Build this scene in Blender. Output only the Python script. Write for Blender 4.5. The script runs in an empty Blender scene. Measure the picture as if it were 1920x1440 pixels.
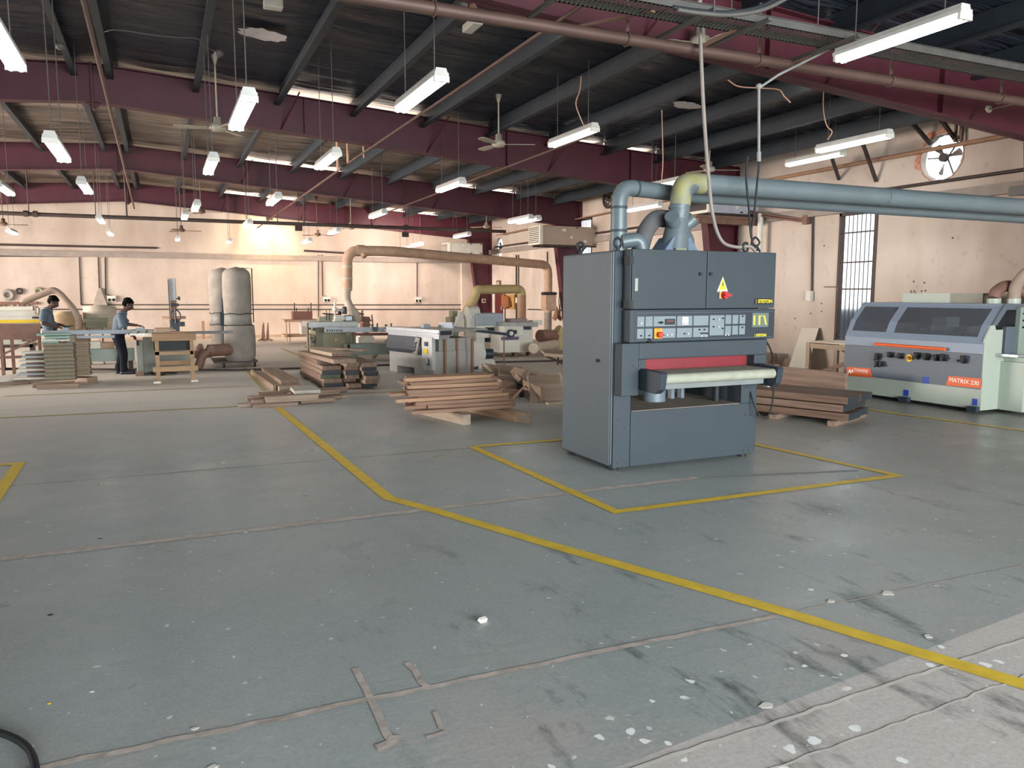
import bpy, bmesh, math, random
from mathutils import Vector, Matrix, geometry, noise
random.seed(7)
SC = bpy.context.scene
COL = SC.collection
PI = math.pi

# ---------------------------------------------------------------- camera
FPX = 1450.0; CAMH = 1.6
PITCH = math.atan((720-550)/FPX)
YAW = math.atan(660*math.cos(PITCH)/FPX)
FWD = Vector((math.sin(YAW)*math.cos(PITCH), math.cos(YAW)*math.cos(PITCH), -math.sin(PITCH)))
RGT = Vector((math.cos(YAW), -math.sin(YAW), 0))
UPV = RGT.cross(FWD)
ORI = Vector((0, 0, CAMH))
def ray(x, y): return FWD*FPX + RGT*(x-960) - UPV*(y-720)
def onZ(x, y, z=0.0):
    r = ray(x, y); return ORI + r*((z-CAMH)/r.z)
def onY(x, y, Y):
    r = ray(x, y); return ORI + r*(Y/r.y)
def onX(x, y, X):
    r = ray(x, y); return ORI + r*(X/r.x)
cd = bpy.data.cameras.new('camera'); cam = bpy.data.objects.new('camera', cd); COL.objects.link(cam)
cd.sensor_width = 36; cd.lens = 36*FPX/1920; cd.clip_end = 200
cam.matrix_world = Matrix.Translation(ORI) @ Matrix((RGT, UPV, -FWD)).transposed().to_4x4()
SC.camera = cam

# ---------------------------------------------------------------- materials
def lin(c):
    if isinstance(c, str):
        c = c.lstrip('#'); c = [int(c[i:i+2], 16)/255 for i in (0, 2, 4)]
        c = [v/12.92 if v <= .04045 else ((v+.055)/1.055)**2.4 for v in c]
    return (c[0], c[1], c[2], 1)
MATS = {}
def mat(name, color, rough=.6, metal=0, var=.12, scale=6, bump=0, stretch=None, color2=None, spec=.5, coat=0):
    if name in MATS: return MATS[name]
    m = bpy.data.materials.new(name); m.use_nodes = True; nt = m.node_tree; N = nt.nodes; L = nt.links
    p = N['Principled BSDF']; p.inputs['Roughness'].default_value = rough; p.inputs['Metallic'].default_value = metal
    p.inputs['Specular IOR Level'].default_value = spec
    p.inputs['Coat Weight'].default_value = coat
    c = lin(color)
    tc = N.new('ShaderNodeTexCoord'); mp = N.new('ShaderNodeMapping'); L.new(tc.outputs['Object'], mp.inputs[0])
    if stretch: mp.inputs['Scale'].default_value = stretch
    nz = N.new('ShaderNodeTexNoise'); nz.inputs['Scale'].default_value = scale; nz.inputs['Detail'].default_value = 5
    L.new(mp.outputs[0], nz.inputs['Vector'])
    rp = N.new('ShaderNodeValToRGB'); rp.color_ramp.elements[0].position = .3; rp.color_ramp.elements[1].position = .7
    if color2: a, b = c, lin(color2)
    else:
        a = tuple(v*(1-var) for v in c[:3])+(1,); b = tuple(min(1, v*(1+var)) for v in c[:3])+(1,)
    rp.color_ramp.elements[0].color = a; rp.color_ramp.elements[1].color = b
    L.new(nz.outputs[0], rp.inputs[0]); L.new(rp.outputs[0], p.inputs['Base Color'])
    if bump:
        bp = N.new('ShaderNodeBump'); bp.inputs['Strength'].default_value = bump; bp.inputs['Distance'].default_value = .01
        L.new(nz.outputs[0], bp.inputs['Height']); L.new(bp.outputs[0], p.inputs['Normal'])
    MATS[name] = m; return m
def emis(name, color, strength):
    if name in MATS: return MATS[name]
    m = bpy.data.materials.new(name); m.use_nodes = True; p = m.node_tree.nodes['Principled BSDF']
    p.inputs['Base Color'].default_value = lin(color); p.inputs['Emission Color'].default_value = lin(color)
    p.inputs['Emission Strength'].default_value = strength
    MATS[name] = m; return m
def wood(name, c1, c2, rough=.65, axis='x'):
    st = {'x': (.6, 9, 9), 'y': (9, .6, 9), 'z': (9, 9, .6)}[axis]
    return mat(name, c1, rough, 0, 0, 2.2, .15, st, c2, spec=.25)

# ---------------------------------------------------------------- mesh builder
INV = {}
class MB:
    def __init__(s): s.v = []; s.f = []; s.m = []; s.mats = []; s.mi = 0; s.X = Matrix.Identity(4); s.sm = []; s.smooth = False
    def use(s, m):
        if m not in s.mats: s.mats.append(m)
        s.mi = s.mats.index(m); return s
    def add(s, vs, fs, smooth=None):
        n = len(s.v); s.v += [s.X @ Vector(v) for v in vs]
        sm = s.smooth if smooth is None else smooth
        for f in fs: s.f.append([n+i for i in f]); s.m.append(s.mi); s.sm.append(sm)
        return s
    def box(s, a, b, M=None):
        x0, y0, z0 = [min(a[i], b[i]) for i in range(3)]; x1, y1, z1 = [max(a[i], b[i]) for i in range(3)]
        vs = [(x0,y0,z0),(x1,y0,z0),(x1,y1,z0),(x0,y1,z0),(x0,y0,z1),(x1,y0,z1),(x1,y1,z1),(x0,y1,z1)]
        if M: vs = [M @ Vector(v) for v in vs]
        return s.add(vs, [(0,3,2,1),(4,5,6,7),(0,1,5,4),(1,2,6,5),(2,3,7,6),(3,0,4,7)], False)
    def cbox(s, c, d, rz=0, rx=0, ry=0):
        M = Matrix.Translation(c) @ Matrix.Rotation(rz, 4, 'Z') @ Matrix.Rotation(ry, 4, 'Y') @ Matrix.Rotation(rx, 4, 'X')
        return s.box((-d[0]/2,-d[1]/2,-d[2]/2), (d[0]/2,d[1]/2,d[2]/2), M)
    def bar(s, p, q, w, h=None, up=(0,0,1)):       # rectangular bar between two points
        p, q = Vector(p), Vector(q); h = h or w; d = q-p; L = d.length; z = d.normalized(); u = Vector(up)
        if abs(z.dot(u)) > .98: u = Vector((1,0,0))
        x = u.cross(z).normalized(); y = z.cross(x)
        M = Matrix((x, y, z)).transposed().to_4x4(); M.translation = p
        return s.box((-w/2,-h/2,0), (w/2,h/2,L), M)
    def cyl(s, p, q, r, r2=None, n=16, caps=True):
        p, q = Vector(p), Vector(q); r2 = r if r2 is None else r2
        return s.tube([p, q], [r, r2], n, caps)
    def tube(s, pts, r, n=12, caps=True, closed=False):
        pts = [Vector(p) for p in pts]; rs = r if isinstance(r, (list, tuple)) else [r]*len(pts)
        vs = []; fs = []; u = None; K = len(pts)
        for i, p in enumerate(pts):
            if closed: t = (pts[(i+1) % K]-pts[i-1])
            else: t = (pts[min(i+1, K-1)]-pts[max(i-1, 0)])
            t.normalize()
            if u is None: u = t.orthogonal().normalized()
            u = (u - t*u.dot(t))
            if u.length < 1e-6: u = t.orthogonal()
            u.normalize(); w = t.cross(u)
            for k in range(n):
                a = 2*PI*k/n; vs.append(p+(u*math.cos(a)+w*math.sin(a))*rs[i])
        for i in range(K if closed else K-1):
            j = (i+1) % K
            for k in range(n): fs.append((i*n+k, i*n+(k+1) % n, j*n+(k+1) % n, j*n+k))
        s.add(vs, fs, True)
        if caps and not closed:
            s.add(vs[:n], [tuple(range(n))[::-1]], False); s.add(vs[-n:], [tuple(range(n))], False)
        return s
    def sph(s, c, r, n=12, m=8):
        r = (r, r, r) if isinstance(r, (int, float)) else r
        vs = [(c[0], c[1], c[2]+r[2])]; fs = []
        for i in range(1, m):
            t = PI*i/m
            for k in range(n):
                a = 2*PI*k/n; vs.append((c[0]+r[0]*math.sin(t)*math.cos(a), c[1]+r[1]*math.sin(t)*math.sin(a), c[2]+r[2]*math.cos(t)))
        vs.append((c[0], c[1], c[2]-r[2]))
        for k in range(n): fs.append((0, 1+k, 1+(k+1) % n))
        for i in range(m-2):
            for k in range(n): fs.append((1+i*n+k, 1+(i+1)*n+k, 1+(i+1)*n+(k+1) % n, 1+i*n+(k+1) % n))
        b = len(vs)-1
        for k in range(n): fs.append((b, 1+(m-2)*n+(k+1) % n, 1+(m-2)*n+k))
        return s.add(vs, fs, True)
    def cap(s, p, q, r, r2=None):                  # rounded limb
        r2 = r if r2 is None else r2
        s.cyl(p, q, r, r2, 14, False); s.sph(p, r, 14, 8); return s.sph(q, r2, 14, 8)
    def prism(s, poly, vec, smooth=False):         # planar 3-D polygon swept along vec
        poly = [Vector(p) for p in poly]; vec = Vector(vec); n = len(poly)
        vs = poly+[p+vec for p in poly]
        fs = [tuple(range(n))[::-1], tuple(range(n, 2*n))]+[(i, (i+1) % n, n+(i+1) % n, n+i) for i in range(n)]
        return s.add(vs, fs, smooth)
    def lathe(s, prof, c=(0,0,0), n=24, axis='z'):
        vs = []; fs = []
        for r, h in prof:
            for k in range(n):
                a = 2*PI*k/n; x, y = r*math.cos(a), r*math.sin(a)
                v = (x, y, h) if axis == 'z' else ((h, x, y) if axis == 'x' else (x, h, y))
                vs.append((c[0]+v[0], c[1]+v[1], c[2]+v[2]))
        for i in range(len(prof)-1):
            for k in range(n): fs.append((i*n+k, i*n+(k+1) % n, (i+1)*n+(k+1) % n, (i+1)*n+k))
        s.add(vs, fs, True)
        s.add(vs[:n], [tuple(range(n))[::-1]], False); return s.add(vs[-n:], [tuple(range(n))], False)
    def B(s, x0, y0, x1, y1, Y, d, z0=None):       # box whose front lies in the plane Y
        a = onY(x0, y0, Y); b = onY(x1, y1, Y)
        return s.box((a.x, Y, a.z), (b.x, Y+d, b.z if z0 is None else z0))
    def build(s, name, m=None, parent=None, bevel=0, kind=None, label=None, remesh=0, smooth_it=0, subsurf=0):
        me = bpy.data.meshes.new(name)
        M = INV[parent.name] if parent else Matrix.Identity(4)
        me.from_pydata([M @ v for v in s.v], [], s.f)
        if m: me.materials.append(m)
        else:
            for q in s.mats: me.materials.append(q)
            me.polygons.foreach_set('material_index', s.m)
        me.polygons.foreach_set('use_smooth', s.sm)
        me.validate(); me.update()
        bm = bmesh.new(); bm.from_mesh(me); bmesh.ops.recalc_face_normals(bm, faces=bm.faces); bm.to_mesh(me); bm.free()
        o = bpy.data.objects.new(name, me); COL.objects.link(o)
        if parent: o.parent = parent; INV[o.name] = INV[parent.name]
        else: INV[o.name] = Matrix.Identity(4)
        if bevel:
            b = o.modifiers.new('bevel', 'BEVEL'); b.width = bevel; b.segments = 2; b.limit_method = 'ANGLE'; b.angle_limit = .6
        if remesh:
            r = o.modifiers.new('remesh', 'REMESH'); r.mode = 'VOXEL'; r.voxel_size = remesh; r.use_smooth_shade = True
            if smooth_it:
                q = o.modifiers.new('smooth', 'SMOOTH'); q.factor = .5; q.iterations = smooth_it
        if kind: o['kind'] = kind
        if label: o['label'] = label
        return o
def thing(name, label, cat, loc=(0,0,0), rz=0, group=None):
    o = bpy.data.objects.new(name, None); COL.objects.link(o); o.location = loc; o.rotation_euler = (0, 0, rz)
    o.empty_display_size = .1
    o['label'] = label; o['category'] = cat
    if group: o['group'] = group
    INV[o.name] = (Matrix.Translation(Vector(loc)) @ Matrix.Rotation(rz, 4, 'Z')).inverted()
    return o
def solo(mb, name, label, cat, loc, m=None, rz=0, group=None, **kw):   # a thing that is one mesh, its origin at loc
    M = Matrix.Translation(Vector(loc)) @ Matrix.Rotation(rz, 4, 'Z')
    Mi = M.inverted(); mb.v = [Mi @ v for v in mb.v]
    o = mb.build(name, m, None, **kw); o.location = loc; o.rotation_euler = (0, 0, rz)
    o['label'] = label; o['category'] = cat
    if group: o['group'] = group
    INV[o.name] = Mi
    return o
def copy_tree(o, parent=None):
    c = o.copy(); COL.objects.link(c)
    if parent: c.parent = parent
    for ch in [x for x in SC.objects if x.parent == o]: copy_tree(ch, c)
    return c
def spline(pts, k=8):
    pts = [Vector(p) for p in pts]; out = []
    P = [pts[0]*2-pts[1]]+pts+[pts[-1]*2-pts[-2]]
    for i in range(1, len(P)-2):
        a, b, c, d = P[i-1:i+3]
        for j in range(k):
            t = j/k
            out.append(.5*((2*b)+(c-a)*t+(2*a-5*b+4*c-d)*t*t+(3*b-a-3*c+d)*t**3))
    out.append(pts[-1]); return out
def text(body, size, M, m, name, parent, depth=.001, align='CENTER', bold=0):
    cu = bpy.data.curves.new(name, 'FONT'); cu.body = body; cu.size = size; cu.extrude = depth; cu.align_x = align; cu.align_y = 'CENTER'
    cu.offset = bold
    t = bpy.data.objects.new(name+'_c', cu); COL.objects.link(t)
    dg = bpy.context.evaluated_depsgraph_get(); me = bpy.data.meshes.new_from_object(t.evaluated_get(dg))
    bpy.data.objects.remove(t); bpy.data.curves.remove(cu)
    Mi = INV[parent.name] @ M
    me.transform(Mi); me.materials.clear(); me.materials.append(m)
    o = bpy.data.objects.new(name, me); COL.objects.link(o); o.parent = parent; INV[o.name] = INV[parent.name]
    return o
def faceM(c, right=(1,0,0), up=(0,0,1)):           # frame for writing on a surface
    r = Vector(right).normalized(); u = Vector(up).normalized(); n = r.cross(u)
    M = Matrix((r, u, n)).transposed().to_4x4(); M.translation = Vector(c); return M

ZROOF = lambda X: 5.10-.059*abs(X+.8)              # top of the rafters
ZBOT = lambda X: 4.54-.075*abs(X+.8)
RY = [-0.2, 6.95, 14.0, 21.1, 28.2]
XR, XL, YB, YF = 11.85, -13.4, 29.6, -7.5
XRIDGE = -.8

# common materials
M_steelred = mat('red_oxide_steel', '#4a1825', .55, 0, .18, 3)
M_purlin = mat('grey_purlin_steel', '#282f35', .6, .1, .15, 3)
M_plaster = None
M_grey = mat('machine_grey_enamel', '#3d454b', .5, 0, .05, 2.5, spec=.25)
M_grey2 = mat('machine_grey_light', '#717d86', .4, 0, .05, 3)
M_dark = mat('dark_slate_plastic', '#2c3640', .45)
M_black = mat('black_rubber', '#15171a', .6)
M_steel = mat('brushed_steel', '#9aa0a4', .35, .7, .1, 8)
M_cast = mat('cast_iron_top', '#a7aaa6', .4, .4, .1, 8)
M_alu = mat('aluminium', '#b7bcc0', .35, .6, .06, 8)
M_wtext = mat('sign_white', '#f6f4ee', .5, 0, .01)
M_white = mat('cream_white_enamel', '#d8d4c8', .45, 0, .06, 4)
M_offwhite = mat('off_white_paint', '#c9c6bb', .55, 0, .06, 4)
M_yellow = mat('yellow_plastic', '#e0bd1c', .45, 0, .05)
M_red = mat('red_plastic', '#b02028', .4, 0, .05)
M_orange = mat('orange_paint', '#e0602a', .45, 0, .04)
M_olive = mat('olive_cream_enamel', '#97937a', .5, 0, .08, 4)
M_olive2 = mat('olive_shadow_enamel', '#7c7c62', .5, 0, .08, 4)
M_greengrey = mat('green_grey_enamel', '#87938a', .5, 0, .1, 4)
M_dwarm = mat('dusty_tan_duct', '#978373', .7, 0, .1, 6)
M_dustyblue = mat('dusty_blue_grey', '#9ca7ae', .55, 0, .08, 5)
M_cloth = mat('dusty_filter_cloth', '#938b81', .95, 0, .14, 5, .5, spec=.1)
M_pipebrown = mat('dusty_brown_pipe', '#7a5a4c', .6, 0, .15, 6)
M_pipeorange = mat('dusty_orange_pipe', '#a27a5e', .6, 0, .12, 6)
M_ductbeige = mat('beige_duct_dust', '#b8987f', .75, 0, .12, 6, spec=.2)
M_ductwhite = mat('pale_flexible_duct', '#b5a896', .7, 0, .1, 8)
M_ductyellow = mat('yellowed_duct', '#b5a070', .65, 0, .12, 6)
M_ductblue = mat('blue_grey_duct', '#667276', .4, .1, .08, 3)
M_darkpipe = mat('dark_iron_pipe', '#433834', .6, .2, .15, 5)
M_tube = emis('fluorescent_tube', '#f4fbff', 8.0)
M_wire = mat('thin_grey_wire', '#54504e', .6)
M_wirel = mat('thin_pale_wire', '#c79a80', .6)
M_wA = wood('brown_board_a', '#84705f', '#a08b79')
M_wB = wood('brown_board_b', '#766052', '#927a6a')
M_wC = wood('pale_board', '#a3917d', '#b8a58f')
M_wY = wood('brown_board_long', '#8a6d5d', '#a58876', axis='y')
M_wYb = wood('brown_board_long_dark', '#7a5f52', '#927565', axis='y')
M_red_wood = wood('reddish_batten', '#836350', '#a68670')
M_red_wood2 = wood('pale_batten', '#a17d62', '#c19c7c')
M_bench = wood('bench_timber', '#987b5c', '#b39270', axis='x')
M_end = mat('dark_sealed_end', '#2c3338', .6, 0, .2, 12)
M_endg = mat('green_marked_end', '#5a6440', .6, 0, .3, 10, color2='#39453c')
M_cream = mat('cream_laminate', '#ddd6c4', .5, 0, .04, 4)
M_skin = mat('brown_skin', '#4e342a', .5, 0, .08, 10)
M_hair = mat('black_hair', '#0b0909', .95, 0, .2, 40, .3, spec=.1)
M_shirt = mat('grey_blue_polo_cloth', '#58636c', .9, 0, .08, 12, .3, spec=.1)
M_trouser = mat('dark_navy_trouser_cloth', '#191b22', .9, 0, .12, 12, .3, spec=.1)
# ================================================================ room shell
def floor_material():
    m = bpy.data.materials.new('worn_painted_concrete'); m.use_nodes = True; nt = m.node_tree; N = nt.nodes; L = nt.links
    p = N['Principled BSDF']
    geo = N.new('ShaderNodeNewGeometry'); pos = geo.outputs['Position']
    def nz(scale, det=6, st=None, rough=.6):
        n = N.new('ShaderNodeTexNoise'); n.inputs['Scale'].default_value = scale; n.inputs['Detail'].default_value = det; n.inputs['Roughness'].default_value = rough
        if st:
            mp = N.new('ShaderNodeMapping'); mp.inputs['Scale'].default_value = st[:3]
            if len(st) > 3: mp.inputs['Rotation'].default_value = (0, 0, st[3])
            L.new(pos, mp.inputs[0]); L.new(mp.outputs[0], n.inputs['Vector'])
        else: L.new(pos, n.inputs['Vector'])
        return n.outputs[0]
    def ramp(src, a, b, ca=(0,0,0,1), cb=(1,1,1,1)):
        r = N.new('ShaderNodeValToRGB'); r.color_ramp.elements[0].position = a; r.color_ramp.elements[1].position = b
        r.color_ramp.elements[0].color = ca; r.color_ramp.elements[1].color = cb; L.new(src, r.inputs[0]); return r.outputs[0]
    def mix(f, a, b, mode='MIX'):
        x = N.new('ShaderNodeMix'); x.data_type = 'RGBA'; x.blend_type = mode
        if isinstance(f, (int, float)): x.inputs[0].default_value = f
        else: L.new(f, x.inputs[0])
        for s_, v in ((6, a), (7, b)):
            if isinstance(v, tuple): x.inputs[s_].default_value = v
            else: L.new(v, x.inputs[s_])
        return x.outputs[2]
    def math_(op, a, b=None, clamp=False):
        x = N.new('ShaderNodeMath'); x.operation = op; x.use_clamp = clamp
        for i, v in enumerate((a, b)):
            if v is None: continue
            if isinstance(v, (int, float)): x.inputs[i].default_value = v
            else: L.new(v, x.inputs[i])
        return x.outputs[0]
    sep = N.new('ShaderNodeSeparateXYZ'); L.new(pos, sep.inputs[0])
    X, Y = sep.outputs[0], sep.outputs[1]
    base = mix(ramp(nz(.55), .3, .7), lin('#9ba3a0'), lin('#a7aeaa'))
    base = mix(math_('MULTIPLY', ramp(nz(3.3), .5, .85), .35), base, lin('#b0b1a9'))
    base = mix(math_('MULTIPLY', ramp(nz(9, 8), .45, .85), .2), base, lin('#6c7473'))
    # saw dust behind the yellow line, spread nearer to paint the mid-floor brighter
    wob = math_('MULTIPLY', nz(.5), 2.5)
    dust = math_('DIVIDE', math_('SUBTRACT', math_('ADD', Y, wob), 9.6), 4.6, True)
    base = mix(math_('MULTIPLY', dust, .88), base, lin('#dad2c6'))
    dustr = math_('DIVIDE', math_('SUBTRACT', math_('ADD', X, wob), 5.6), 3.5, True)
    base = mix(math_('MULTIPLY', dustr, .45), base, lin('#93887b'))
    # pinkish dusty worn patches near the entrance
    near = math_('DIVIDE', math_('SUBTRACT', 3.3, Y), 1.0, True)
    patch = math_('MULTIPLY', near, ramp(nz(1.3, 8), .45, .62))
    base = mix(math_('MULTIPLY', patch, .62), base, lin('#b8aca6'))
    # newer pale screed right in front
    scr = math_('MULTIPLY', math_('GREATER_THAN', math_('ADD', math_('MULTIPLY', X, .10), math_('SUBTRACT', 1.96, Y)), 0), math_('DIVIDE', math_('SUBTRACT', X, .9), .7, True))
    base = mix(math_('MULTIPLY', scr, .78), base, lin('#cfc5be'))
    # dark scuffs running with the trucks
    sc = ramp(nz(2.6, 9, (1, .35, 1, .6), .7), .56, .66)
    zone = math_('MULTIPLY', math_('DIVIDE', math_('SUBTRACT', 5.2, Y), 1.5, True), math_('DIVIDE', math_('SUBTRACT', X, .2), 1.2, True))
    base = mix(math_('MULTIPLY', math_('MULTIPLY', sc, zone), .7), base, lin('#30363a'))
    # hairline pale scratches
    sl = ramp(nz(5, 3, (.3, 8, 1, .9)), .68, .74)
    base = mix(math_('MULTIPLY', math_('MULTIPLY', sl, zone), .2), base, lin('#a8a8a4'))
    grain = ramp(nz(55, 4), .42, .68)
    base = mix(math_('MULTIPLY', grain, .22), base, lin('#5d6362'))
    grain2 = ramp(nz(31, 6), .55, .72)
    base = mix(math_('MULTIPLY', grain2, .22), base, lin('#c8c8c2'))
    # splashes of white paint
    vo = N.new('ShaderNodeTexVoronoi'); vo.voronoi_dimensions = '2D'; vo.inputs['Scale'].default_value = 9; vo.inputs['Randomness'].default_value = 1
    dpos = N.new('ShaderNodeVectorMath'); dpos.operation = 'ADD'; L.new(pos, dpos.inputs[0])
    n3 = N.new('ShaderNodeTexNoise'); n3.inputs['Scale'].default_value = 14; L.new(pos, n3.inputs['Vector'])
    sv = N.new('ShaderNodeVectorMath'); sv.operation = 'SCALE'; sv.inputs[3].default_value = .07; L.new(n3.outputs['Color'], sv.inputs[0]); L.new(sv.outputs[0], dpos.inputs[1])
    L.new(dpos.outputs[0], vo.inputs['Vector'])
    vs = N.new('ShaderNodeSeparateColor'); L.new(vo.outputs['Color'], vs.inputs[0])
    size = math_('MULTIPLY', vs.outputs[0], .22)
    pick = math_('GREATER_THAN', vs.outputs[1], .55)
    spot = math_('MULTIPLY', math_('LESS_THAN', vo.outputs['Distance'], size), pick)
    zs = math_('MULTIPLY', math_('MULTIPLY', math_('GREATER_THAN', math_('ADD', X, math_('MULTIPLY', nz(2), .8)), 1.5), math_('LESS_THAN', math_('ADD', Y, math_('MULTIPLY', nz(1.6), 1.6)), 3.25)), ramp(nz(1.1, 2), .44, .5))
    base = mix(math_('MULTIPLY', spot, zs), base, lin('#f2f2ee'))
    v2 = N.new('ShaderNodeTexVoronoi'); v2.voronoi_dimensions = '2D'; v2.inputs['Scale'].default_value = 7; L.new(dpos.outputs[0], v2.inputs['Vector'])
    s2 = N.new('ShaderNodeSeparateColor'); L.new(v2.outputs['Color'], s2.inputs[0])
    fl2 = math_('MULTIPLY', math_('LESS_THAN', v2.outputs['Distance'], math_('MULTIPLY', s2.outputs[0], .075)), math_('MULTIPLY', math_('GREATER_THAN', s2.outputs[1], .6), math_('LESS_THAN', Y, 6.5)))
    base = mix(math_('MULTIPLY', fl2, .8), base, lin('#dededa'))
    L.new(base, p.inputs['Base Color'])
    rr = ramp(nz(1.6, 6), .35, .7, (.27,)*3+(1,), (.46,)*3+(1,))
    rd = mix(dust, rr, (.62, .62, .62, 1))
    rd = mix(scr, rd, (.6, .6, .6, 1))
    L.new(rd, p.inputs['Roughness'])
    p.inputs['Specular IOR Level'].default_value = .45
    bp = N.new('ShaderNodeBump'); bp.inputs['Strength'].default_value = .25; bp.inputs['Distance'].default_value = .006
    L.new(nz(18, 8), bp.inputs['Height']); L.new(bp.outputs[0], p.inputs['Normal'])
    return m
def wall_material():
    m = bpy.data.materials.new('pale_plaster'); m.use_nodes = True; nt = m.node_tree; N = nt.nodes; L = nt.links
    p = N['Principled BSDF']; p.inputs['Roughness'].default_value = .85; p.inputs['Specular IOR Level'].default_value = .2
    geo = N.new('ShaderNodeNewGeometry')
    def nz(scale, det, st):
        n = N.new('ShaderNodeTexNoise'); n.inputs['Scale'].default_value = scale; n.inputs['Detail'].default_value = det
        mp = N.new('ShaderNodeMapping'); mp.inputs['Scale'].default_value = st; L.new(geo.outputs['Position'], mp.inputs[0]); L.new(mp.outputs[0], n.inputs['Vector']); return n.outputs[0]
    def ramp(s_, a, b, ca, cb):
        r = N.new('ShaderNodeValToRGB'); r.color_ramp.elements[0].position = a; r.color_ramp.elements[1].position = b
        r.color_ramp.elements[0].color = ca; r.color_ramp.elements[1].color = cb; L.new(s_, r.inputs[0]); return r.outputs[0]
    def mul(a, b, f=1.0):
        x = N.new('ShaderNodeMix'); x.data_type = 'RGBA'; x.blend_type = 'MULTIPLY'; x.inputs[0].default_value = f; L.new(a, x.inputs[6]); L.new(b, x.inputs[7]); return x.outputs[2]
    c = ramp(nz(.7, 6, (1, 1, 1)), .3, .7, lin('#c0b0a2'), lin('#d3c5b7'))
    st = ramp(nz(1.5, 5, (1.2, 1.2, .35)), .42, .7, (1, 1, 1, 1), (.72, .66, .62, 1))
    c = mul(c, st, .55)
    pk = ramp(nz(5, 8, (1, 1, 1)), .62, .7, (1, 1, 1, 1), (.7, .62, .56, 1))
    c = mul(c, pk, .4)
    L.new(c, p.inputs['Base Color'])
    bp = N.new('ShaderNodeBump'); bp.inputs['Strength'].default_value = .3; bp.inputs['Distance'].default_value = .01
    L.new(nz(4, 8, (1, 1, 1)), bp.inputs['Height']); L.new(bp.outputs[0], p.inputs['Normal'])
    return m
def foil_material():
    m = bpy.data.materials.new('dusty_foil_insulation'); m.use_nodes = True; nt = m.node_tree; N = nt.nodes; L = nt.links
    p = N['Principled BSDF']; p.inputs['Roughness'].default_value = .36; p.inputs['Metallic'].default_value = .6
    geo = N.new('ShaderNodeNewGeometry')
    mp = N.new('ShaderNodeMapping'); mp.inputs['Scale'].default_value = (.3, 3.2, 1); L.new(geo.outputs['Position'], mp.inputs[0])
    n = N.new('ShaderNodeTexNoise'); n.inputs['Scale'].default_value = 1.6; n.inputs['Detail'].default_value = 5; n.inputs['Distortion'].default_value = .8; L.new(mp.outputs[0], n.inputs['Vector'])
    r = N.new('ShaderNodeValToRGB'); r.color_ramp.elements[0].position = .25; r.color_ramp.elements[1].position = .75
    r.color_ramp.elements[0].color = lin('#4c4742'); r.color_ramp.elements[1].color = lin('#c6bbb0'); L.new(n.outputs[0], r.inputs[0])
    # near bays: dull lining, roof shade put into its dark colour; bare foil beyond
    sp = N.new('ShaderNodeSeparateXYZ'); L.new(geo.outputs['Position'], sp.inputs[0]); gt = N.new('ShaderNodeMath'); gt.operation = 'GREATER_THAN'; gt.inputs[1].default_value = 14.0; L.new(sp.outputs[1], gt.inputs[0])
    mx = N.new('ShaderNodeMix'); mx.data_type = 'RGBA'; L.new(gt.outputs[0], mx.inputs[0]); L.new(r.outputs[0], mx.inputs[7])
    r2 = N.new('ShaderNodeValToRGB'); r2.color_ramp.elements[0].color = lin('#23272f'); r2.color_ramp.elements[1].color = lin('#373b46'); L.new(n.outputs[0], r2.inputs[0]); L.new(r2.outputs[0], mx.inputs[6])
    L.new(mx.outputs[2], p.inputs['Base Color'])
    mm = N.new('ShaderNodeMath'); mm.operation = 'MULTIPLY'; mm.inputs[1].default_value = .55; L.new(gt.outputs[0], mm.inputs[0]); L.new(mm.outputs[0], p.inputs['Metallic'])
    bp = N.new('ShaderNodeBump'); bp.inputs['Strength'].default_value = 1.0; bp.inputs['Distance'].default_value = .13
    L.new(n.outputs[0], bp.inputs['Height']); L.new(bp.outputs[0], p.inputs['Normal'])
    return m
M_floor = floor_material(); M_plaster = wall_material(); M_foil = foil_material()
def struct(name, mb, m=None, **kw): return mb.build(name, m, None, kind='structure', **kw)

fb = MB(); fb.box((XL-.3, YF-1, -.2), (XR+.3, YB+.3, 0)); floor = struct('floor', fb, M_floor)
gb = MB(); gb.box((-60, -60, -.4), (80, 90, -.21)); 
M_yline = mat('worn_yellow_floor_paint', '#dcba38', .5, 0, .12, 9)
M_ylinef = mat('dusty_yellow_floor_paint', '#b5a468', .7, 0, .15, 9)
M_joint = mat('dusty_joint_filler', '#b3a79d', .85, 0, .2, 14, .5)
M_dkline = mat('black_cable_strip', '#2a2622', .7)
def strip(pts, w, name, m, z=.004):
    mb = MB(); pts = [Vector((p[0], p[1], 0)) for p in pts]; L_ = []; R_ = []
    for i, p in enumerate(pts):
        d0 = (pts[i]-pts[i-1]).normalized() if i else None; d1 = (pts[i+1]-pts[i]).normalized() if i < len(pts)-1 else None
        d = ((d0 or d1)+(d1 or d0)).normalized(); nrm = Vector((-d.y, d.x, 0)); k = 1
        if d0 is not None and d1 is not None: k = 1/max(.5, nrm.dot(Vector((-d0.y, d0.x, 0))))
        L_.append(p+nrm*w/2*k); R_.append(p-nrm*w/2*k)
    n = len(pts); vs = [v+Vector((0,0,z)) for v in L_+R_]
    mb.add(vs, [(i, i+1, n+i+1, n+i) for i in range(n-1)])
    return mb.build(name, m, floor)
strip([(1.43, 11.2), (1.56, 5.80), (1.77, 5.336), (2.15, 4.38)], .1, 'yellow_line', M_yline)
strip([(2.15, 4.38), (2.80, 2.83), (3.16, 1.88), (3.33, 1.2)], .1, 'yellow_line', M_yline)
strip([(2.904, 7.443), (2.984, 4.74), (5.86, 4.69), (5.6, 7.32), (2.95, 7.44)], .085, 'yellow_line', M_yline)
strip([(8.95, 9.6), (8.886, 7.198), (9.14, 5.666), (9.3, 4.0)], .08, 'yellow_line', M_yline)
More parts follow.
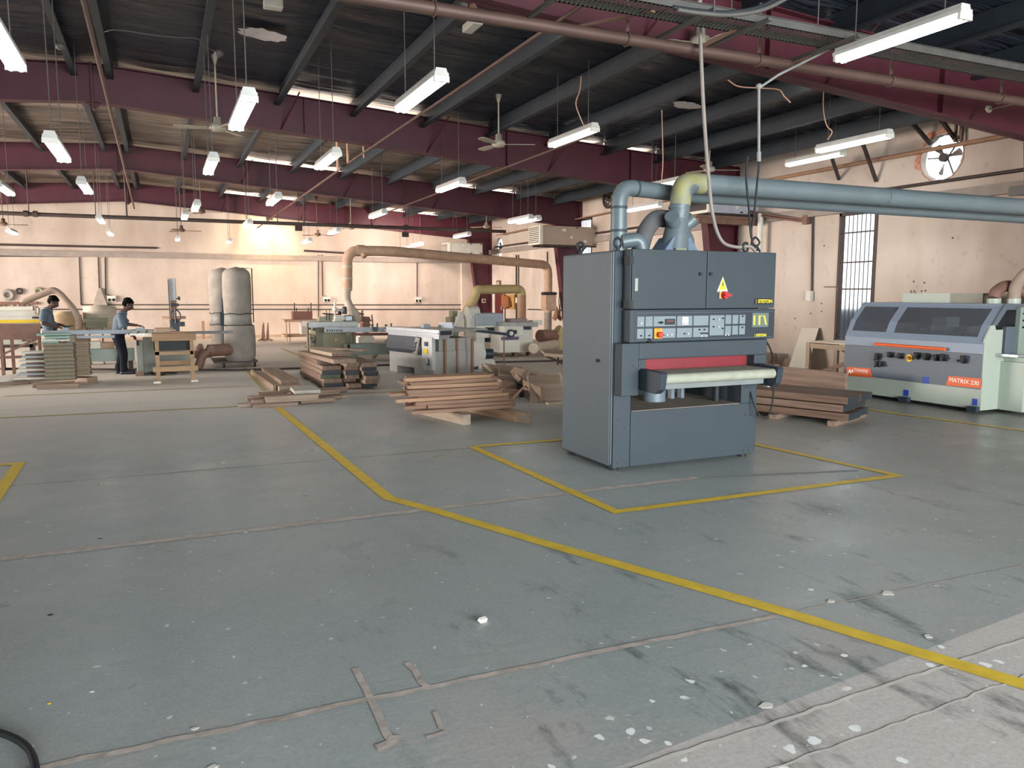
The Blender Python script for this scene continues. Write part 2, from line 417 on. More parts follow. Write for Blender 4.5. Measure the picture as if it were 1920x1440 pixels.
strip([(-1.24, 6.3), (-1.29, 8.46), (-3.2, 8.5)], .1, 'yellow_line', M_yline)
strip([(-3.4, 11.82), (.96, 11.53)], .07, 'yellow_line', M_ylinef)
strip([(1.6, 17.8), (1.5, 13.2)], .07, 'yellow_line', M_ylinef)
strip([(3.15, 23.4), (3.22, 19.6)], .09, 'yellow_line', M_ylinef)
strip([(2.2, 12.25), (3.9, 12.25)], .07, 'yellow_line', M_ylinef)
strip([(6.96, 14.9), (6.84, 13.1)], .07, 'yellow_line', M_ylinef)
strip([(7.3, 19.6), (7.4, 16.2)], .07, 'yellow_line', M_ylinef)
strip([(-2.3, 14.2), (1.4, 14.05)], .05, 'yellow_line', M_ylinef)
def joint(x0, x1, y0, y1, w, m, n=60):
    pts = []
    for i in range(n+1):
        t = i/n; pts.append((x0+(x1-x0)*t, y0+(y1-y0)*t+random.uniform(-.007, .007)))
    return strip(pts, w, 'floor_joint', m, .0022)
joint(-4, 4.2, 5.43, 5.36, .085, M_joint); joint(4.2, 5.7, 5.36, 4.98, .04, mat('grey_joint_filler', '#8d928e', .7))
joint(-3, 2.72, 2.95, 2.83, .036, M_joint); joint(2.72, 7, 2.83, 2.72, .01, M_joint)
joint(1.35, 5.5, 2.06, 2.22, .018, mat('pale_joint_filler', '#c9c4bc', .8)); joint(1.7, 5, 1.86, 2.0, .01, MATS['pale_joint_filler'])
joint(-5, 2.9, 7.56, 7.39, .008, M_dkline); joint(-6, 11, 12.55, 12.3, .006, M_dkline)

for pts, w_ in (([(665, 1253), (690, 1300), (708, 1340), (722, 1372), (734, 1392)], .03), ([(706, 1404), (722, 1399), (736, 1392), (742, 1380)], .045), ([(762, 1243), (778, 1258), (790, 1280), (800, 1288)], .03), ([(815, 1335), (822, 1352), (828, 1368)], .02), ([(800, 1384), (820, 1379), (838, 1372)], .022)):
    strip([onZ(x, y) for x, y in pts], w_, 'dust_mark', M_joint, .0027+.0006*(w_ in (.045, .022)))
# walls, openings cut as real holes
def wall_panel(name, outer, holes, to3, thick, m=None):
    loops = [[Vector((a, b, 0)) for a, b in outer]]+[[Vector((a, b, 0)) for a, b in h] for h in holes]
    tris = geometry.tessellate_polygon(loops); flat = [p for l in loops for p in l]; n = len(flat)
    mb = MB(); t = Vector(thick)
    vs = [Vector(to3(p.x, p.y)) for p in flat]; vs = vs+[v+t for v in vs]
    fs = [tuple(x) for x in tris]+[tuple(n+i for i in x[::-1]) for x in tris]; k = 0
    for l in loops:
        q = len(l)
        for i in range(q): fs.append((k+i, k+(i+1) % q, n+k+(i+1) % q, n+k+i))
        k += q
    mb.add(vs, fs); return struct(name, mb, m or M_plaster)
def rect(a0, a1, b0, b1): return [(a0, b0), (a1, b0), (a1, b1), (a0, b1)]
def circ(a, b, r, n=40, jit=0): return [(a+(r+random.uniform(-jit, jit))*math.cos(2*PI*i/n), b+(r+random.uniform(-jit, jit))*math.sin(2*PI*i/n)) for i in range(n)]
W1 = (10.2, 11.07, .68, 3.1); W2 = (20.4, 21.25, 1.2, 3.85)
FAN1 = (9.02, 3.83, .37); FAN2 = (27.4, 3.33, .36)
wall_panel('wall_right', [(YF, -.1), (YB+.3, -.1), (YB+.3, 4.6), (YF, 4.6)], [rect(*W1), rect(*W2), circ(*FAN1, 48, .018), circ(*FAN2)],
           lambda a, b: (XR, a, b), (.12, 0, 0))
wall_panel('wall_left', [(YF, -.1), (YB+.3, -.1), (YB+.3, 4.6), (YF, 4.6)], [rect(14.5, 27.5, .3, 3.6), rect(-4, 6, 1.0, 3.0)], lambda a, b: (XL, a, b), (-.22, 0, 0))  # unseen openings, made up for the side fill lights
gable = lambda a0, a1: [(a0, -.1), (a1, -.1), (a1, 4.55), (XRIDGE, 5.4), (a0, 4.55)]
wall_panel('wall_back', gable(XL-.2, XR+.22), [], lambda a, b: (a, YB, b), (0, .25, 0))
wall_panel('wall_front', gable(XL-.2, XR+.22), [rect(-7, 9, -.05, 3.9)], lambda a, b: (a, YF, b), (0, -.25, 0))
# concrete ledge bands
M_ledge = mat('grey_concrete_ledge', '#9a8e84', .85, 0, .1, 5)
t = MB(); t.box((XL, YB-.10, 2.80), (XR, YB, 2.985)); struct('trim_1', t, M_ledge)
t = MB()
for a, b in ((-7, W2[0]-.02), (W2[1]+.02, YB)): t.box((XR-.10, a, 3.1), (XR, b, 3.27))
struct('trim_2', t, M_ledge)
t = MB(); t.box((XR-.75, YB-.16, 0), (XR-.25, YB, 2.8)); struct('trim_3', t, M_plaster)
t = MB(); t.box((-2, YB-.02, 0), (XR, YB, .09)); struct('baseboard_back', t, mat('dusty_skirting', '#b39b86', .8))

# ceiling: sagging foil over purlins
def foil():
    mb = MB(); xs = []; x = XL
    nx = 104; ny = 420
    vs = []
    for j in range(ny+1):
        y = YF+(YB+.3-YF)*j/ny
        for i in range(nx+1):
            x = XL+(XR-XL)*i/nx
            u = (x-PUR[0])/1.275; ph = abs(math.sin(PI*((x-.73)/1.275)))
            sag = .05*ph*(.4+1.2*noise.noise(Vector((x*.25, y*2.4, 3)))+.8*noise.noise(Vector((x*.5, y*5.5, 9))))
            vs.append((x, y, ZROOF(x)+.13-max(-.03, sag)))
    fs = [(j*(nx+1)+i, j*(nx+1)+i+1, (j+1)*(nx+1)+i+1, (j+1)*(nx+1)+i) for j in range(ny) for i in range(nx)]
    mb.add(vs, fs, True)
    n = len(mb.v)
    mb.prism([(XL-.3, YF-.3, 4.75), (XRIDGE, YF-.3, 5.5), (XR+.3, YF-.3, 4.75), (XR+.3, YF-.3, 4.8), (XRIDGE, YF-.3, 5.55), (XL-.3, YF-.3, 4.8)], (0, YB-YF+.6, 0))
    return mb
PUR = [-1.1+.02-1.275*i for i in range(10)][::-1]+[-.5]+[.73+1.275*i for i in range(9)]
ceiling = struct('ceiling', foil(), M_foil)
for x in PUR:
    for y0, y1 in zip([YF]+RY, RY+[YB]):
        if y1 < 1: continue
        mb = MB(); z = ZROOF(x)+.11; a, b = y0+.03, y1-.03; s_ = 1 if x > XRIDGE else -1
        mb.box((x-.003, a, z-.28), (x+.003, b, z)); mb.box((x, a, z-.285), (x-s_*.09, b, z-.28)); mb.box((x-s_*.09-.002, a, z-.28), (x-s_*.09+.002, b, z-.255))
        mb.box((x, a, z-.004), (x+s_*.07, b, z))
        mb.build('purlin', M_purlin, ceiling)
M_sky = emis('daylit_roof_sheet', '#fff1e4', 4.0)
for y in (8.1, 14.0, 21.1, 28.2):
    for x0, x1 in ((2.12, 3.34), (3.5, 4.62), (7.6, 8.6), (8.95, 9.85)):
        if y < 9 and x0 > 8.7: continue
        mb = MB(); z = lambda q: ZROOF(q)+.055
        mb.prism([(x0, y+.13, z(x0)), (x1, y+.13, z(x1)), (x1, y+.13, z(x1)+.01), (x0, y+.13, z(x0)+.01)], (0, .42, 0))
        mb.build('roof_light_strip', M_sky, ceiling)
# torn patches where the foil is taped over
M_patch = mat('white_foil_patch', '#d9cfcb', .6, 0, .1, 8)
for x, y, r in ((1.42, 11.15, .3), (7.92, 10.65, .24)):
    mb = MB(); pts = [(x+r*(1+random.uniform(-.15, .15))*math.cos(a), y+.75*r*(1+random.uniform(-.2, .2))*math.sin(a)) for a in [2*PI*i/22 for i in range(22)]]
    mb.prism([(a, b, ZROOF(a)+.035) for a, b in pts], (0, 0, .01)); mb.build('foil_patch', M_patch, ceiling)

# ---- portal frames
names = ['dark red portal frame behind the viewpoint', 'dark red portal frame nearest the camera, crossing the top right corner above the cable tray',
         'wide dark red portal frame crossing mid-picture and ending behind the blue-grey ducts',
         'dark red portal frame in the middle of the hall, second farthest', 'farthest dark red portal frame, just before the back wall']
for i, y in enumerate(RY):
    if i == 0: continue
    r = thing('portal_frame', names[i], 'steel frame', (XR-.4, y, 0))
    for s_, XE in ((1, XR-.05), (-1, XL+.05)):
        mb = MB(); xi = XR-.95 if s_ > 0 else XL+.95; tw = .012
        top = [(XRIDGE, y, ZROOF(XRIDGE)), (XE, y, ZROOF(XE))]; bot = [(xi, y, ZBOT(xi)), (XRIDGE, y, ZBOT(XRIDGE))]
        mb.prism([Vector(p)-Vector((0, tw/2, 0)) for p in (top[0], (xi, y, ZROOF(xi)), (xi, y, ZBOT(xi)), bot[1])], (0, tw, 0))
        mb.bar(top[0], top[1], .2, .014, (0, 0, 1)) if False else None
        for p, q in ((top[0], top[1]), (bot[0], bot[1])):
            p, q = Vector(p), Vector(q)
            mb.prism([p+Vector((0, -.1, 0)), q+Vector((0, -.1, 0)), q+Vector((0, -.1, .014)), p+Vector((0, -.1, .014))], (0, .2, 0))
        for xs in ([2.4, 6.2, 9.0] if s_ > 0 else [-4.0, -8]):
            mb.box((xs-.006, y-.08, ZBOT(xs)), (xs+.006, y+.08, ZROOF(xs)))
        mb.build('rafter', M_steelred, r)
        mb = MB(); zt = ZBOT(xi); xb = XR-.42 if s_ > 0 else XL+.42
        mb.prism([(XE, y-tw/2, 0), (XE, y-tw/2, ZROOF(XE)), (xi, y-tw/2, ZROOF(xi)), (xi, y-tw/2, zt), (xb, y-tw/2, 0)], (0, tw, 0))
        mb.prism([(xb, y-.11, 0), (xi, y-.11, zt), (xi-s_*.016, y-.11, zt), (xb-s_*.016, y-.11, 0)], (0, .22, 0))
        mb.box((XE, y-.11, 0), (XE+.014*s_, y+.11, ZROOF(XE)))
        mb.box((xi, y-.1, zt-.015), (XE, y+.1, zt))
        mb.build('column', M_steelred, r)
    mb = MB(); mb.box((XRIDGE-.015, y-.11, ZBOT(XRIDGE)-.11), (XRIDGE+.015, y+.11, ZROOF(XRIDGE)+.02))
    for s_ in (-1, 1):
        mb.prism([(XRIDGE, y-.01, ZBOT(XRIDGE)-.11), (XRIDGE+s_*.13, y-.01, ZBOT(XRIDGE)), (XRIDGE, y-.01, ZBOT(XRIDGE)+.02)], (0, .02, 0))
    mb.build('ridge_plate', M_steelred, r)
    for xs in (2.0, 4.6, 7.1, 9.6):      # fly braces
        if True:
            mb = MB(); mb.bar((xs, y+.02, ZBOT(xs)+.02), (xs+.25, y-.55, ZROOF(xs)-.05), .03, .004); mb.bar((xs-.05, y+.02, ZBOT(xs)+.02), (xs+.25, y+.6, ZROOF(xs)-.05), .03, .004)
            mb.build('brace', M_steelred, r)

# ---- windows with security bars
M_frame = mat('dark_window_frame', '#4a3a34', .6)
M_glass = bpy.data.materials.new('window_glass'); M_glass.use_nodes = True
_p = M_glass.node_tree.nodes['Principled BSDF']; _p.inputs['Transmission Weight'].default_value = 1; _p.inputs['Roughness'].default_value = .25; _p.inputs['IOR'].default_value = 1.1; _p.inputs['Base Color'].default_value = (1, 1, 1, 1)
for n_, (a0, a1, b0, b1) in enumerate((W1, W2), 1):
    mb = MB(); w = .05
    for q in ((a0, a0+w, b0, b1), (a1-w, a1, b0, b1), (a0, a1, b0, b0+w), (a0, a1, b1-w, b1)): mb.box((XR-.015, q[0], q[2]), (XR+.07, q[1], q[3]))
    win = struct('window_%d' % n_, mb, M_frame)
    mb = MB(); k = 8
    for i in range(1, k+1):
        y = a0+(a1-a0)*i/(k+1); mb.cyl((XR+.03, y, b0), (XR+.03, y, b1), .009, n=8)
    zz = (b0+.12, b0+1.0, b0+1.5, b0+2.05)
    for z in zz:
        if z < b1: mb.box((XR+.018, a0, z-.014), (XR+.028, a1, z+.014))
    mb.build('window_bars', M_frame, win)
    mb = MB(); mb.box((XR+.1, a0, b0), (XR+.105, a1, b1)); mb.build('window_pane', M_glass, win)
# outside: strip of ground and hedge seen through the window foot
mb = MB(); mb.box((XR+.3, -60, -.4), (90, 90, -.2)); mb.box((XR+3.2, 4, -.2), (XR+3.5, 40, 1.25))
struct('wall_outside', mb, mat('outside_wall', '#4b5866', .8))
mb = MB(); mb.box((-60, -60, -.4), (80, YF-1, -.2)); struct('floor_outside', mb, mat('outside_concrete', '#b5b0a6', .8))
# door in the right wall at the far end
mb = MB(); mb.box((XR-.05, 26.85, 0), (XR, 27.7, 1.70)); dr = struct('door_1', mb, mat('dark_red_door', '#5a2222', .5))
mb = MB(); mb.box((XR-.07, 26.78, 0), (XR-.05, 26.85, 1.76)); mb.box((XR-.07, 27.7, 0), (XR-.05, 27.77, 1.76)); mb.box((XR-.07, 26.78, 1.70), (XR-.05, 27.77, 1.76))
mb.build('door_frame', mat('white_door_frame', '#cfc6bb', .6), dr)
mb = MB(); mb.box((XR-.09, 26.95, .98), (XR-.06, 27.05, 1.12)); mb.build('door_handle', M_alu, dr)
# ================================================================ wide belt sander
S = thing('wide_belt_sander', 'tall blue-grey wide belt sanding machine standing alone inside the yellow floor rectangle', 'sanding machine', (4.45, 6.3, 0))
x0, x1, yf, yb = 3.645, 5.30, 5.86, 6.82
mb = MB()
# base: plinth front, left column, right column, floor tray, back
mb.box((x0, yf, .03), (3.825, yf+.012, .72)); mb.box((x0, yf+.012, .03), (3.83, yb, 1.97))
mb.box((3.83, yf, .03), (5.27, yf+.9, .535)); mb.box((5.09, yf, .535), (5.27, yb, 1.02))
mb.box((3.83, yb-.02, .03), (5.27, yb, .545)); mb.box((4.35, yb-.02, .535), (5.09, yb, 1.2))
mb.build('base_frame', M_grey, S, bevel=.006)
mb = MB(); mb.box((x0+.02, yf+.02, 1.155), (5.28, yb, 1.975)); mb.build('upper_housing', M_grey, S, bevel=.006)
mb = MB(); mb.box((x0-.012, yf+.02, .06), (x0, yb-.01, 1.965)); mb.box((x0-.02, 5.9, .05), (x0-.012, 6.79, 1.955)); mb.build('side_panel', mat('side_panel_enamel', '#59646a', .4, 0, .04, 2), S, bevel=.004)
mb = MB(); mb.box((5.275, 5.93, .05), (5.345, 6.0, .93)); mb.build('cable_channel', M_grey, S, bevel=.004)
mb = MB(); mb.cyl((x0-.02, 6.1, .99), (x0-.045, 6.1, .99), .014); mb.build('panel_knob', M_black, S)
# front fascia around the throat
mb = MB()
mb.box((x0, yf-.13, .70), (3.82, yf, 1.165)); mb.box((3.82, yf-.13, 1.02), (5.27, yf, 1.165)); mb.box((3.82, yf-.13, .92), (3.89, yf, 1.02))
mb.box((5.12, yf-.13, .93), (5.27, yf, 1.02))
mb.build('front_fascia', M_grey, S, bevel=.008)
mb = MB(); mb.box((3.80, yf-.045, .915), (5.10, yf-.035, 1.02)); mb.build('red_guard', mat('dark_red_guard', '#7a1c26', .45), S)
mb = MB(); mb.box((3.83, yf+.1, .6), (5.09, yf+.12, 1.0)); mb.build('inner_panel', mat('dark_inner', '#3a4044', .7), S) if False else None
mb = MB(); mb.box((3.84, yf+.01, .535), (5.085, yb-.02, .541)); mb.build('dust_tray', mat('dusty_tray', '#8a7d72', .9, 0, .15, 8), S)
mb = MB(); mb.cyl((4.42, 6.35, .535), (4.42, 6.35, .66), .11, n=24); mb.cyl((4.42, 6.35, .66), (4.42, 6.35, .78), .09, n=24)
for x in (4.66, 4.78): mb.box((x, 6.4, .535), (x+.04, 6.46, .8))
mb.build('lift_motor', M_grey2, S)
mb = MB(); mb.cyl((4.98, 6.1, .54), (4.98, 6.1, .82), .035); mb.cyl((4.98, 6.1, .5), (4.98, 6.1, .54), .05); mb.build('lift_screw', M_black, S)
for x in (3.7, 5.18):
    for y in (5.93, 6.72): mb = MB(); mb.cyl((x, y, 0), (x, y, .04), .045, n=12); mb.build('levelling_foot', M_black, S)
# feed table
mb = MB(); T0, T1 = 5.44, 6.7; za, zb = .925, .785
mb.box((3.90, T0+.03, .90), (5.11, T1, .912)); mb.cyl((3.90, T0+.03, .868), (5.11, T0+.03, .868), .044, n=24)
mb.box((3.90, T0+.03, .824), (5.11, T1, .834)); mb.build('feed_belt', mat('grey_green_feed_belt', '#9a9b8b', .8, 0, .1, 9, .2), S)
mb = MB(); mb.box((3.92, T0+.12, .765), (5.09, T1-.2, .82)); mb.build('table_bed', mat('grey_table_bed', '#777c7a', .6), S, bevel=.004)
for xa, xb in ((3.83, 3.895), (5.115, 5.18)):
    mb = MB(); mb.prism([(xa, T0-.02, .93), (xa, T0-.035, .91), (xa, T0-.01, .78), (xa, T0+.05, .74), (xa, yf+.15, .76), (xa, yf+.15, .945), (xa, T0+.1, .935)], (xb-xa, 0, 0))
    mb.build('side_cheek', M_dark, S, bevel=.006)
mb = MB(); mb.tube([(3.83, yf-.1, .86), (3.79, yf-.1, .86), (3.79, yf-.1, .80), (3.83, yf-.1, .80)], .006, 8); mb.build('grab_handle', M_alu, S)
mb = MB(); mb.cyl((5.2, 5.66, .75), (5.2, 5.61, .75), .03, n=20); ga = mb.build('pressure_gauge', M_white, S)
mb = MB(); mb.cyl((5.2, 5.606, .75), (5.2, 5.609, .75), .022, n=20); mb.build('gauge_ring', M_black, ga)
# doors
M_door = mat('door_enamel', '#3a4248', .5, 0, .05, 2, spec=.25)
for a, b, nm in ((3.735, 4.535, 'left'), (4.542, 5.345, 'right')):
    mb = MB(); mb.box((a, yf-.125, 1.462), (b, yf+.02, 1.982)); d = mb.build('door', M_door, S, bevel=.006)
    kx = b-.075 if nm == 'left' else a+.035
    mb = MB(); mb.cyl((kx, yf-.125, 1.775), (kx, yf-.14, 1.775), .016, n=16); mb.build('door_lock', M_black, d)
    if nm == 'left':
        for z in (1.50, 1.88):
            mb = MB(); mb.box((a-.035, yf-.05, z-.03), (a+.005, yf-.14, z+.04)); mb.build('hinge', M_black, d)
        mb = MB(); mb.box((a+.03, yf-.127, 1.62), (a+.06, yf-.125, 1.73)); mb.build('old_label', mat('faded_label', '#8f9a90', .7), d)
rd = d
mb = MB(); mb.box((x0+.075, yf-.12, 1.47), (3.73, yf, 1.975)); mb.build('door_post', M_grey, S, bevel=.004)
yd = yf-.127
M_sign = mat('sign_yellow', '#e8cf1e', .5, 0, .03); M_signk = mat('sign_black', '#15181c', .5)
mb = MB(); mb.prism([(4.66, yd, 1.628), (4.775, yd, 1.628), (4.7175, yd, 1.752)], (0, .002, 0)); mb.box((4.66, yd, 1.612), (4.775, yd+.002, 1.63)); wh = mb.build('warning_sign', M_white, rd)
mb = MB(); mb.prism([(4.672, yd-.001, 1.634), (4.763, yd-.001, 1.634), (4.7175, yd-.001, 1.738)], (0, .001, 0)); mb.build('sign_face', M_sign, wh)
mb = MB(); mb.prism([(4.722, yd-.002, 1.712), (4.706, yd-.002, 1.675), (4.717, yd-.002, 1.677), (4.712, yd-.002, 1.642), (4.73, yd-.002, 1.686), (4.719, yd-.002, 1.684), (4.728, yd-.002, 1.712)], (0, .001, 0))
for a in (4.668, 4.72): mb.box((a+.004, yd-.001, 1.616), (a+.022, yd, 1.621))
mb.build('lightning_mark', M_signk, wh)
mb = MB(); mb.box((4.675, yd-.012, 1.552), (4.765, yd, 1.617)); sw = mb.build('isolator_plate', mat('amber_plate', '#c9914c', .5), rd, bevel=.003)
mb = MB(); mb.cyl((4.728, yd-.012, 1.585), (4.728, yd-.045, 1.585), .036, .033, 24); mb.bar((4.70, yd-.055, 1.588), (4.775, yd-.055, 1.582), .016, .022); mb.build('isolator_knob', M_red, sw)
def steton(x, z, w, par, y):
    text('STETON', w*.205, faceM((x+w*.09, y-.0015, z)), M_sign, 'maker_name', par, .0006, 'CENTER', .0012)
    mb = MB(); L_ = w*.05
    xx = x-w*.42
    for dz, s_ in ((.02, 1), (-.02, -1)):
        mb.prism([(xx-.006, y-.001, z+dz*.9), (xx+.004, y-.001, z+dz*.9), (xx+.012, y-.001, z+dz*.1), (xx+.002, y-.001, z+dz*.1)], (0, -.001, 0))
    mb.build('maker_mark', mat('dull_gold', '#8a7c34', .5), par)
    mb = MB(); mb.prism([(xx+.014, y-.001, z), (xx+.03, y-.001, z+.014), (xx+.034, y-.001, z), (xx+.03, y-.001, z-.012)], (0, -.001, 0)); mb.build('maker_mark', mat('dull_mark_red', '#6b2a2a', .5), par)
mb = MB(); mb.box((5.095, yd-.002, 1.495), (5.315, yd, 1.553)); pl = mb.build('name_plate', M_signk, rd); steton(5.205, 1.524, .22, pl, yd-.002)
# control panel
M_pan = mat('dark_panel', '#222c35', .45, 0, .04); M_key = mat('grey_key_panel', '#75808 5'.replace(' ', ''), .5, 0, .04)
mb = MB(); mb.box((x0+.075, yf-.13, 1.17), (5.35, yf+.02, 1.455)); cp = mb.build('control_console', M_grey, S, bevel=.006)
yp = yf-.134
mb = MB(); mb.box((3.765, yp, 1.178), (5.34, yp+.004, 1.44)); pan = mb.build('control_panel', M_pan, cp, bevel=.004)
mb = MB(); fr = .004
for q in ((3.778, 5.33, 1.427, 1.431), (3.778, 5.33, 1.187, 1.191)): mb.box((q[0], yp-.001, q[2]), (q[1], yp, q[3]))
mb.build('panel_line', mat('panel_line_blue', '#4a5866', .5), cp)
# grid of key fields given in fractions of the panel (u from the left edge, v from the top)
def U(u): return 3.765+(5.34-3.765)*u
def V(v): return 1.44-(1.44-1.178)*v
cells = [(.016,.062,.16,.50),(.07,.118,.16,.50),(.124,.275,.16,.50),(.284,.39,.16,.50),(.398,.505,.16,.50),
         (.016,.062,.57,.90),(.07,.118,.57,.90),(.124,.275,.57,.90),(.284,.39,.57,.90),(.398,.505,.57,.90),(.515,.62,.15,.86),
         (.628,.672,.15,.47),(.681,.724,.15,.47),(.733,.776,.15,.47),(.628,.672,.53,.85),(.681,.724,.53,.85),(.733,.776,.53,.85)]
for a, b, c, d in cells:
    mb = MB(); mb.box((U(a), yp-.003, V(c)), (U(b), yp, V(d))); mb.build('key_field', M_key, cp, bevel=.0015)
def knob(u, v, r=.007, dp=.012, m=M_black, nm='push_button'):
    mb = MB(); mb.cyl((U(u), yp-.003, V(v)), (U(u), yp-.003-dp, V(v)), r, n=14); return mb.build(nm, m, cp)
for u, v in ((.04,.80),(.19,.79),(.335,.77),(.54,.29),(.54,.55),(.607,.26),(.607,.62),(.753,.2),(.753,.6),(.095,.8),(.44,.64),(.475,.64),(.452,.77),(.467,.77),(.482,.77),(.497,.78)): knob(u, v)
for u, v in ((.215,.79),(.245,.79),(.36,.77),(.04,.38),(.577,.3),(.577,.56)): knob(u, v, .009, .008, M_alu)
for u, v in ((.633,.86),(.655,.86),(.46,.87),(.49,.87)):
    mb = MB(); mb.box((U(u)-.008, yp-.006, V(v)-.004), (U(u)+.008, yp-.003, V(v)+.004)); mb.build('white_tab', M_white, cp)
mb = MB(); mb.box((U(.2), yp-.012, V(.25)), (U(.265), yp-.003, V(.45))); q = mb.build('digital_display', M_signk, cp)
mb = MB(); mb.box((U(.21), yp-.013, V(.29)), (U(.255), yp-.012, V(.36))); mb.build('display_digits', mat('dull_red_digits', '#5c3038', .4), q)
mb = MB(); mb.box((U(.316), yp-.01, V(.19)), (U(.358), yp-.003, V(.46))); q = mb.build('ammeter', M_white, cp)
mb = MB(); mb.cyl((U(.35), yp-.012, V(.41)), (U(.35), yp-.01, V(.41)), .004, n=10); mb.box((U(.322), yp-.0105, V(.40)), (U(.338), yp-.01, V(.42))); mb.build('meter_marks', M_black, q)
mb = MB(); mb.box((U(.155), yp-.014, V(.345)), (U(.185), yp-.003, V(.40))); mb.cyl((U(.172), yp-.003, V(.37)), (U(.172), yp-.03, V(.37)), .01); mb.build('selector_switch', M_black, cp)
mb = MB(); mb.box((U(.124), yp-.02, V(.56)), (U(.175), yp-.003, V(.91))); st = mb.build('stop_housing', mat('amber_stop_box', '#e09a28', .45), cp, bevel=.004)
text('STOP', .018, faceM((U(.149), yp-.0205, V(.61))), M_signk, 'stop_word', st, .0004)
mb = MB(); mb.cyl((U(.151), yp-.02, V(.77)), (U(.151), yp-.04, V(.77)), .012); mb.lathe([(.012, 0), (.027, -.012), (.027, -.022), (.015, -.03)], (U(.151), yp-.035, V(.77)), 20, 'y'); mb.build('stop_button', mat('stop_red', '#d8452a', .4), st)
mb = MB(); mb.box((U(.83), yp-.002, V(.09)), (U(.955), yp, V(.60))); lg = mb.build('logo_plate', mat('logo_grey', '#5f6a68', .5), cp)
mb = MB()
for a, sl in ((.838, .0), (.878, .0), (.917, .014)):
    w = .013
    mb.prism([(U(a+sl*-.3), yp-.003, V(.18)), (U(a+w+sl*-.3), yp-.003, V(.18)), (U(a+w+sl), yp-.003, V(.52)), (U(a+sl), yp-.003, V(.52))], (0, .001, 0))
mb.box((U(.893), yp-.0036, V(.185)), (U(.908), yp-.002, V(.215)))
mb.build('logo_bars', mat('logo_yellow_green', '#c3c03c', .5), lg)
mb = MB(); mb.box((U(.83), yp-.0012, V(.86)), (U(.83)+.001, yp, V(.87))); mk = mb.build('name_strip', M_signk, cp); steton(U(.893), V(.90), .16, mk, yp)
mb = MB(); mb.tube(spline([(U(.09), yp-.01, V(.9)), (U(.105), yp-.03, V(1.02)), (U(.13), yp-.02, V(1.03))], 5), .005, 8); mb.bar((U(.085), yp-.01, V(1.0)), (U(.14), yp-.01, V(1.04)), .02, .012); mb.build('hanging_key', M_black, cp)
# screws
mb = MB()
for x, z in ((3.69,.47),(3.69,.075),(3.79,.075),(3.76,.4),(5.14,.42),(5.2,.42),(5.13,.07),(5.2,.07)): mb.cyl((x, yf-.002, z), (x, yf+.002, z), .007, n=10)
for x, z in ((3.76,.965),(3.84,.985),(3.84,.935)): mb.cyl((x, yf-.132, z), (x, yf-.128, z), .007, n=10)
mb.build('panel_screws', M_signk, S)
# lifting eyes
for x, y in ((3.72, 6.62), (3.72, 5.95), (5.2, 6.0)):
    mb = MB(); c = Vector((x, y, 2.045)); mb.tube([c+Vector((math.cos(a)*.042, .3*math.cos(a)*.042, math.sin(a)*.042)) for a in [2*PI*i/24 for i in range(24)]], .012, 10, closed=True); mb.cyl((x, y, 1.965), (x, y, 2.01), .02); mb.build('lifting_eye', M_purlin, S)
# ---- extraction pipework standing on the sander
def elbow_path(pts, r, k=6):
    pts = [Vector(p) for p in pts]; out = [pts[0]]
    for i in range(1, len(pts)-1):
        a = (pts[i-1]-pts[i]); b = (pts[i+1]-pts[i]); ra = min(r, a.length*.49, b.length*.49)
        p0 = pts[i]+a.normalized()*ra; p1 = pts[i]+b.normalized()*ra
        for j in range(k+1):
            t = j/k; out.append(p0*(1-t)**2+pts[i]*2*t*(1-t)+p1*t*t)
    out.append(pts[-1]); return out
def seams(par, pts, r, m):
    for p, d in pts:
        mb = MB(); p = Vector(p); d = Vector(d).normalized(); mb.cyl(p-d*.012, p+d*.012, r*1.05, n=24); mb.build('duct_seam', m, par)
D = thing('extraction_duct', 'thick blue-grey extraction duct with a yellow stained bend, rising from the sander', 'duct', (4.75, 6.3, 2))
mb = MB(); mb.tube(elbow_path([(4.62, 6.3, 2.30), (4.66, 6.3, 2.665), (XR-.02, 6.3, 2.665)], .19, 8), .098, 24); mb.build('main_pipe', M_ductblue, D)
M_yst = mat('yellow_stained_duct', '#767f7c', .55, 0, .2, 5, color2='#a39c5e')
mb = MB(); mb.tube(elbow_path([(4.637, 6.3, 2.45), (4.66, 6.3, 2.665), (4.9, 6.3, 2.665)], .19, 8), .1005, 24); mb.build('bend', M_yst, D)
seams(D, [((4.625, 6.3, 2.42), (.1, 0, 1)), ((4.62, 6.3, 2.35), (.1, 0, 1)), ((4.92, 6.3, 2.665), (1, 0, 0)), ((7.4, 6.3, 2.665), (1, 0, 0))], .098, M_ductblue)
mb = MB(); mb.cyl((4.60, 6.3, 2.16), (4.62, 6.3, 2.32), .125, .1, 24); mb.cyl((4.58, 6.3, 2.02), (4.60, 6.3, 2.16), .14, .125, 24)
mb.cyl((4.62, 6.3, 2.2), (4.49, 6.22, 2.3), .07, .062, 20); mb.cyl((4.62, 6.3, 2.2), (4.74, 6.25, 2.3), .07, .06, 20)
mb.build('branch_junction', M_ductblue, D)
mb = MB(); mb.prism([(4.38, 6.2, 1.98), (4.82, 6.2, 1.98), (4.70, 6.2, 2.14), (4.50, 6.2, 2.14)], (0, .25, 0)); mb.build('hood', mat('hood_blue_grey', '#66788a', .45), D, bevel=.01)
mb = MB(); mb.box((4.5, 6.16, 2.0), (4.62, 6.2, 2.03)); mb.build('hood_latch', M_yst, D)
for pts in ([(4.5, 6.23, 2.3), (4.47, 6.2, 2.33)], [(4.735, 6.26, 2.295), (4.765, 6.24, 2.325)]):
    mb = MB(); mb.cyl(pts[0], pts[1], .068, n=20); mb.build('end_cap', M_ductblue, D)
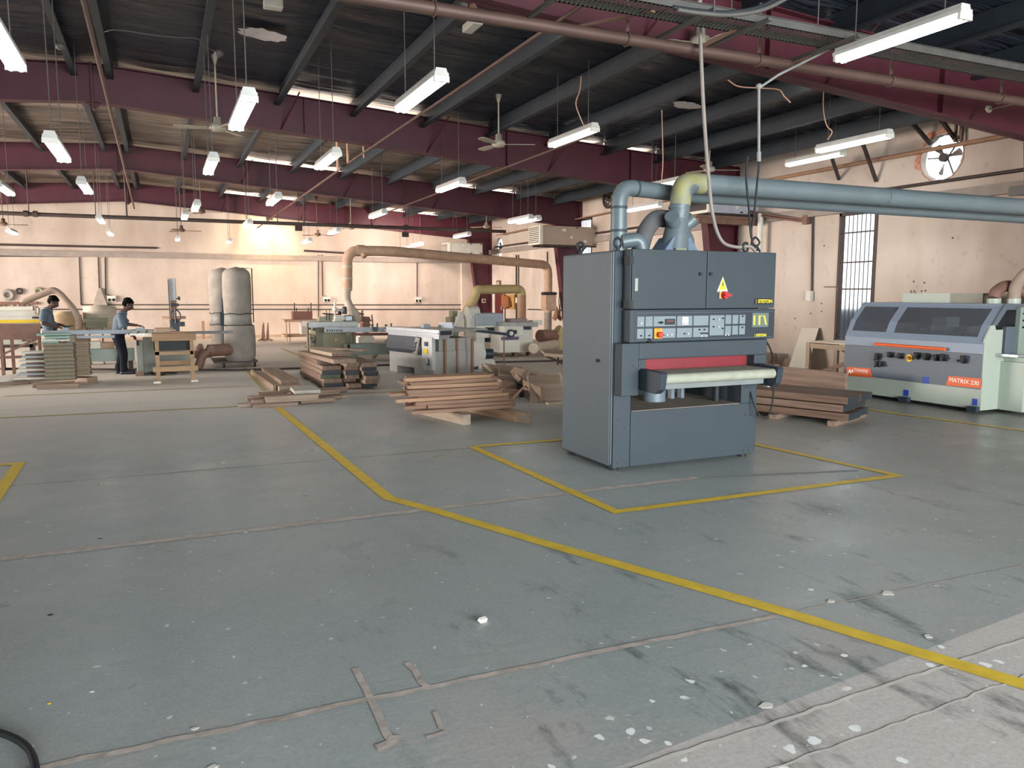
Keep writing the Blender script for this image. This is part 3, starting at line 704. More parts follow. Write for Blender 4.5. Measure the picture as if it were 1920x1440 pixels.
mb = MB(); mb.tube(spline([(4.60, 6.45, 2.33), (4.46, 6.45, 2.32), (4.35, 6.45, 2.2), (4.28, 6.45, 2.0)], 6), .085, 20); mb.build('flexible_hose', mat('dusty_flex_hose', '#5f5f60', .8, 0, .15, 8), D)
mb = MB(); mb.tube(spline([(4.72, 6.5, 2.22), (4.86, 6.5, 2.15), (4.88, 6.5, 1.98)], 6), .08, 20); mb.build('flexible_hose', M_ductblue, D)
D2 = thing('extraction_duct', 'slimmer blue-grey duct behind, rising from the left of the sander top and bending right', 'duct', (4.15, 6.55, 2))
mb = MB(); mb.tube(elbow_path([(4.07, 6.5, 1.98), (4.07, 6.5, 2.62), (4.9, 6.62, 2.60), (XR-.02, 6.62, 2.58)], .17, 8), .078, 24); mb.build('main_pipe', M_ductblue, D2)
seams(D2, [((4.07, 6.5, 2.42), (0, 0, 1)), ((4.07, 6.5, 2.2), (0, 0, 1)), ((4.27, 6.53, 2.615), (1, .1, 0))], .078, M_grey)
mb = MB(); mb.tube(elbow_path([(4.07, 6.44, 2.09), (4.24, 6.38, 2.12), (4.27, 6.38, 1.975)], .12, 8), .07, 20); mb.build('branch_elbow', M_ductblue, D2)
for yy in (2.0, 2.06):
    mb = MB(); mb.cyl((4.07, 6.5, yy), (4.07, 6.5, yy+.05), .088, n=20); mb.build('duct_seam', M_ductblue, D2)
# cables and hose hanging onto the sander
def cable(pts, r, name, label, cat, m, k=10, smooth=True, group=None):
    mb = MB(); mb.tube(spline(pts, k) if smooth else pts, r, 8); return solo(mb, name, label, cat, Vector(pts[0]), m, group=group)
cy_ = 6.0
P = lambda x, y, Y=cy_: onY(x, y, Y)
cable([P(1311, -30), P(1313, 60), P(1318, 180), P(1326, 300), P(1336, 400), P(1352, 450), P(1378, 463), P(1405, 462), P(1416, 470)], .017, 'air_hose', 'thick pale grey hose dropping from the roof in a long curve onto the sander top', 'hose', mat('grey_hose', '#8c837c', .6), 10)
cable([P(1402, 293), P(1399, 330), P(1404, 390), P(1408, 440), P(1415, 462), P(1424, 455), P(1416, 445), P(1409, 458), P(1420, 470)], .010, 'power_cable', 'black power cable dropping from the conduit end and knotted above the sander, left loop', 'cable', M_black)
cable([P(1424, 300), P(1420, 340), P(1414, 400), P(1409, 430), P(1411, 455), P(1419, 462), P(1425, 472)], .010, 'power_cable', 'black power cable beside the looped one, dropping straight from the pale conduit to the sander', 'cable', M_black)
mb = MB(); mb.tube([P(1423, 165), P(1423, 295)], .013, 8); mb.tube([P(1423, 165), P(1460, 140), P(1560, 90)], .013, 8)
mb.cyl(P(1423, 285), P(1423, 303), .02); mb.sph(P(1423, 162), .03)
solo(mb, 'electrical_conduit', 'pale grey conduit hanging from the big overhead pipe above the sander cables', 'conduit', P(1423, 165), mat('pale_conduit', '#8b8b88', .6))
cable([(5.30, 5.8, 1.17), (5.33, 5.74, 1.05), (5.31, 5.68, .9), (5.34, 5.7, .6), (5.31, 5.72, .43), (5.24, 5.75, .42), (5.2, 5.8, .52), (5.2, 5.86, .65)], .008, 'air_hose', 'thin black air hose looping down the right side of the sander', 'hose', M_black)
# ================================================================ orange and grey moulder by the right wall
Mx = thing('moulding_machine', 'long grey and pale green moulding machine with orange bar and dark windows, right wall', 'woodworking machine', (10.5, 7.8, 0))
xa = 9.86; yn, yfar = 6.72, 8.98; zb0, zb1 = .02, 1.45
M_pale = mat('pale_green_enamel', '#a8b1a3', .45, 0, .05, 2); M_mgrey = mat('matrix_mid_grey', '#59626b', .45, 0, .04, 2); M_mblue = mat('matrix_light_blue_grey', '#7f8c9b', .4, 0, .04, 2)
mb = MB(); mb.box((xa, yn, .06), (11.1, yfar, .5)); mb.box((xa+.06, yn+.02, .5), (11.1, yfar, .84)); mb.build('machine_bed', M_pale, Mx, bevel=.008)
mb = MB(); mb.box((xa+.1, yn+.1, .015), (11.0, yfar-.1, .06)); mb.build('plinth', M_black, Mx)
mb = MB(); mb.prism([(xa-.012, yn, .33), (xa+.005, yn, .33), (xa+.005, yn, .795), (xa-.012, yn, .795)], (0, yfar-yn, 0)); fp = mb.build('front_panel', M_mgrey, Mx, bevel=.003)
# canopy : end profile in the X-Z plane, three facets
prof = [(xa-.012, .80), (xa-.012, .93), (xa+.02, 1.0), (xa+.10, 1.18), (xa+.32, 1.43), (xa+.34, 1.46), (11.05, 1.46), (11.05, .84), (xa+.1, .84)]
def lerp(a, b, t): return (a[0]+(b[0]-a[0])*t, a[1]+(b[1]-a[1])*t)
mb = MB()
# solid lower strip, top, back, ribs; windows left open and glazed
def slab(p, q, y0, y1, th=.018):
    d = Vector((q[0]-p[0], 0, q[1]-p[1])).normalized(); n = Vector((d.z, 0, -d.x))*th
    P_, Q_ = Vector((p[0], y0, p[1])), Vector((q[0], y0, q[1])); mb.prism([P_, Q_, Q_+n, P_+n], (0, y1-y0, 0))
slab(prof[0], prof[1], yn, yfar); slab(prof[1], prof[2], yn, yfar); slab(prof[4], prof[5], yn, yfar); slab(prof[5], prof[6], yn, yfar); slab(prof[6], prof[7], yn, yfar)
wt = lerp(prof[3], prof[4], .86); wb = lerp(prof[2], prof[3], .12)
slab(prof[2], wb, yn, yfar); slab(wt, prof[4], yn, yfar)
for y0, y1 in ((yn, yn+.11), (8.13, 8.27), (yfar-.09, yfar)):
    slab(wb, prof[3], y0, y1); slab(prof[3], wt, y0, y1)
mb.prism([(p[0]+.02*(i < 4), yfar-.02, p[1]) for i, p in enumerate(prof)], (0, .02, 0))
can = mb.build('canopy', M_mblue, Mx)
M_tint = bpy.data.materials.new('tinted_window'); M_tint.use_nodes = True
_p = M_tint.node_tree.nodes['Principled BSDF']; _p.inputs['Base Color'].default_value = lin('#a8adb5'); _p.inputs['Transmission Weight'].default_value = .85; _p.inputs['Roughness'].default_value = .06; _p.inputs['IOR'].default_value = 1.2
for y0, y1 in ((yn+.11, 8.13), (8.27, yfar-.09)):
    mb = MB(); slab(wb, prof[3], y0, y1, .006); slab(prof[3], wt, y0, y1, .006); mb.build('canopy_window', M_tint, can)
for y, h, w in ((7.2, .3, .25), (7.75, .42, .22), (8.0, .25, .1), (8.45, .3, .25), (7.45, .2, .12)):
    mb = MB(); mb.box((10.35, y-w/2, .84), (10.65, y+w/2, .84+h)); mb.cyl((10.35, y, .84+h*.6), (10.25, y, .84+h*.6), .06, n=16); mb.box((10.2, y-.03, .84), (10.26, y+.03, 1.05)); mb.build('cutter_head', M_greengrey, Mx, bevel=.01)
mb = MB(); mb.box((10.9, yn+.02, .84), (11.0, yfar-.02, 1.4)); mb.build('inner_back', M_dark, Mx)
# orange grip bar
mb = MB(); a, b = onX(1640, 645, xa-.06), onX(1772, 655, xa-.06); mb.tube([a, b], .024, 12)
for t in (.1, .93): q = a.lerp(b, t); mb.cyl(q, q+Vector((.06, 0, 0)), .012)
mb.build('grip_bar', M_orange, Mx)
# knobs : pixel places on the front panel
def mk(x, y): return onX(1570+x/4.5, 480+y/4.5, xa-.014)
def adj(c, s=1, dirs=((0,1),)):
    mb = MB(); mb.cyl(c, c-Vector((.05, 0, 0)), .028*s, n=14); mb.cbox(c-Vector((.05, 0, -.03*s)), (.035, .045*s, .06*s)); mb.cyl(c-Vector((.06, 0, .0)), c-Vector((.075, 0, .0)), .02*s, n=12)
    for dy, dz in dirs: mb.cyl(c-Vector((.05, 0, 0)), c+Vector((-.06, dy*.06*s, dz*.06*s)), .012*s, n=8)
    mb.build('setting_knob', M_black, Mx)
for x, y, s, d in ((455,842,1,((-.5,.8),)),(540,852,1,((.9,0),)),(682,850,1.1,((0,1),(.6,-.6))),(758,860,1.2,((-.6,.6),(.5,.5))),(845,868,1.1,((0,1),)),(905,868,1.2,((-.7,.3),(0,1))),(1078,885,1.3,((.9,0),)),(350,858,1.2,((.5,-.5),(-.5,.5))),(350,918,1.1,((.5,-.5),)),(385,918,1.0,((-.5,.5),(-.9,0)))):
    adj(mk(x, y), s, d)
c = mk(608, 860); mb = MB(); mb.cyl(c, c-Vector((.012, 0, 0)), .055, n=24); eb = mb.build('emergency_base', M_yellow, Mx)
mb = MB(); mb.cyl(c-Vector((.012, 0, 0)), c-Vector((.05, 0, 0)), .025, n=16); mb.bar(c+Vector((-.045, .035, .01)), c+Vector((-.045, -.035, -.01)), .014, .02); mb.build('emergency_switch', mat('brown_orange', '#a8661c', .5), eb)
# signs on the front
def quad(pts, name, m, par=Mx, th=.003):
    mb = MB(); mb.prism(pts, (-th, 0, 0)); return mb.build(name, m, par)
xs = xa-.014
so = quad([mk(80, 935), mk(275, 948), mk(297, 1025), mk(75, 1008)], 'maker_sign', M_orange)
r_, u_ = (0, -1, 0), (0, 0, 1)
text('CASADEI', .066, faceM(mk(200, 968)+Vector((-.0035, 0, 0)), (-.0, -1, -.02)), M_wtext, 'maker_word', so, .0005, 'CENTER', 0)
mb = MB(); mb.box(mk(142, 984)+Vector((-.0035, 0, 0)), mk(258, 996)+Vector((-.004, 0, 0))); 
for dx in (0, 22): mb.prism([mk(85+dx, 990), mk(104+dx, 955), mk(112+dx, 957), mk(93+dx, 992)], (-.004, 0, 0)); mb.prism([mk(104+dx, 955), mk(112+dx, 957), mk(112+dx, 985), mk(104+dx, 983)], (-.004, 0, 0))
mb.build('maker_logo', M_wtext, so)
sm = quad([mk(940, 1012), mk(1215, 1035), mk(1213, 1118), mk(915, 1090)], 'model_sign', M_orange)
text('MATRIX 230', .08, faceM(mk(1068, 1060)+Vector((-.0035, 0, 0)), (0, -1, -.02)), M_wtext, 'model_word', sm, .0005, 'CENTER', 0)
M_blue = mat('blue_sticker', '#2a46a8', .5); quad([mk(722, 1020), mk(772, 1022), mk(772, 1078), mk(722, 1074)], 'blue_sticker', M_blue)
for x in (572, 1152):
    zz = 0
    a = mk(x-38, 1210+(x > 600)*75); b_ = mk(x+38, 1240+(x > 600)*78); mb = MB(); mb.box((xa-.07, a.y, .03), (xa, b_.y, .10)); fo = mb.build('levelling_bracket', M_dark, Mx)
    a = mk(x-18, 1168+(x > 600)*70); b_ = mk(x+20, 1212+(x > 600)*75); mb = MB(); mb.box((xa-.006, a.y, .11), (xa, b_.y, .20)); mb.build('arrow_sticker', M_blue, fo)
# near end: side shield, control pillar, infeed table
mb = MB(); mb.prism([(xa, yn-.02, .05), (xa, yn-.02, 1.0), (xa+.10, yn-.02, 1.18), (xa+.16, yn-.02, 1.24), (xa+.2, yn-.02, 1.12), (xa+.35, yn-.02, 1.12), (xa+.35, yn-.02, .78), (xa+.9, yn-.02, .74), (xa+.9, yn-.02, .05)], (0, .03, 0))
mb.box((xa+.34, yn-.35, .05), (11.1, yn, .70)); mb.box((10.25, yn-1.2, .7), (10.9, yn, .76)); mb.build('end_shield', M_pale, Mx, bevel=.004)
mb = MB(); mb.prism([(xa+.10, yn-.03, 1.18), (xa+.34, yn-.03, 1.46), (11.0, yn-.03, 1.46), (11.0, yn-.03, 1.38), (xa+.38, yn-.03, 1.38), (xa+.20, yn-.03, 1.18)], (0, .03, 0)); mb.build('end_frame', M_mgrey, Mx)
mb = MB(); mb.box((xa+.37, yn-.05, .8), (xa+.65, yn+.02, 1.16)); mb.build('end_guard', M_mgrey, Mx, bevel=.01)
mb = MB(); mb.box((xa+.56, yn-.1, .78), (11.0, yn-.03, 1.42)); pil = mb.build('control_pillar', M_greengrey, Mx, bevel=.008)
mb = MB()
for i in range(2):
    for j in range(3): mb.cyl((xa+.62+.05*i, yn-.1, 1.33-.09*j), (xa+.62+.05*i, yn-.12, 1.33-.09*j), .014, n=12)
mb.build('pillar_buttons', M_black, pil)
mb = MB(); mb.cbox((10.2, 6.55, .79), (.25, .3, .03)); mb.build('infeed_plate', M_alu, Mx)
# hoods and boxes on top
mb = MB(); mb.box((10.55, 7.25, 1.46), (10.8, 7.75, 1.60)); mb.build('top_box', mat('khaki_box', '#8f8e7e', .6), Mx)
mb = MB(); mb.box((10.55, 7.75, 1.46), (10.8, 8.55, 1.60)); mb.build('top_box', M_pale, Mx)
for i, (x, y) in enumerate(((10.45, 7.02), (10.62, 6.98))):
    mb = MB(); mb.cyl((x, y-.12*i, 1.46), (x, y-.12*i, 1.53), .088, n=24); mb.build('outlet_collar', M_pale, Mx)
# ducts leaving the moulder
mb = MB(); mb.tube(spline([(10.62, 6.86, 1.53), (10.64, 6.84, 1.72), (10.76, 6.74, 1.92), (11.0, 6.55, 2.03), (11.4, 6.3, 2.06)], 8), .078, 22); solo(mb, 'extraction_duct', 'tan duct arching up to the right off the moulding machine', 'duct', (10.62, 6.86, 1.53), M_dwarm)
mb = MB(); mb.tube(spline([(10.45, 7.02, 1.53), (10.5, 7.02, 1.63), (10.72, 7.0, 1.70), (11.0, 6.85, 1.58), (11.4, 6.6, 1.55)], 8), .078, 22); solo(mb, 'extraction_duct', 'low brown bent duct behind the arching one on the moulding machine', 'duct', (10.45, 7.02, 1.53), M_pipebrown)
# ================================================================ timber
rnd = random.Random(11)
def board(c, L, W, T, rz, m, name, label, cat='board', group=None, rx=0, ry=0, ends=None, bevel=.002):
    mb = MB(); mb.use(m); a, b, t = L/2, W/2, T/2
    vs = [(-a,-b,-t),(a,-b,-t),(a,b,-t),(-a,b,-t),(-a,-b,t),(a,-b,t),(a,b,t),(-a,b,t)]
    mb.add(vs, [(0,3,2,1),(4,5,6,7),(0,1,5,4),(2,3,7,6)]); 
    e0, e1 = ends or (m, m)
    mb.use(e0).add(vs, [(3,0,4,7)]); mb.use(e1).add(vs, [(1,2,6,5)])
    # drop doubled vertices
    mb2 = mb; o = mb2.build(name)
    bm = bmesh.new(); bm.from_mesh(o.data); bmesh.ops.remove_doubles(bm, verts=bm.verts, dist=1e-5); bmesh.ops.recalc_face_normals(bm, faces=bm.faces); bm.to_mesh(o.data); bm.free()
    if bevel:
        q = o.modifiers.new('bevel', 'BEVEL'); q.width = bevel; q.segments = 1; q.limit_method = 'ANGLE'
    o.location = c; o.rotation_euler = (rx, ry, rz); o['label'] = label; o['category'] = cat
    if group: o['group'] = group
    return o
ORD = ['bottom', 'second', 'third', 'fourth', 'fifth', 'sixth', 'seventh', 'eighth', 'ninth', 'tenth']
def ordn(i, n): return 'topmost' if i == n-1 else ('lowest' if i == 0 else ORD[i]+' layer')
# --- A: stack of thick planks, length along Y, three columns
H = math.pi/2
colx = [(2.40, 2.745), (2.76, 3.0), (3.015, 3.28)]
yn0 = [12.95, 12.75, 12.65]; cn = ['left', 'middle', 'right']
th = .070; base = .032
lay = [[('d',0.05,2.3),('w',-.02,2.4),('d',.12,2.3)],
       [('w',.1,2.2),('w',.32,2.2),('w',-.05,2.3)],
       [('g',.12,2.2),('w',.1,2.1),('w',-.1,2.4)],
       [('d',.08,2.3),('d',.05,2.2),('d',.02,2.3)],
       [('w',.12,2.3),('w',.2,2.2),('d',.05,2.3)],
       [('w',.45,2.0),('w',.12,2.2),('w',.0,2.1)]]
for k, row in enumerate(lay):
    for c, (kind, dy, L) in enumerate(row):
        a, b = colx[c]; W = (b-a)*(.96 if kind != 'w' else .9); y0 = yn0[c]+dy+rnd.uniform(-.03, .03)
        em = {'d': M_end, 'w': M_wB, 'g': M_endg}[kind]; lo = {'d': 'with a dark sealed end', 'w': 'with a bare brown end', 'g': 'with a green marked end'}[kind]
        board(((a+b)/2+rnd.uniform(-.02, .02), y0+L/2, base+th*(k+.5)), L, W, th*.97, H+rnd.uniform(-.012, .012), rnd.choice([M_wA, M_wB]), 'thick_plank',
              'thick plank %s, %s column of the tall plank stack, %s' % (lo, cn[c], ordn(k, 6)), 'plank', None, ends=(em, M_wB))
zt = base+th*6
board((2.62, 13.85, zt+th*.5), 2.3, .38, th, H+.09, M_wA, 'thick_plank', 'long brown plank lying across the top left of the tall plank stack', 'plank')
board((2.70, 13.85, zt+th*1.5+.005), 1.25, .33, .06, H+.12, M_wC, 'thick_plank', 'short pale topped plank, uppermost piece on the tall plank stack', 'plank', ends=(M_wB, M_wB))
board((3.02, 14.2, zt+.04), 1.1, .30, .07, H-.03, M_wC, 'thick_plank', 'pale plank with dark green end on top right of the tall plank stack', 'plank', ends=(M_endg, M_wB))
board((3.0, 14.75, zt+.105), 1.6, .16, .03, H+.55, M_wA, 'thin_plank', 'thin brown plank lying aslant at the back on the tall plank stack', 'plank')
for i, y in enumerate((13.3, 14.7)):
    board((2.84, y, .014), .9, .09, .028, 0, M_end, 'bearer', 'dark wooden bearer under the tall plank stack, %s' % ('nearer one' if i == 0 else 'farther one'), 'bearer')
# --- B: low pile in front left of it
board((1.9, 14.5, .12), 2.5, .30, .07, H+.01, M_wA, 'thick_plank', 'wide brown plank lying left of the tall plank stack, on narrower boards', 'plank', ends=(M_wB, M_wB))
board((1.86, 14.45, .045), 2.9, .38, .08, H+.02, M_wC, 'thick_plank', 'pale plank on the floor beneath the wide brown plank', 'plank')
board((1.62, 14.6, .05), 2.9, .05, .1, H+.02, M_wA, 'narrow_board', 'narrow brown board standing on edge left of the wide brown plank', 'board')
lowp = [((1.30,11.45,.03),.75,.1,.05,.03),((1.42,11.32,.025),.62,.10,.05,-.02),((1.55,11.5,.07),.85,.12,.05,.05),((1.66,11.36,.10),.74,.10,.09,.03),((2.03,11.42,.04),.5,.10,.06,.06),((2.0,11.7,.03),.9,.08,.05,.1),
        ((1.6,12.05,.04),1.0,.08,.05,.06),((1.75,12.35,.05),.9,.11,.07,.02),((2.1,12.15,.05),.8,.1,.06,.04),((2.25,12.5,.05),.9,.12,.08,.02),((2.1,11.95,.10),.8,.07,.04,.12),((1.45,11.8,.09),.7,.06,.04,.02),((2.42,11.85,.02),.3,.05,.04,.1)]
posn = ['longest reaching left', 'short one at the front left corner', 'thin one under the thick front board', 'thickest board at the front edge', 'short one at the front right', 'right front, slightly turned', 'thin one behind the front board, left', 'back left one', 'middle right one', 'back right one nearest the plank stack', 'thin one lying on top, right', 'thin one lying on top, left', 'tiny stub at the right tip']
for (c, L, W, T, a), pn in zip(lowp, posn):
    board((c[0], c[1], max(c[2], T/2)), L, W, T, a, rnd.choice([M_wA, M_wB, M_wB]), 'loose_board', 'brown board in the low loose pile, '+pn, 'board')
board((1.93, 11.85, .15), .38, .34, .05, .05, mat('pale_grey_board', '#b0ab9c', .6), 'pale_block', 'pale grey green board lying on top of the low loose pile', 'board', rx=.08)
# --- C: battens piled across on two bearers
ang0 = math.atan2(9.81-9.76, 4.48-3.27)
lbl = 'reddish squared batten in the batten pile resting on two bearers'
rows = 9; th = .045; zb = .135
k = 0
for r in range(rows):
    n = [10, 10, 9, 9, 8, 7, 6, 5, 4][r]; depth0 = 8.98+.05*r; 
    for j in range(n):
        y = depth0+j*.092+rnd.uniform(-.012, .012); L = rnd.uniform(1.12, 1.32)
        xr = 4.10+rnd.uniform(-.06, .04)-.02*r+.012*j
        if r < 5 and rnd.random() < .12: L += .3
        m = M_red_wood2 if (rnd.random() < .35) else M_red_wood
        board((xr-L/2+.04*j*.5, y, zb+r*th+th/2+rnd.uniform(-.002, .002)), L, rnd.choice([.06, .07, .085]), th*.92, rnd.uniform(-.03, .05)+(.03 if r > 6 else 0), m, 'batten', lbl, 'batten', 'battens piled on two bearers', bevel=0, ry=rnd.uniform(-.012, .012), ends=(M_wB, M_wB))
board((3.56, 9.35, .065), 1.6, .11, .13, math.atan2(8.78-9.9, 3.37-3.1)+.0, M_wA, 'bearer', 'squared brown bearer under the batten pile, left one', 'bearer', ends=(M_wB, M_wB)) if False else None
def beam2(p, q, w, h, m, name, label, z0=0):
    p, q = Vector((p[0], p[1], 0)), Vector((q[0], q[1], 0)); d = q-p
    return board(((p+q)/2)+Vector((0, 0, z0+h/2)), d.length, w, h, math.atan2(d.y, d.x), m, name, label, 'bearer')
beam2((3.35, 8.74), (3.12, 9.9), .1, .125, M_wC, 'bearer', 'pale squared bearer sticking out under the batten pile, left one')
beam2((4.08, 8.52), (3.84, 9.9), .09, .13, M_wC, 'bearer', 'pale squared bearer sticking out under the batten pile, right one')
beam2((3.99, 8.7), (3.75, 9.9), .07, .12, M_red_wood2, 'bearer', 'thinner bearer lying along the right bearer of the batten pile')
# --- D: heap of offcuts behind the sander
def off(x, y, Y, s, eul, nm, label, m=M_wA, ends=None):
    p = onY(x, y, Y); o = board(p, s[0], s[1], s[2], 0, m, nm, label, 'offcut', ends=ends); o.rotation_euler = eul; return o
off(1022, 731, 10.25, (.50, .46, .05), (1.15, 0, -.15), 'square_panel', 'large square brown panel propped upright at the right front of the offcut heap', M_wA)
off(1026, 756, 10.2, (.5, .04, .08), (0, 0, -.25), 'offcut_block', 'dark bottom edge strip under the propped square panel', M_end)
off(1001, 735, 10.3, (.06, .42, .30), (0.2, -.3, .2), 'offcut_block', 'brown block leaning at the left side of the square panel')
off(1048, 728, 10.7, (.12, .4, .36), (.9, .3, .5), 'offcut_block', 'brown block leaning at the right behind the square panel')
off(1045, 758, 9.9, (.34, .1, .075), (0, 0, .03), 'offcut_block', 'small pale block on the floor in front of the square panel', M_wC)
off(970, 746, 10.9, (.6, .3, .22), (0, 0, .1), 'offcut_block', 'dark ended block on the floor, front left of the offcut heap', M_end)
off(955, 717, 11.3, (.5, .3, .1), (.3, .1, .4), 'offcut_block', 'brown offcut block lying aslant over the heap behind the batten pile')
off(962, 703, 12.0, (.5, .3, .1), (.35, .2, -.4), 'offcut_block', 'brown offcut block tipped on top of the heap, left')
off(943, 697, 12.6, (.75, .3, .08), (.5, .1, -.2), 'offcut_block', 'long brown offcut on the far left top of the heap')
off(922, 694, 12.7, (.3, .25, .1), (.6, .2, .5), 'offcut_block', 'pale faced offcut at the left end of the heap', M_wC)
off(978, 708, 11.6, (.35, .25, .12), (.2, .8, .6), 'offcut_block', 'tilted brown offcut in the middle of the heap')
off(988, 720, 11.2, (.45, .2, .08), (.4, .5, .2), 'offcut_block', 'brown offcut leaning right in the middle of the heap')
off(980, 728, 11.1, (.5, .35, .06), (.1, .1, .9), 'offcut_block', 'flat dark offcut low in the middle of the heap', M_end)
off(940, 728, 10.9, (.4, .25, .1), (.1, -.2, .3), 'offcut_block', 'brown offcut just right of the batten pile ends', M_wB)
off(948, 738, 10.5, (.35, .2, .12), (0, 0, .1), 'offcut_block', 'low brown offcut beside the batten pile', M_wB)
off(1012, 712, 11.6, (.3, .3, .1), (.3, .3, .3), 'offcut_block', 'dark offcut at the back of the heap', M_wB)
mb = MB(); mb.bar(onY(962, 747, 10.2), onY(1000, 707, 10.6), .022, .022); solo(mb, 'thin_stick', 'thin pale stick leaning on the offcut heap', 'stick', onY(962, 747, 10.2), M_red_wood2)
mb = MB(); mb.bar(onY(999, 712, 10.8), onY(1004, 691, 10.8), .012, .012); solo(mb, 'thin_stick', 'very thin stick standing up out of the offcut heap', 'stick', onY(999, 712, 10.8), M_wB)
# --- E: dark planks stacked right of the sander
M_wD = wood('dark_plank', '#5d483d', '#78604f'); M_wD2 = wood('dark_plank_two', '#68524a', '#846b5c')
ang = math.atan2(6.95-8.4, 7.52-6.35)    # long direction, running away to the left
ang = math.atan2(6.85-8.37, 7.55-6.95)
dirv = Vector((math.cos(ang), math.sin(ang), 0)); nv = Vector((-dirv.y, dirv.x, 0))
near = Vector((7.54, 6.76, 0))
rowsE = [(0.06, 0, 2.4, .36, .085), (0.16, -.07, 2.4, .34, .085), (0.26, -.02, 2.4, .36, .085)]
for c in range(2):
    for k, (z, dl, L, W, T) in enumerate(rowsE):
        L2 = 2.4; q = near+nv*(.18+.40*c)+dirv*(dl+.03*c*(k-1)+(.0 if c == 0 else -.02)); cc = q-dirv*L2/2
        board((cc.x, cc.y, z+T/2), L2, .38, T, ang, M_wD if k != 1 else M_wD2, 'thick_plank', 'dark ended thick plank stacked right of the sander, %s side, %s layer' % (('near', 'far')[c], ('lowest', 'middle', 'top')[k]), 'plank', ends=(M_wD, M_end))
for i, (x, y) in enumerate(((7.62, 6.95), (7.15, 7.65))):
    q = near-dirv*(.15+.75*i)+nv*.35; board((q.x, q.y, .03), 1.0, .1, .06, ang+H, M_wB, 'bearer', 'short bearer under the planks right of the sander, %s one' % ('right', 'left')[i], 'bearer')
# brown cabinet panel standing on edge behind, and the board below it
p, q = onZ(1586, 748, .0), onZ(1425, 727, .0)
p = Vector((8.75, 7.75, 0)); q = Vector((8.35, 9.9, 0)); d = p-q
p1, q1 = onZ(1586, 744, .12), onZ(1400, 718, .12)
d = p1-q1; c = (p1+q1)/2
board((c.x, c.y, .12+.17), d.length, .05, .34, math.atan2(d.y, d.x), M_wB, 'long_panel', 'long brown panel standing on its edge behind the dark ended planks', 'panel')
board((c.x+.12, c.y+.16, .06), d.length, .34, .12, math.atan2(d.y, d.x), M_wB, 'thick_plank', 'brown plank on the floor under the standing long panel', 'plank')
# wide reddish sheet on the floor, white panel, trestle
mb = MB(); a = onZ(1428, 712, .16); mb.prism([onZ(1400, 700, .1), onZ(1600, 712, .1), onZ(1600, 728, .1), onZ(1400, 712, .1)], (0, 0, .02)); solo(mb, 'floor_sheet', 'reddish brown sheet lying flat in front of the white leaning panel', 'board', a, M_wY)
def lean(pts, thick, name, label, cat, m, par=None):
    mb = MB(); mb.prism(pts, thick); return solo(mb, name, label, cat, pts[0], m)
b0 = onX(1475, 695, 11.3); b1 = onX(1509, 699, 11.3); t0 = onX(1503, 615, XR-.06); t1 = onX(1535, 615, XR-.06)
b0.z = b1.z = .02
lean([b0, b1, t1, t0], (.04, .02, .0), 'leaning_board', 'cream white panel leaning against the right wall beside the trestle table', 'panel', M_cream)
b0 = onX(1460, 694, 11.3); b1 = onX(1480, 696, 11.3); t0 = onX(1472, 672, XR-.2); t1 = onX(1484, 672, XR-.2)
lean([Vector((b0.x, b0.y, .02)), Vector((b1.x, b1.y, .02)), t1, t0], (.03, .02, 0), 'small_brown_panel', 'small brown panel leaning left of the white panel', 'panel', M_wA)
T = thing('trestle_table', 'rough wooden trestle table with cross braces, between white panel and moulding machine', 'table', (10.9, 10.6, 0))
zt = .70
c00, c10 = onZ(1517, 642, zt), onZ(1602, 655, zt); tp = [Vector((10.85, 11.05, zt)), Vector((10.85, 9.25, zt)), Vector((11.6, 9.25, zt)), Vector((11.6, 11.05, zt))]
a = onY(1517, 645, 10.6); X0 = 10.55; Y1 = 0
P1 = onZ(1513, 704, 0); P2 = onZ(1562, 705, 0)
P1 = Vector((11.0, 10.55, 0)); P2 = Vector((11.68, 10.3, 0))
# left end frame near (1513..1562), table running toward the camera along the wall
A0 = onX(1514, 704, 10.95); A0.z = 0; B0 = Vector((11.6, A0.y-.05, 0)); A1 = A0+Vector((0, -1.9, 0)); B1 = B0+Vector((0, -1.85, 0))
mb = MB(); mb.prism([A0+Vector((-.03, .04, zt)), A1+Vector((-.03, 0, zt)), B1+Vector((.03, 0, zt)), B0+Vector((.03, .04, zt))], (0, 0, .022)); mb.build('table_top', mat('cream_ply_top', '#d8c8ae', .6), T)
for p in (A0, B0, A1, B1):
    mb = MB(); mb.bar(p, p+Vector((0, 0, zt)), .09, .05); mb.build('leg', M_wC, T)
mb = MB(); mb.bar(A0+Vector((0, 0, zt-.06)), A1+Vector((0, 0, zt-.06)), .03, .09); mb.build('rail', M_wC, T)
mb = MB(); mb.bar(A0+Vector((0, 0, zt-.06)), B0+Vector((0, 0, zt-.06)), .03, .09); mb.build('rail', M_wC, T)
mb = MB(); mb.bar(A0+Vector((.02, -.03, .06)), A1+Vector((.0, .4, .62)), .03, .07); mb.build('brace', M_wA, T)
mb = MB(); mb.bar(B0+Vector((-.04, -.03, .62)), B1+Vector((-.04, .5, .1)), .03, .07); mb.build('brace', M_wB, T)
# brown rolled thing and boxes low at the wall behind
mb = MB(); mb.cyl(onY(1440, 690, 12.2), onY(1462, 690, 12.0), .08, n=16); solo(mb, 'brown_pipe', 'brown pipe lying low against the wall behind the sander hose', 'pipe', onY(1440, 690, 12.2), M_ductbeige)
mb = MB(); a = onY(1446, 683, 12.3); mb.prism([onY(1440, 680, 12.3), onY(1456, 662, 12.3), onY(1463, 684, 12.3), onY(1461, 696, 12.3), onY(1440, 696, 12.3)], (0, .3, 0)); solo(mb, 'wood_scrap', 'dark brown wood scraps against the wall behind the sander', 'scrap', a, M_wB)
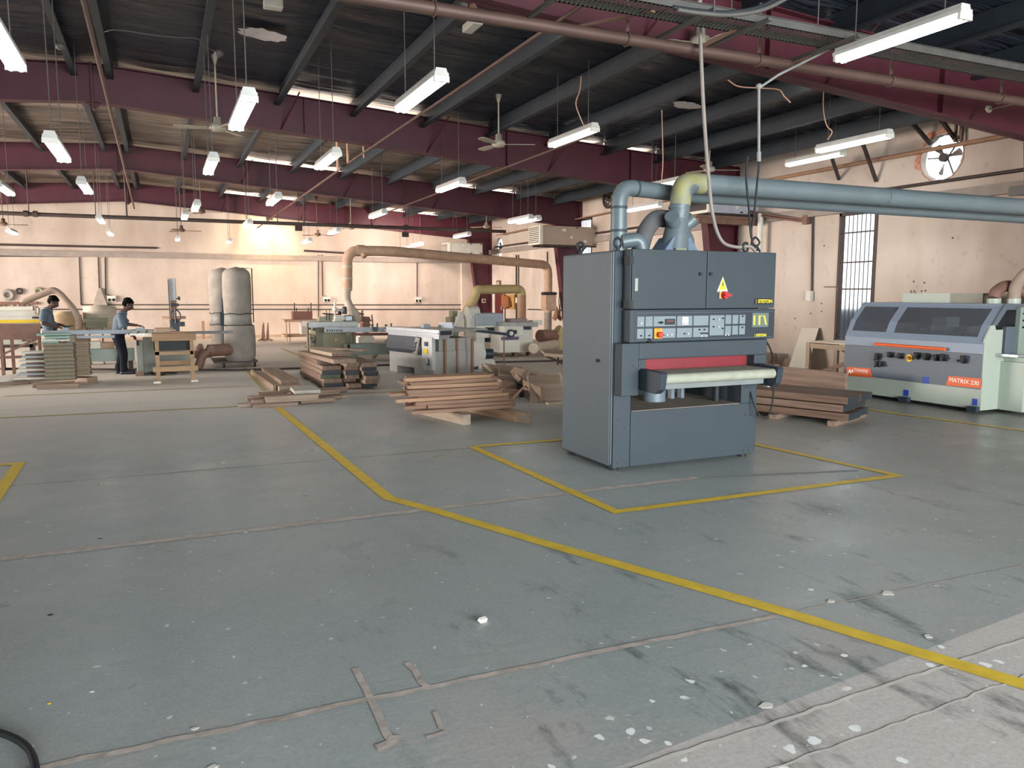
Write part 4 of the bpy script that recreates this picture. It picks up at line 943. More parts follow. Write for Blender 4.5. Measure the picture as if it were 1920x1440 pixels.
# --- F: stack of thin boards in front left, with green pieces
sx0, sx1 = -1.84, -1.36
n = 30; zz = .14
for i in range(n):
    w = .44+rnd.uniform(-.012, .012); t = .021
    board((-1.60+rnd.uniform(-.008, .008), 15.15+rnd.uniform(-.01, .01), zz+t*(i+.5)), w, .38, t*.93, rnd.uniform(-.01, .01), mat('grey_brown_mdf', '#857b68', .75, 0, .08, 5) if i % 3 else mat('grey_brown_mdf_dark', '#665c4d', .75, 0, .08, 5), 'mdf_board', 'grey brown board in the neat square stack capped with green pieces', 'board', 'boards of the neat square stack', bevel=0)
    if i % 2 == 0 and i < 28:
        board((-1.62+.06*0+rnd.uniform(.0, .02)+.20, 15.62+rnd.uniform(-.02, .02), zz+.02+.042*(i/2+.5)), .44, .3, .039, rnd.uniform(-.02, .02), mat('brown_mdf', '#84745f', .75), 'mdf_board', 'brown board in the second stack right behind the neat square stack', 'board', 'boards of the second stack', bevel=0)
for i, (dx, y, L, W_) in enumerate(((-.02, 15.0, .62, .14), (-.12, 15.3, .62, .14))):
    board((-1.62+dx, y, .04), L, W_, .08, .02, M_wA, 'pallet_block', 'brown bearer block at the foot of the neat square stack, %s' % ('front', 'back left')[i], 'bearer')
board((-1.38, 15.55, .065), .5, .3, .13, -.5, M_wA, 'pallet_block', 'brown bearer block at the foot of the second stack', 'bearer')
M_green = mat('mint_green_laminate', '#7f9c8c', .5, 0, .1, 5); zt = zz+.021*n
for i, (dx, dy, L, W_, dz, t, m, lb) in enumerate((( -.1,0,.25,.3,.0,.03,M_green,'lowest left'),(.06,.02,.25,.3,.03,.03,M_offwhite,'pale one in the middle'),(-.12,.0,.2,.28,.03,.035,M_offwhite,'pale one at the left'),(0,.0,.36,.32,.075,.04,M_green,'upper middle'),(-.06,.05,.5,.34,.125,.03,M_green,'topmost, widest'))):
    board((-1.62+dx, 15.15+dy, zt+dz+t/2), L, W_, t, .03*i, m, 'green_piece', 'mint green or pale laminated piece on the neat square stack, '+lb, 'board')
board((-1.42, 15.2, zt+.06), .12, .3, .12, .0, mat('grey_brown_mdf', '#9c8f78'), 'mdf_block', 'grey brown block at the top right of the neat square stack', 'board')
# white boards fanned behind
for i in range(7):
    board((-2.12-.012*i*0+.02*i, 15.9, .12+.075*i), .5+.0*i-.05*(i % 2), .4, .03, .0, M_offwhite if i % 2 == 0 else M_dustyblue, 'white_board', 'white edged board left behind the neat square stack, %s' % ordn(i, 7), 'board')
    board((-2.0, 16.02, .085+.075*i), .42, .3, .045, 0, M_wB, 'spacer', 'brown spacer between the white edged boards, %s' % ordn(i, 7), 'spacer', bevel=0)
# slatted white panel on the floor at far left
for i in range(3):
    a = onZ(-10+i*0, 706+i*12, .07); 
    board((-2.95+.17*i, 16.3-.10*i, .075), 1.6, .12, .05, .95, M_offwhite, 'pale_strip', 'white slat lying aslant on the floor at the left edge, %s' % ('left one', 'middle one', 'right one')[i], 'board')
for i in range(2): board((-2.6-.25*i*0, 16.0+.7*i, .02), .8, .08, .04, .05, M_wB, 'brown_strip', 'brown strip under the white slats, %s' % ('nearer one', 'farther one')[i], 'strip')
# --- G: wood lying around the saws in the middle distance
board((5.35, 16.2, .12), 1.1, .5, .10, .1, M_wB, 'offcut_board', 'brown offcuts lying flat below the green saw guard, left one', 'offcut'); board((5.0, 16.0, .2), .7, .12, .04, -.6, M_wC, 'offcut_board', 'pale strip lying on the offcuts below the green saw guard', 'offcut')
board((6.0, 15.9, .09), 1.3, .5, .16, .05, M_end, 'offcut_board', 'dark wide offcut on the floor left of the blue-grey panel saw', 'offcut')
board((5.7, 15.7, .19), .9, .1, .03, -.7, M_wC, 'offcut_board', 'pale strip lying aslant on the dark offcut', 'offcut')
mb = MB(); q_ = onY(700, 652, 18.7); q_.z = .02; mb.bar(q_, onY(733, 630, 19), .08, .04); solo(mb, 'leaning_board', 'brown board rising aslant behind the green saw guard', 'board', onY(710, 644, 18), M_wB)
# ================================================================ machines in the middle distance
def tubeY(pts, r, m, name, label, cat, k=6, ra=.15, n=14, par=None, sm=False):
    mb = MB(); mb.tube(elbow_path(pts, ra, k) if not sm else spline(pts, k), r, n)
    return mb.build(name, m, par) if par else solo(mb, name, label, cat, Vector(pts[0]), m)
# --- panel saw (grey, dark front) centre right : long axis along (4.31,15.09)->(4.36,14.05)->(5.57,14.6)
F0 = Vector((4.20, 15.55, 0)); F1 = Vector((4.62, 13.95, 0))     # front long edge, far to near
Q = thing('panel_saw', 'grey sliding table panel saw with dark slanted front panel behind the batten pile', 'panel saw', (4.9, 14.7, 0))
u = (F1-F0).normalized(); v = Vector((-u.y, u.x, 0)); Lg = (F1-F0).length        # v points to the right (+X)
def W(a, b, z): return F0+u*a+v*b+Vector((0, 0, z))
def obx(mb, a0, a1, b0, b1, z0, z1):
    mb.prism([W(a0, b0, z0), W(a1, b0, z0), W(a1, b1, z0), W(a0, b1, z0)], (0, 0, z1-z0)); return mb
M_saw = mat('saw_pale_grey', '#aeada7', .5, 0, .06, 4)
mb = MB(); obx(mb, 0, Lg, .06, .95, .14, .50); obx(mb, 0, .3, .06, .95, 0, .16); obx(mb, .95, Lg, .06, .95, 0, .16); obx(mb, .1, Lg-.02, .2, .98, .5, .74); mb.build('cabinet', M_saw, Q, bevel=.006)
mb = MB(); mb.prism([W(0, .0, .43), W(0, -.02, .5), W(0, .03, .76), W(0, .1, .76), W(0, .1, .43)], u*(Lg-.36)); mb.build('front_guard', mat('slate_guard', '#383d47', .45), Q)
mb = MB(); obx(mb, Lg-.36, Lg+.01, .02, .1, .14, .77); mb.build('switch_panel', mat('saw_cool_white', '#c3c3c0', .5), Q, bevel=.004)
mb = MB(); mb.prism([W(Lg-.62, -.035, .42), W(Lg-.45, -.045, .40), W(Lg-.36, -.03, .74), W(Lg-.52, -.01, .76)], v*.03); lg = mb.build('front_badge', mat('badge_grey', '#9a938c', .4), Q)
mb = MB(); 
for t in (0, .07, .14): mb.prism([W(Lg-.58+t*.4, -.05, .46+t), W(Lg-.5+t*.4, -.05, .5+t), W(Lg-.49+t*.4, -.05, .54+t), W(Lg-.57+t*.4, -.05, .5+t)], v*.01)
mb.build('badge_mark', M_dark, lg)
for (a, z, s_, m, nm) in ((Lg-.18, .64, .05, M_dark, 'switch'), (Lg-.19, .50, .06, M_yellow, 'yellow_label'), (Lg-.16, .29, .07, M_black, 'handwheel')):
    mb = MB(); mb.prism([W(a-s_, .0, z-s_*.8), W(a+s_, .0, z-s_*.8), W(a+s_, .0, z+s_*.8), W(a-s_, .0, z+s_*.8)], v*.03); mb.build(nm, m, Q)
mb = MB(); mb.cyl(W(Lg-.16, -.05, .3), W(Lg-.16, 0, .3), .07, n=20); mb.bar(W(Lg-.14, -.05, .28), W(Lg-.05, -.12, .14), .02); mb.build('handwheel', M_alu, Q)
mb = MB(); obx(mb, -.05, Lg+.25, .02, .34, .80, .92); obx(mb, -.05, Lg+.25, -.02, .02, .84, .86); obx(mb, -.02, Lg+.2, .05, .3, .74, .80); mb.build('sliding_table', M_alu, Q, bevel=.004)
mb = MB(); obx(mb, Lg+.25, Lg+.255, .05, .31, .82, .90); mb.build('table_end', M_dark, Q)
mb = MB(); obx(mb, -.05, Lg+.1, .36, 1.0, .86, .90); mb.build('saw_table', M_cast, Q, bevel=.003)
mb = MB(); obx(mb, .1, Lg-.2, 1.0, 1.5, .86, .89); mb.build('extension_table', M_cast, Q)
mb = MB(); mb.prism([W(.55, .9, .9), W(1.1, .9, .9), W(1.05, .9, 1.02), W(.6, .9, 1.0)], v*.04); mb.box(W(.35, .6, .9), W(.6, .68, .97)); mb.build('blade_guard', M_dustyblue, Q)
a, b = onY(880, 624, 15.2), onY(950, 627, 15.6)
mb = MB(); mb.bar(W(.5, 1.1, .9), onY(952, 627, 15.5), .07, .06); mb.build('fence_rail', M_dark, Q)
mb = MB(); mb.bar(W(.45, 1.1, .93), onY(950, 625, 15.5), .05, .03); mb.build('fence_rail', M_alu, Q)
mb = MB(); mb.tube([onY(945, 628, 15.45), Vector((onY(945, 628, 15.45).x, 15.45, 0))], .015, 8); mb.build('outrigger_leg', M_wB, Q)
for x0_, y1_, YY in ((835, 703, 13.98), (857, 701, 14.1), (886, 702, 13.9)):
    p = onY(x0_, y1_, YY); p.z = 0; board((p.x, p.y, .37), .74, .055, .04, 0, M_red_wood, 'upright_batten', 'reddish batten standing upright against the near end of the panel saw, %s' % {835: 'left', 857: 'middle', 886: 'right'}[x0_], 'batten').rotation_euler = (0, H, .2)
# dust fan beside the panel saw
R_ = thing('dust_fan', 'cream dust extractor fan housing with dark motor standing right of the panel saw', 'dust extractor', (6.0, 15.2, 0))
c = onY(889, 663, 15.0)
mb = MB(); mb.cyl(c+Vector((-.06, -.1, 0)), c+Vector((.03, .22, 0)), .27, n=32); mb.box(c+Vector((-.27, -.08, 0)), c+Vector((-.1, .2, -.25))); mb.build('fan_housing', M_white, R_, bevel=.008)
mb = MB(); mb.cyl(c+Vector((.12, 0, -.01)), c+Vector((.40, -.05, -.01)), .105, n=20); mb.build('motor', M_dark, R_, bevel=.01)
mb = MB(); mb.prism([(c.x+.05, 14.9, 0), (c.x+.5, 14.9, 0), (c.x+.42, 14.95, c.z-.12), (c.x+.1, 14.95, c.z-.12)], (0, .4, 0)); mb.build('motor_stand', M_white, R_)
mb = MB(); mb.box((c.x-.45, 14.8, .0), (c.x+.7, 15.5, .035)); mb.build('base_plate', M_dustyblue, R_)
# --- olive spindle moulder
O_ = thing('spindle_moulder', 'olive cream spindle moulder with warning triangle, behind the tall plank stack', 'woodworking machine', (4.0, 19.6, 0))
Y0 = 19.2
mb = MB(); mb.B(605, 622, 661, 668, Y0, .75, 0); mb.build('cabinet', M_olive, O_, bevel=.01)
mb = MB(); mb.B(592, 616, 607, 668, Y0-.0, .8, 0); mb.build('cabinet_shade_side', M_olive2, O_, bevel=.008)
mb = MB(); mb.B(581, 628, 591, 664, Y0+.1, .5, 0.05); mb.build('switch_box', M_olive, O_, bevel=.006)
mb = MB()
for x, y in ((587, 641), (584, 634), (588, 618), (580, 616)): q = onY(x, y, Y0+.08); mb.cyl(q, q+Vector((0, -.06, 0)), .03)
mb.build('control_knobs', M_dark, O_)
mb = MB(); q = onY(630, 636, Y0-.01); mb.prism([q+Vector((-.055, 0, -.04)), q+Vector((.055, 0, -.04)), q+Vector((0, 0, .055))], (0, .01, 0)); mb.build('warning_triangle', mat('amber_sign', '#c9902c', .5), O_)
mb = MB(); mb.prism([q+Vector((-.03, -.002, -.028)), q+Vector((.03, -.002, -.028)), q+Vector((0, -.002, .028))], (0, .002, 0)); mb.build('warning_mark', M_white, O_)
mb = MB(); mb.B(580, 604, 672, 613, Y0-.15, 1.1); mb.build('worktable', M_cast, O_, bevel=.006)
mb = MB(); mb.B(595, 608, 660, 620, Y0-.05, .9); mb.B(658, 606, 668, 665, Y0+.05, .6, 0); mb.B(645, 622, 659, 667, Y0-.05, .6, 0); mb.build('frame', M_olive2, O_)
mb = MB(); mb.B(598, 594, 617, 605, Y0+.3, .3); mb.B(612, 590, 627, 604, Y0+.35, .3); mb.build('fence', M_olive, O_, bevel=.01)
mb = MB(); mb.B(628, 593, 647, 601, Y0+.1, .3); mb.prism([onY(626, 603, Y0), onY(645, 603, Y0), onY(640, 598, Y0), onY(629, 598, Y0)], (0, .3, 0)); mb.build('feed_unit', M_white, O_, bevel=.02)
mb = MB(); mb.B(646, 591, 662, 603, Y0+.1, .25); mb.build('feed_gearbox', M_steel, O_, bevel=.03)
q = onY(646, 582, Y0+.2); mb = MB(); mb.cyl(q+Vector((0, 0, -.09)), q+Vector((0, 0, .07)), .06, n=20); mb.sph(q+Vector((0, 0, .07)), (.06, .06, .03)); mb.build('feed_motor', M_dark, O_)
mb = MB(); q = onY(628, 580, Y0+.3); mb.cyl(onY(628, 600, Y0+.3), onY(628, 568, Y0+.3), .03, n=14); mb.sph(onY(628, 580, Y0+.3), .07); mb.cyl(onY(628, 580, Y0+.3), onY(640, 584, Y0+.3), .035); mb.tube([onY(628, 568, Y0+.3), onY(626, 564, Y0+.3), onY(631, 563, Y0+.3), onY(630, 559, Y0+.3)], .012, 8); mb.build('feed_column', M_white, O_)
mb = MB(); mb.sph(onY(637, 587, Y0+.2), .05); mb.cyl(onY(612, 600, Y0+.3), onY(612, 582, Y0+.3), .01); mb.cyl(onY(618, 600, Y0+.3), onY(618, 582, Y0+.3), .01); mb.cyl(onY(605, 588, Y0+.3), onY(640, 590, Y0+.3), .015); mb.build('adjusting_rods', M_black, O_)
mb = MB(); mb.bar(onY(577, 605, Y0), Vector((onY(577, 605, Y0).x, Y0, 0)), .04, .03); mb.build('prop_leg', M_pipebrown, O_)
# long crosscut fence with stops, and grey green guard box
G_ = thing('crosscut_saw_fence', 'long pale blue crosscut fence with two dark flip stops and green grey guard below', 'saw fence', (5.5, 18.0, 0))
mb = MB(); mb.bar(onY(609, 618.5, 18.2), onY(790, 617.5, 18.6), .09, .12); mb.build('fence_beam', mat('pale_fence_alu', '#c9d1d6', .45, .1), G_, bevel=.004)
mb = MB(); mb.bar(onY(664, 627, 18.3), onY(756, 626, 18.6), .14, .06); mb.build('under_beam', M_pipebrown, G_)
mb = MB(); mb.B(653, 646, 746, 664, 18.0, .5); mb.build('guard_box', M_greengrey, G_, bevel=.006)
mb = MB(); mb.B(653, 646, 657, 680, 18.0, .1, 0); mb.B(738, 646, 744, 680, 18.0, .3, 0); mb.B(648, 623, 659, 630, 18.1, .1); mb.build('support', M_olive2, G_)
for x in (706, 732):
    mb = MB(); mb.prism([onY(x-6, 613, 18.25), onY(x+1, 613, 18.25), onY(x+1, 606, 18.25), onY(x+3, 606, 18.25), onY(x+3, 618, 18.25), onY(x+1, 623, 18.25), onY(x-6, 621, 18.25)], (0, .05, 0)); mb.cyl(onY(x-8, 614, 18.25), onY(x-8, 608, 18.25), .02); mb.cyl(onY(x-8, 610.5, 18.25), onY(x-8, 609, 18.25), .045); mb.build('flip_stop', mat('slate_stop', '#5b646c', .5), G_)
mb = MB()
for i in range(7):
    x = 613+i*4.5; mb.box(onY(x, 618, 18.13), onY(x+2.2, 622-(i % 2), 18.12))
mb.build('scale_marks', M_dark, G_)
# small machine with brown blocks behind
K_ = thing('chisel_mortiser', 'small brown stacked mortising machine on a white base behind the crosscut fence', 'woodworking machine', (6.3, 21.5, 0))
YK = 21.2
mb = MB(); mb.B(675, 628, 699, 637, YK, .5, 0); mb.B(672, 633, 702, 637, YK-.1, .7, 0); mb.build('base', M_offwhite, K_)
mb = MB()
for i in range(6): mb.B(680-(i % 2), 594+i*4.5, 694+(i % 2)*1.5, 598+i*4.5, YK, .35)
mb.B(683, 613, 692, 630, YK+.1, .3); mb.build('body', M_pipebrown, K_, bevel=.01)
mb = MB(); mb.cyl(onY(657, 583, YK), onY(682, 590, YK), .03); mb.cyl(onY(679, 582, YK), onY(679, 602, YK), .025); mb.cyl(onY(697, 590, YK), onY(699, 610, YK), .02); mb.cyl(onY(672, 601, YK), onY(698, 601, YK), .02); mb.cyl(onY(657, 583, YK), onY(657, 590, YK), .04); mb.cyl(onY(673, 590, YK), onY(673, 600, YK), .03); mb.build('levers', M_pipebrown, K_)
# workbench with brown box at the back wall
Bn = thing('workbench', 'reddish wooden workbench by the back wall behind the spindle moulder', 'workbench', (4.9, 26.2, 0))
YB_ = 25.2
mb = MB(); mb.B(533, 600, 600, 603, YB_, .8); mb.build('bench_top', M_ductbeige, Bn)
for x in (536, 542, 593):
    mb = MB(); mb.B(x, 603, x+3, 640, YB_+(.6 if x == 542 else .02), .09, 0); mb.build('leg', M_ductbeige, Bn)
mb = MB(); mb.B(533, 628, 600, 631, YB_+.1, .7); mb.build('shelf', M_ductbeige, Bn)
mb = MB(); mb.B(565, 604, 580, 629, YB_+.2, .4); mb.build('bench_cupboard', M_offwhite, Bn)
mb = MB(); mb.B(549, 584, 586, 597, YB_+.2, .35, onY(549, 600, YB_).z+.0); solo(mb, 'brown_box', 'reddish brown box standing on the workbench at the back wall', 'box', onY(567, 600, YB_+.2), mat('red_brown_box', '#835a4c', .6))
mb = MB()
for x in (552, 583, 556, 578): mb.cyl(onY(x, 597, YB_+.6), onY(x, 568 if x in (552, 583) else 577, YB_+.6), .018)
mb.build('clamp_bars', M_darkpipe, Bn)
# floor stands at the wall
for i, x in enumerate((491, 495, 500, 503)):
    c = onY(x, 637, 27.2); c.z = 0; tp = onY(x+(-1 if i % 2 else 2), 608-(i % 2)*3, 27.2)
    s_ = thing('roller_stand', 'thin rusty stand with small feet by the back wall, %s of four' % ('leftmost', 'second', 'third', 'rightmost')[i], 'stand', c)
    mb = MB(); mb.cyl(c+Vector((0, 0, .04)), tp, .035, .02, n=10); mb.build('post', M_pipebrown, s_)
    for a in range(3):
        mb = MB(); mb.bar(c+Vector((0, 0, .08)), c+Vector((.2*math.cos(2.1*a+i), .15*math.sin(2.1*a+i), .02)), .035, .035); mb.build('foot', M_pipebrown, s_)
# beige ducts over the middle machines
YD = 20.0
tD = thing('extraction_duct', 'long beige extraction duct spanning above the middle machines with a curved flexible drop', 'duct', (4.5, YD, 2.8))
pr_ = onY(1028, 497, 21.9)
mb = MB(); mb.tube(elbow_path([onY(651, 545, YD), onY(651, 470, YD), onY(735, 471, YD), pr_, Vector((pr_.x, pr_.y, 1.0))], .3, 6), .13, 20); mb.build('main_pipe', M_ductbeige, tD)
mb = MB(); mb.tube(spline([onY(651, 540, YD), onY(650, 560, YD-.1), onY(656, 575, YD-.3), onY(667, 591, YD-.5), onY(668, 600, YD-.5), onY(660, 604, YD-.4), onY(648, 603, YD-.3)], 8), .105, 16); mb.build('flexible_drop', M_ductwhite, tD)
q = onY(676, 470, YD); mb = MB(); mb.cyl(q, q+Vector((.08, -.12, -.16)), .09, .07, 16); mb.cyl(q+Vector((-.1, 0, 0)), q+Vector((.1, 0, 0)), .145); mb.build('branch_stub', M_ductbeige, tD)
for x, y in ((651, 500), (651, 522), (650, 541)):
    q = onY(x, y, YD); mb = MB(); mb.cyl(q+Vector((0, 0, -.03)), q+Vector((0, 0, .03)), .14); mb.build('duct_seam', M_ductwhite, tD)
mb = MB(); mb.cyl((pr_.x, pr_.y, 0), (pr_.x, pr_.y, 1.4), .12, n=18); mb.build('riser', mat('grey_brown_riser', '#8b7a6c', .7), tD)
Yy = 19.6
a, b = onY(893, 542, Yy), onY(978, 542, Yy+.4)
tubeY([onY(872, 590, Yy), onY(891, 556, Yy), onY(893, 543, Yy), b, Vector((b.x, b.y, .9))], .125, M_ductyellow, 'extraction_duct', 'yellowed extraction duct bridging from the grey hooded machine to the cream jointer', 'duct', ra=.18, n=18)
mb = MB(); mb.cyl((b.x, b.y, .85), (b.x, b.y, 1.55), .128, n=18); solo(mb, 'duct_sleeve', 'orange dusty sleeve on the right leg of the yellowed duct', 'duct', (b.x, b.y, .85), M_pipeorange)
# hooded machine
Hm = thing('hooded_thicknesser', 'white machine with large rounded grey hood, dusty, right of the panel saw', 'woodworking machine', (8.0, 18.6, 0))
Yh = 18.3
mb = MB(); mb.B(893, 588, 945, 611, Yh+.1, .8); mb.build('hood', M_dustyblue, Hm, bevel=.03)
c = onY(890, 600, Yh+.4)
mb = MB(); mb.cyl(onY(875, 590, Yh+.4), onY(895, 590, Yh+.4), .22, n=24); mb.B(868, 595, 893, 621, Yh+.2, .6); mb.build('side_hood', M_offwhite, Hm, bevel=.03)
mb = MB(); mb.prism([onY(871, 590, Yh), onY(886, 590, Yh), onY(882, 600, Yh), onY(880, 620, Yh), onY(876, 620, Yh), onY(875, 600, Yh)], (0, .1, 0)); mb.build('guard_arm', M_white, Hm)
mb = MB(); mb.prism([onY(862, 587, Yh), onY(870, 583, Yh), onY(866, 600, Yh), onY(857, 622, Yh), onY(849, 620, Yh)], (0, .12, 0)); mb.build('slanted_guard', M_offwhite, Hm, bevel=.01)
mb = MB(); mb.B(845, 595, 860, 620, Yh+.9, .4, 0); mb.B(849, 583, 858, 594, Yh+.9, .3); mb.build('rear_post', M_olive2, Hm)
mb = MB(); mb.B(893, 611, 948, 632, Yh+.1, .9); mb.B(893, 630, 909, 690, Yh+.2, .5, 0); mb.B(930, 630, 946, 690, Yh+.6, .4, 0); mb.build('body', M_white, Hm, bevel=.01)
mb = MB(); mb.B(910, 614, 927, 622, Yh+.09, .1); mb.build('dark_opening', M_black, Hm)
mb = MB(); mb.cyl(onY(919, 634, Yh+.3), onY(919, 641, Yh+.3), .14, n=20); mb.build('under_motor', M_dark, Hm)
# cream jointer with purple stripe and round dial
Jm = thing('surface_planer', 'cream surface planer with purple stripe and round black dial, far right of the machines', 'woodworking machine', (8.8, 18.5, 0))
Yj = 17.6
mb = MB(); mb.B(945, 612, 999, 658, Yj+.3, .8, .1); mb.B(937, 628, 975, 654, Yj+.1, .6, .12); mb.build('cabinet', M_white, Jm, bevel=.01)
mb = MB(); mb.B(948, 605, 1009, 613, Yj+.2, 1.0); mb.build('table', M_cast, Jm, bevel=.006)
mb = MB(); mb.prism([onY(945, 612, Yj+.05), onY(981, 612, Yj+.05), onY(984, 629, Yj+.05), onY(946, 628, Yj+.05)], (0, .3, 0)); mb.build('control_front', M_white, Jm, bevel=.01)
q = onY(957, 625, Yj); mb = MB(); mb.cyl(q, q+Vector((0, -.06, 0)), .1, n=28); mb.build('dial', M_dark, Jm); mb = MB(); mb.cyl(q+Vector((0, -.06, 0)), q+Vector((0, -.07, 0)), .055, n=20); mb.build('dial_centre', M_white, Jm)
mb = MB(); mb.B(963, 619, 969, 626, Yj+.04, .03); mb.build('switch', M_black, Jm)
mb = MB(); mb.B(940, 632, 973, 637, Yj+.09, .02); mb.build('purple_stripe', mat('purple_stripe', '#5d5576', .5), Jm)
mb = MB(); mb.B(981, 612, 996, 618, Yj+.18, .3); mb.build('dark_slot', M_dark, Jm)
mb = MB(); mb.B(959, 598, 989, 606, Yj+.5, .4); mb.build('motor_cover', mat('brown_grey_cover', '#8b7c76', .6), Jm, bevel=.01)
mb = MB(); mb.B(999, 601, 1017, 609, Yj+.5, .3); mb.prism([onY(1005, 609, Yj+.45), onY(1014, 609, Yj+.45), onY(1017, 600, Yj+.45), onY(1007, 600, Yj+.45)], (0, .1, 0)); mb.build('fence', M_white, Jm)
for x in (942, 965, 992): mb = MB(); mb.B(x, 655, x+6, 668, Yj+.35, .2, 0); mb.build('foot_block', M_wB, Jm)
# brown fittings at the wall
tubeY([onY(1012, 630, 18.6), onY(1040, 630, 18.8)], .17, M_pipebrown, 'duct_collar', 'dusty brown duct collar lying behind the cream planer', 'duct', n=20)
tubeY([onY(1000, 653, 17.2), onY(1040, 646, 18.4)], .13, M_ductwhite, 'white_duct', 'white plastic duct lying on the floor right of the cream planer', 'duct', n=20)
tubeY([onY(1043, 620, 18.8), onY(1050, 625, 18.8), onY(1052, 655, 18.8)], .18, M_ductyellow, 'duct_bend', 'yellowish duct bend at the end of the white floor duct beside the sander', 'duct', n=18)
# rag bunch, orange coat, brown box on the right wall
q = onX(1045, 590, 11.6); mb = MB()
for i in range(9): a = 2*PI*i/9; mb.prism([q+Vector((0, 0, .25)), q+Vector((-.08*math.sin(a), .2*math.cos(a), -.1-.05*(i % 3))), q+Vector((-.1*math.sin(a+.5), .22*math.cos(a+.5), -.12))], (-.03, .02, 0))
solo(mb, 'hanging_rags', 'bunch of brown rags hanging on the right wall beside the sander', 'rags', q, M_pipeorange)
q0, q1 = onX(950, 552, 11.75), onX(964, 580, 11.75)
mb = MB(); mb.box((XR-.1, q1.y, q1.z), (XR-.01, q0.y, q0.z)); cb = solo(mb, 'wall_board', 'yellowish tool board on the right wall with a red cloth', 'board', (XR-.05, (q0.y+q1.y)/2, q1.z), mat('ochre_board', '#b08a48', .7))
mb = MB(); mb.prism([(XR-.2, q0.y+.25, q0.z), (XR-.2, q0.y-.35, q0.z-.1), (XR-.25, q0.y-.5, q1.z+.1), (XR-.22, q0.y+.0, q1.z), (XR-.2, q0.y+.3, q1.z+.2)], (.1, 0, 0)); solo(mb, 'hanging_cloth', 'red and orange cloth hanging on the ochre tool board', 'cloth', (XR-.2, q0.y, q0.z), mat('red_orange_cloth', '#b0552c', .9, 0, .3, 12, color2='#5f5a3a'))
q0 = onY(1024, 553, 21.0); q1 = onY(1043, 581, 21.0)
mb = MB(); mb.box((q0.x, 21.0, q1.z), (q1.x, 21.35, q0.z)); bx_ = solo(mb, 'brown_box', 'tan box with a heap on its lid, hanging beside the beige riser duct', 'box', ((q0.x+q1.x)/2, 21.2, q1.z), M_ductbeige)
mb = MB(); 
for i in range(9): mb.sph((q0.x+(q1.x-q0.x)*i/8, 21.15+.1*(i % 2), q0.z+.04), (.09, .12, .05), 8, 6)
mb.build('dusty_heap', M_purlin, bx_)
# small folding table near sander's left edge
FT = thing('folding_table', 'low dusty folding table with steel legs left of the sander', 'table', (8.4, 15.5, 0))
mb = MB(); mb.prism([onZ(1014, 660, .55), onZ(1075, 662, .55), onZ(1080, 672, .55), onZ(1022, 668, .55)], (0, 0, .05)); mb.build('table_top', mat('dusty_table', '#8c7b66', .8), FT)
for (x0_, y0_, x1_, y1_) in ((1024, 668, 1056, 682), (1047, 667, 1045, 688), (1016, 663, 1075, 690)):
    mb = MB(); mb.cyl(onY(x0_, y0_, 15.6), onY(x1_, y1_, 15.4), .02); mb.build('leg', M_darkpipe, FT)
# long bar / cable strip across the working floor
mb = MB(); mb.tube([onZ(-40, 691, .02), onZ(440, 694, .02), onZ(580, 690, .02), onZ(760, 683, .02), onZ(1060, 676, .02)], .022, 8); solo(mb, 'floor_cable', 'long dark cable lying across the whole working floor', 'cable', onZ(440, 694, .02), M_darkpipe)
tubeY([onZ(962, 650, .02), onZ(1050, 660, .02)], .04, M_ductwhite, 'floor_pipe', 'thin pale pipe lying on the floor before the cream planer', 'pipe') if False else None

# ================================================================ left side machines
# twin bag dust collector
DC = thing('dust_collector', 'twin bag dust collector with tall dusty grey filter bags on castors', 'dust collector', (1.4, 17.9, 0))
def bag(cx, cy, z0, z1, r, nm, top=False, n=32):
    mb = MB(); pr = []; K = 18
    for i in range(K+1):
        t = i/K; rr = r*(1+.05*math.sin(t*PI))
        if top and t > .82: rr = r*math.sqrt(max(0.0, 1-((t-.82)/.18)**2))*.98+.01
        if not top and t < .08: rr = r*(.86+.14*t/.08)
        pr.append((rr, z0+(z1-z0)*t))
    mb.lathe(pr, (cx, cy, 0), n); return mb.build(nm, M_cloth, DC)
zp = lambda y, Y=18.2: onY(440, y, Y).z
cR = onY(450, 690, 17.9); cL = onY(424, 690, 18.6)
zt_, z1_, z2_, zb_ = onY(440, 500, 17.9).z, onY(440, 588, 17.9).z, onY(440, 610, 17.9).z, .14
bag(cR.x, 17.9, z1_, zt_, .285, 'upper_bag', True); bag(cR.x+.02, 17.9, zb_, z2_, .315, 'lower_bag')
bag(cL.x, 18.55, z1_-.02, zt_, .29, 'upper_bag', True); bag(cL.x, 18.55, zb_+.1, z2_+.1, .27, 'lower_bag')
for cx, cy in ((cR.x, 17.9), (cL.x, 18.55)):
    mb = MB(); mb.lathe([(.27, z2_+.01), (.29, z2_+.02), (.28, z1_-.01), (.27, z1_-.005)], (cx, cy, 0), 32); dr_ = mb.build('drum_ring', M_greengrey if cx > 2 else mat('pale_drum', '#8c8a80', .6), DC)
    mb = MB(); 
    for z in (z1_, z2_): mb.tube([(cx+.3*math.cos(a), cy+.3*math.sin(a), z+.012*math.sin(5*a)) for a in [2*PI*i/36 for i in range(36)]], .008, 6, closed=True)
    mb.build('clamp_band', M_black, dr_)
mb = MB(); mb.tube([(cR.x+.1, 17.95, zt_-.03), (cR.x+.33, 17.95, zt_-.03), (cR.x+.33, 17.95, z1_-.2)], .012, 8); mb.build('bag_hanger', M_darkpipe, DC)
mb = MB(); mb.cyl((cL.x-.05, 18.1, .5), (cL.x-.05, 18.1, 1.5), .05, n=12); mb.box((cL.x-.12, 17.95, .9), (cL.x-.02, 18.1, 1.2)); mb.build('frame_post', M_purlin, DC)
mb = MB(); mb.box((cL.x-.3, 17.7, .1), (cR.x+.36, 18.9, .14)); mb.build('base_plate', M_darkpipe, DC)
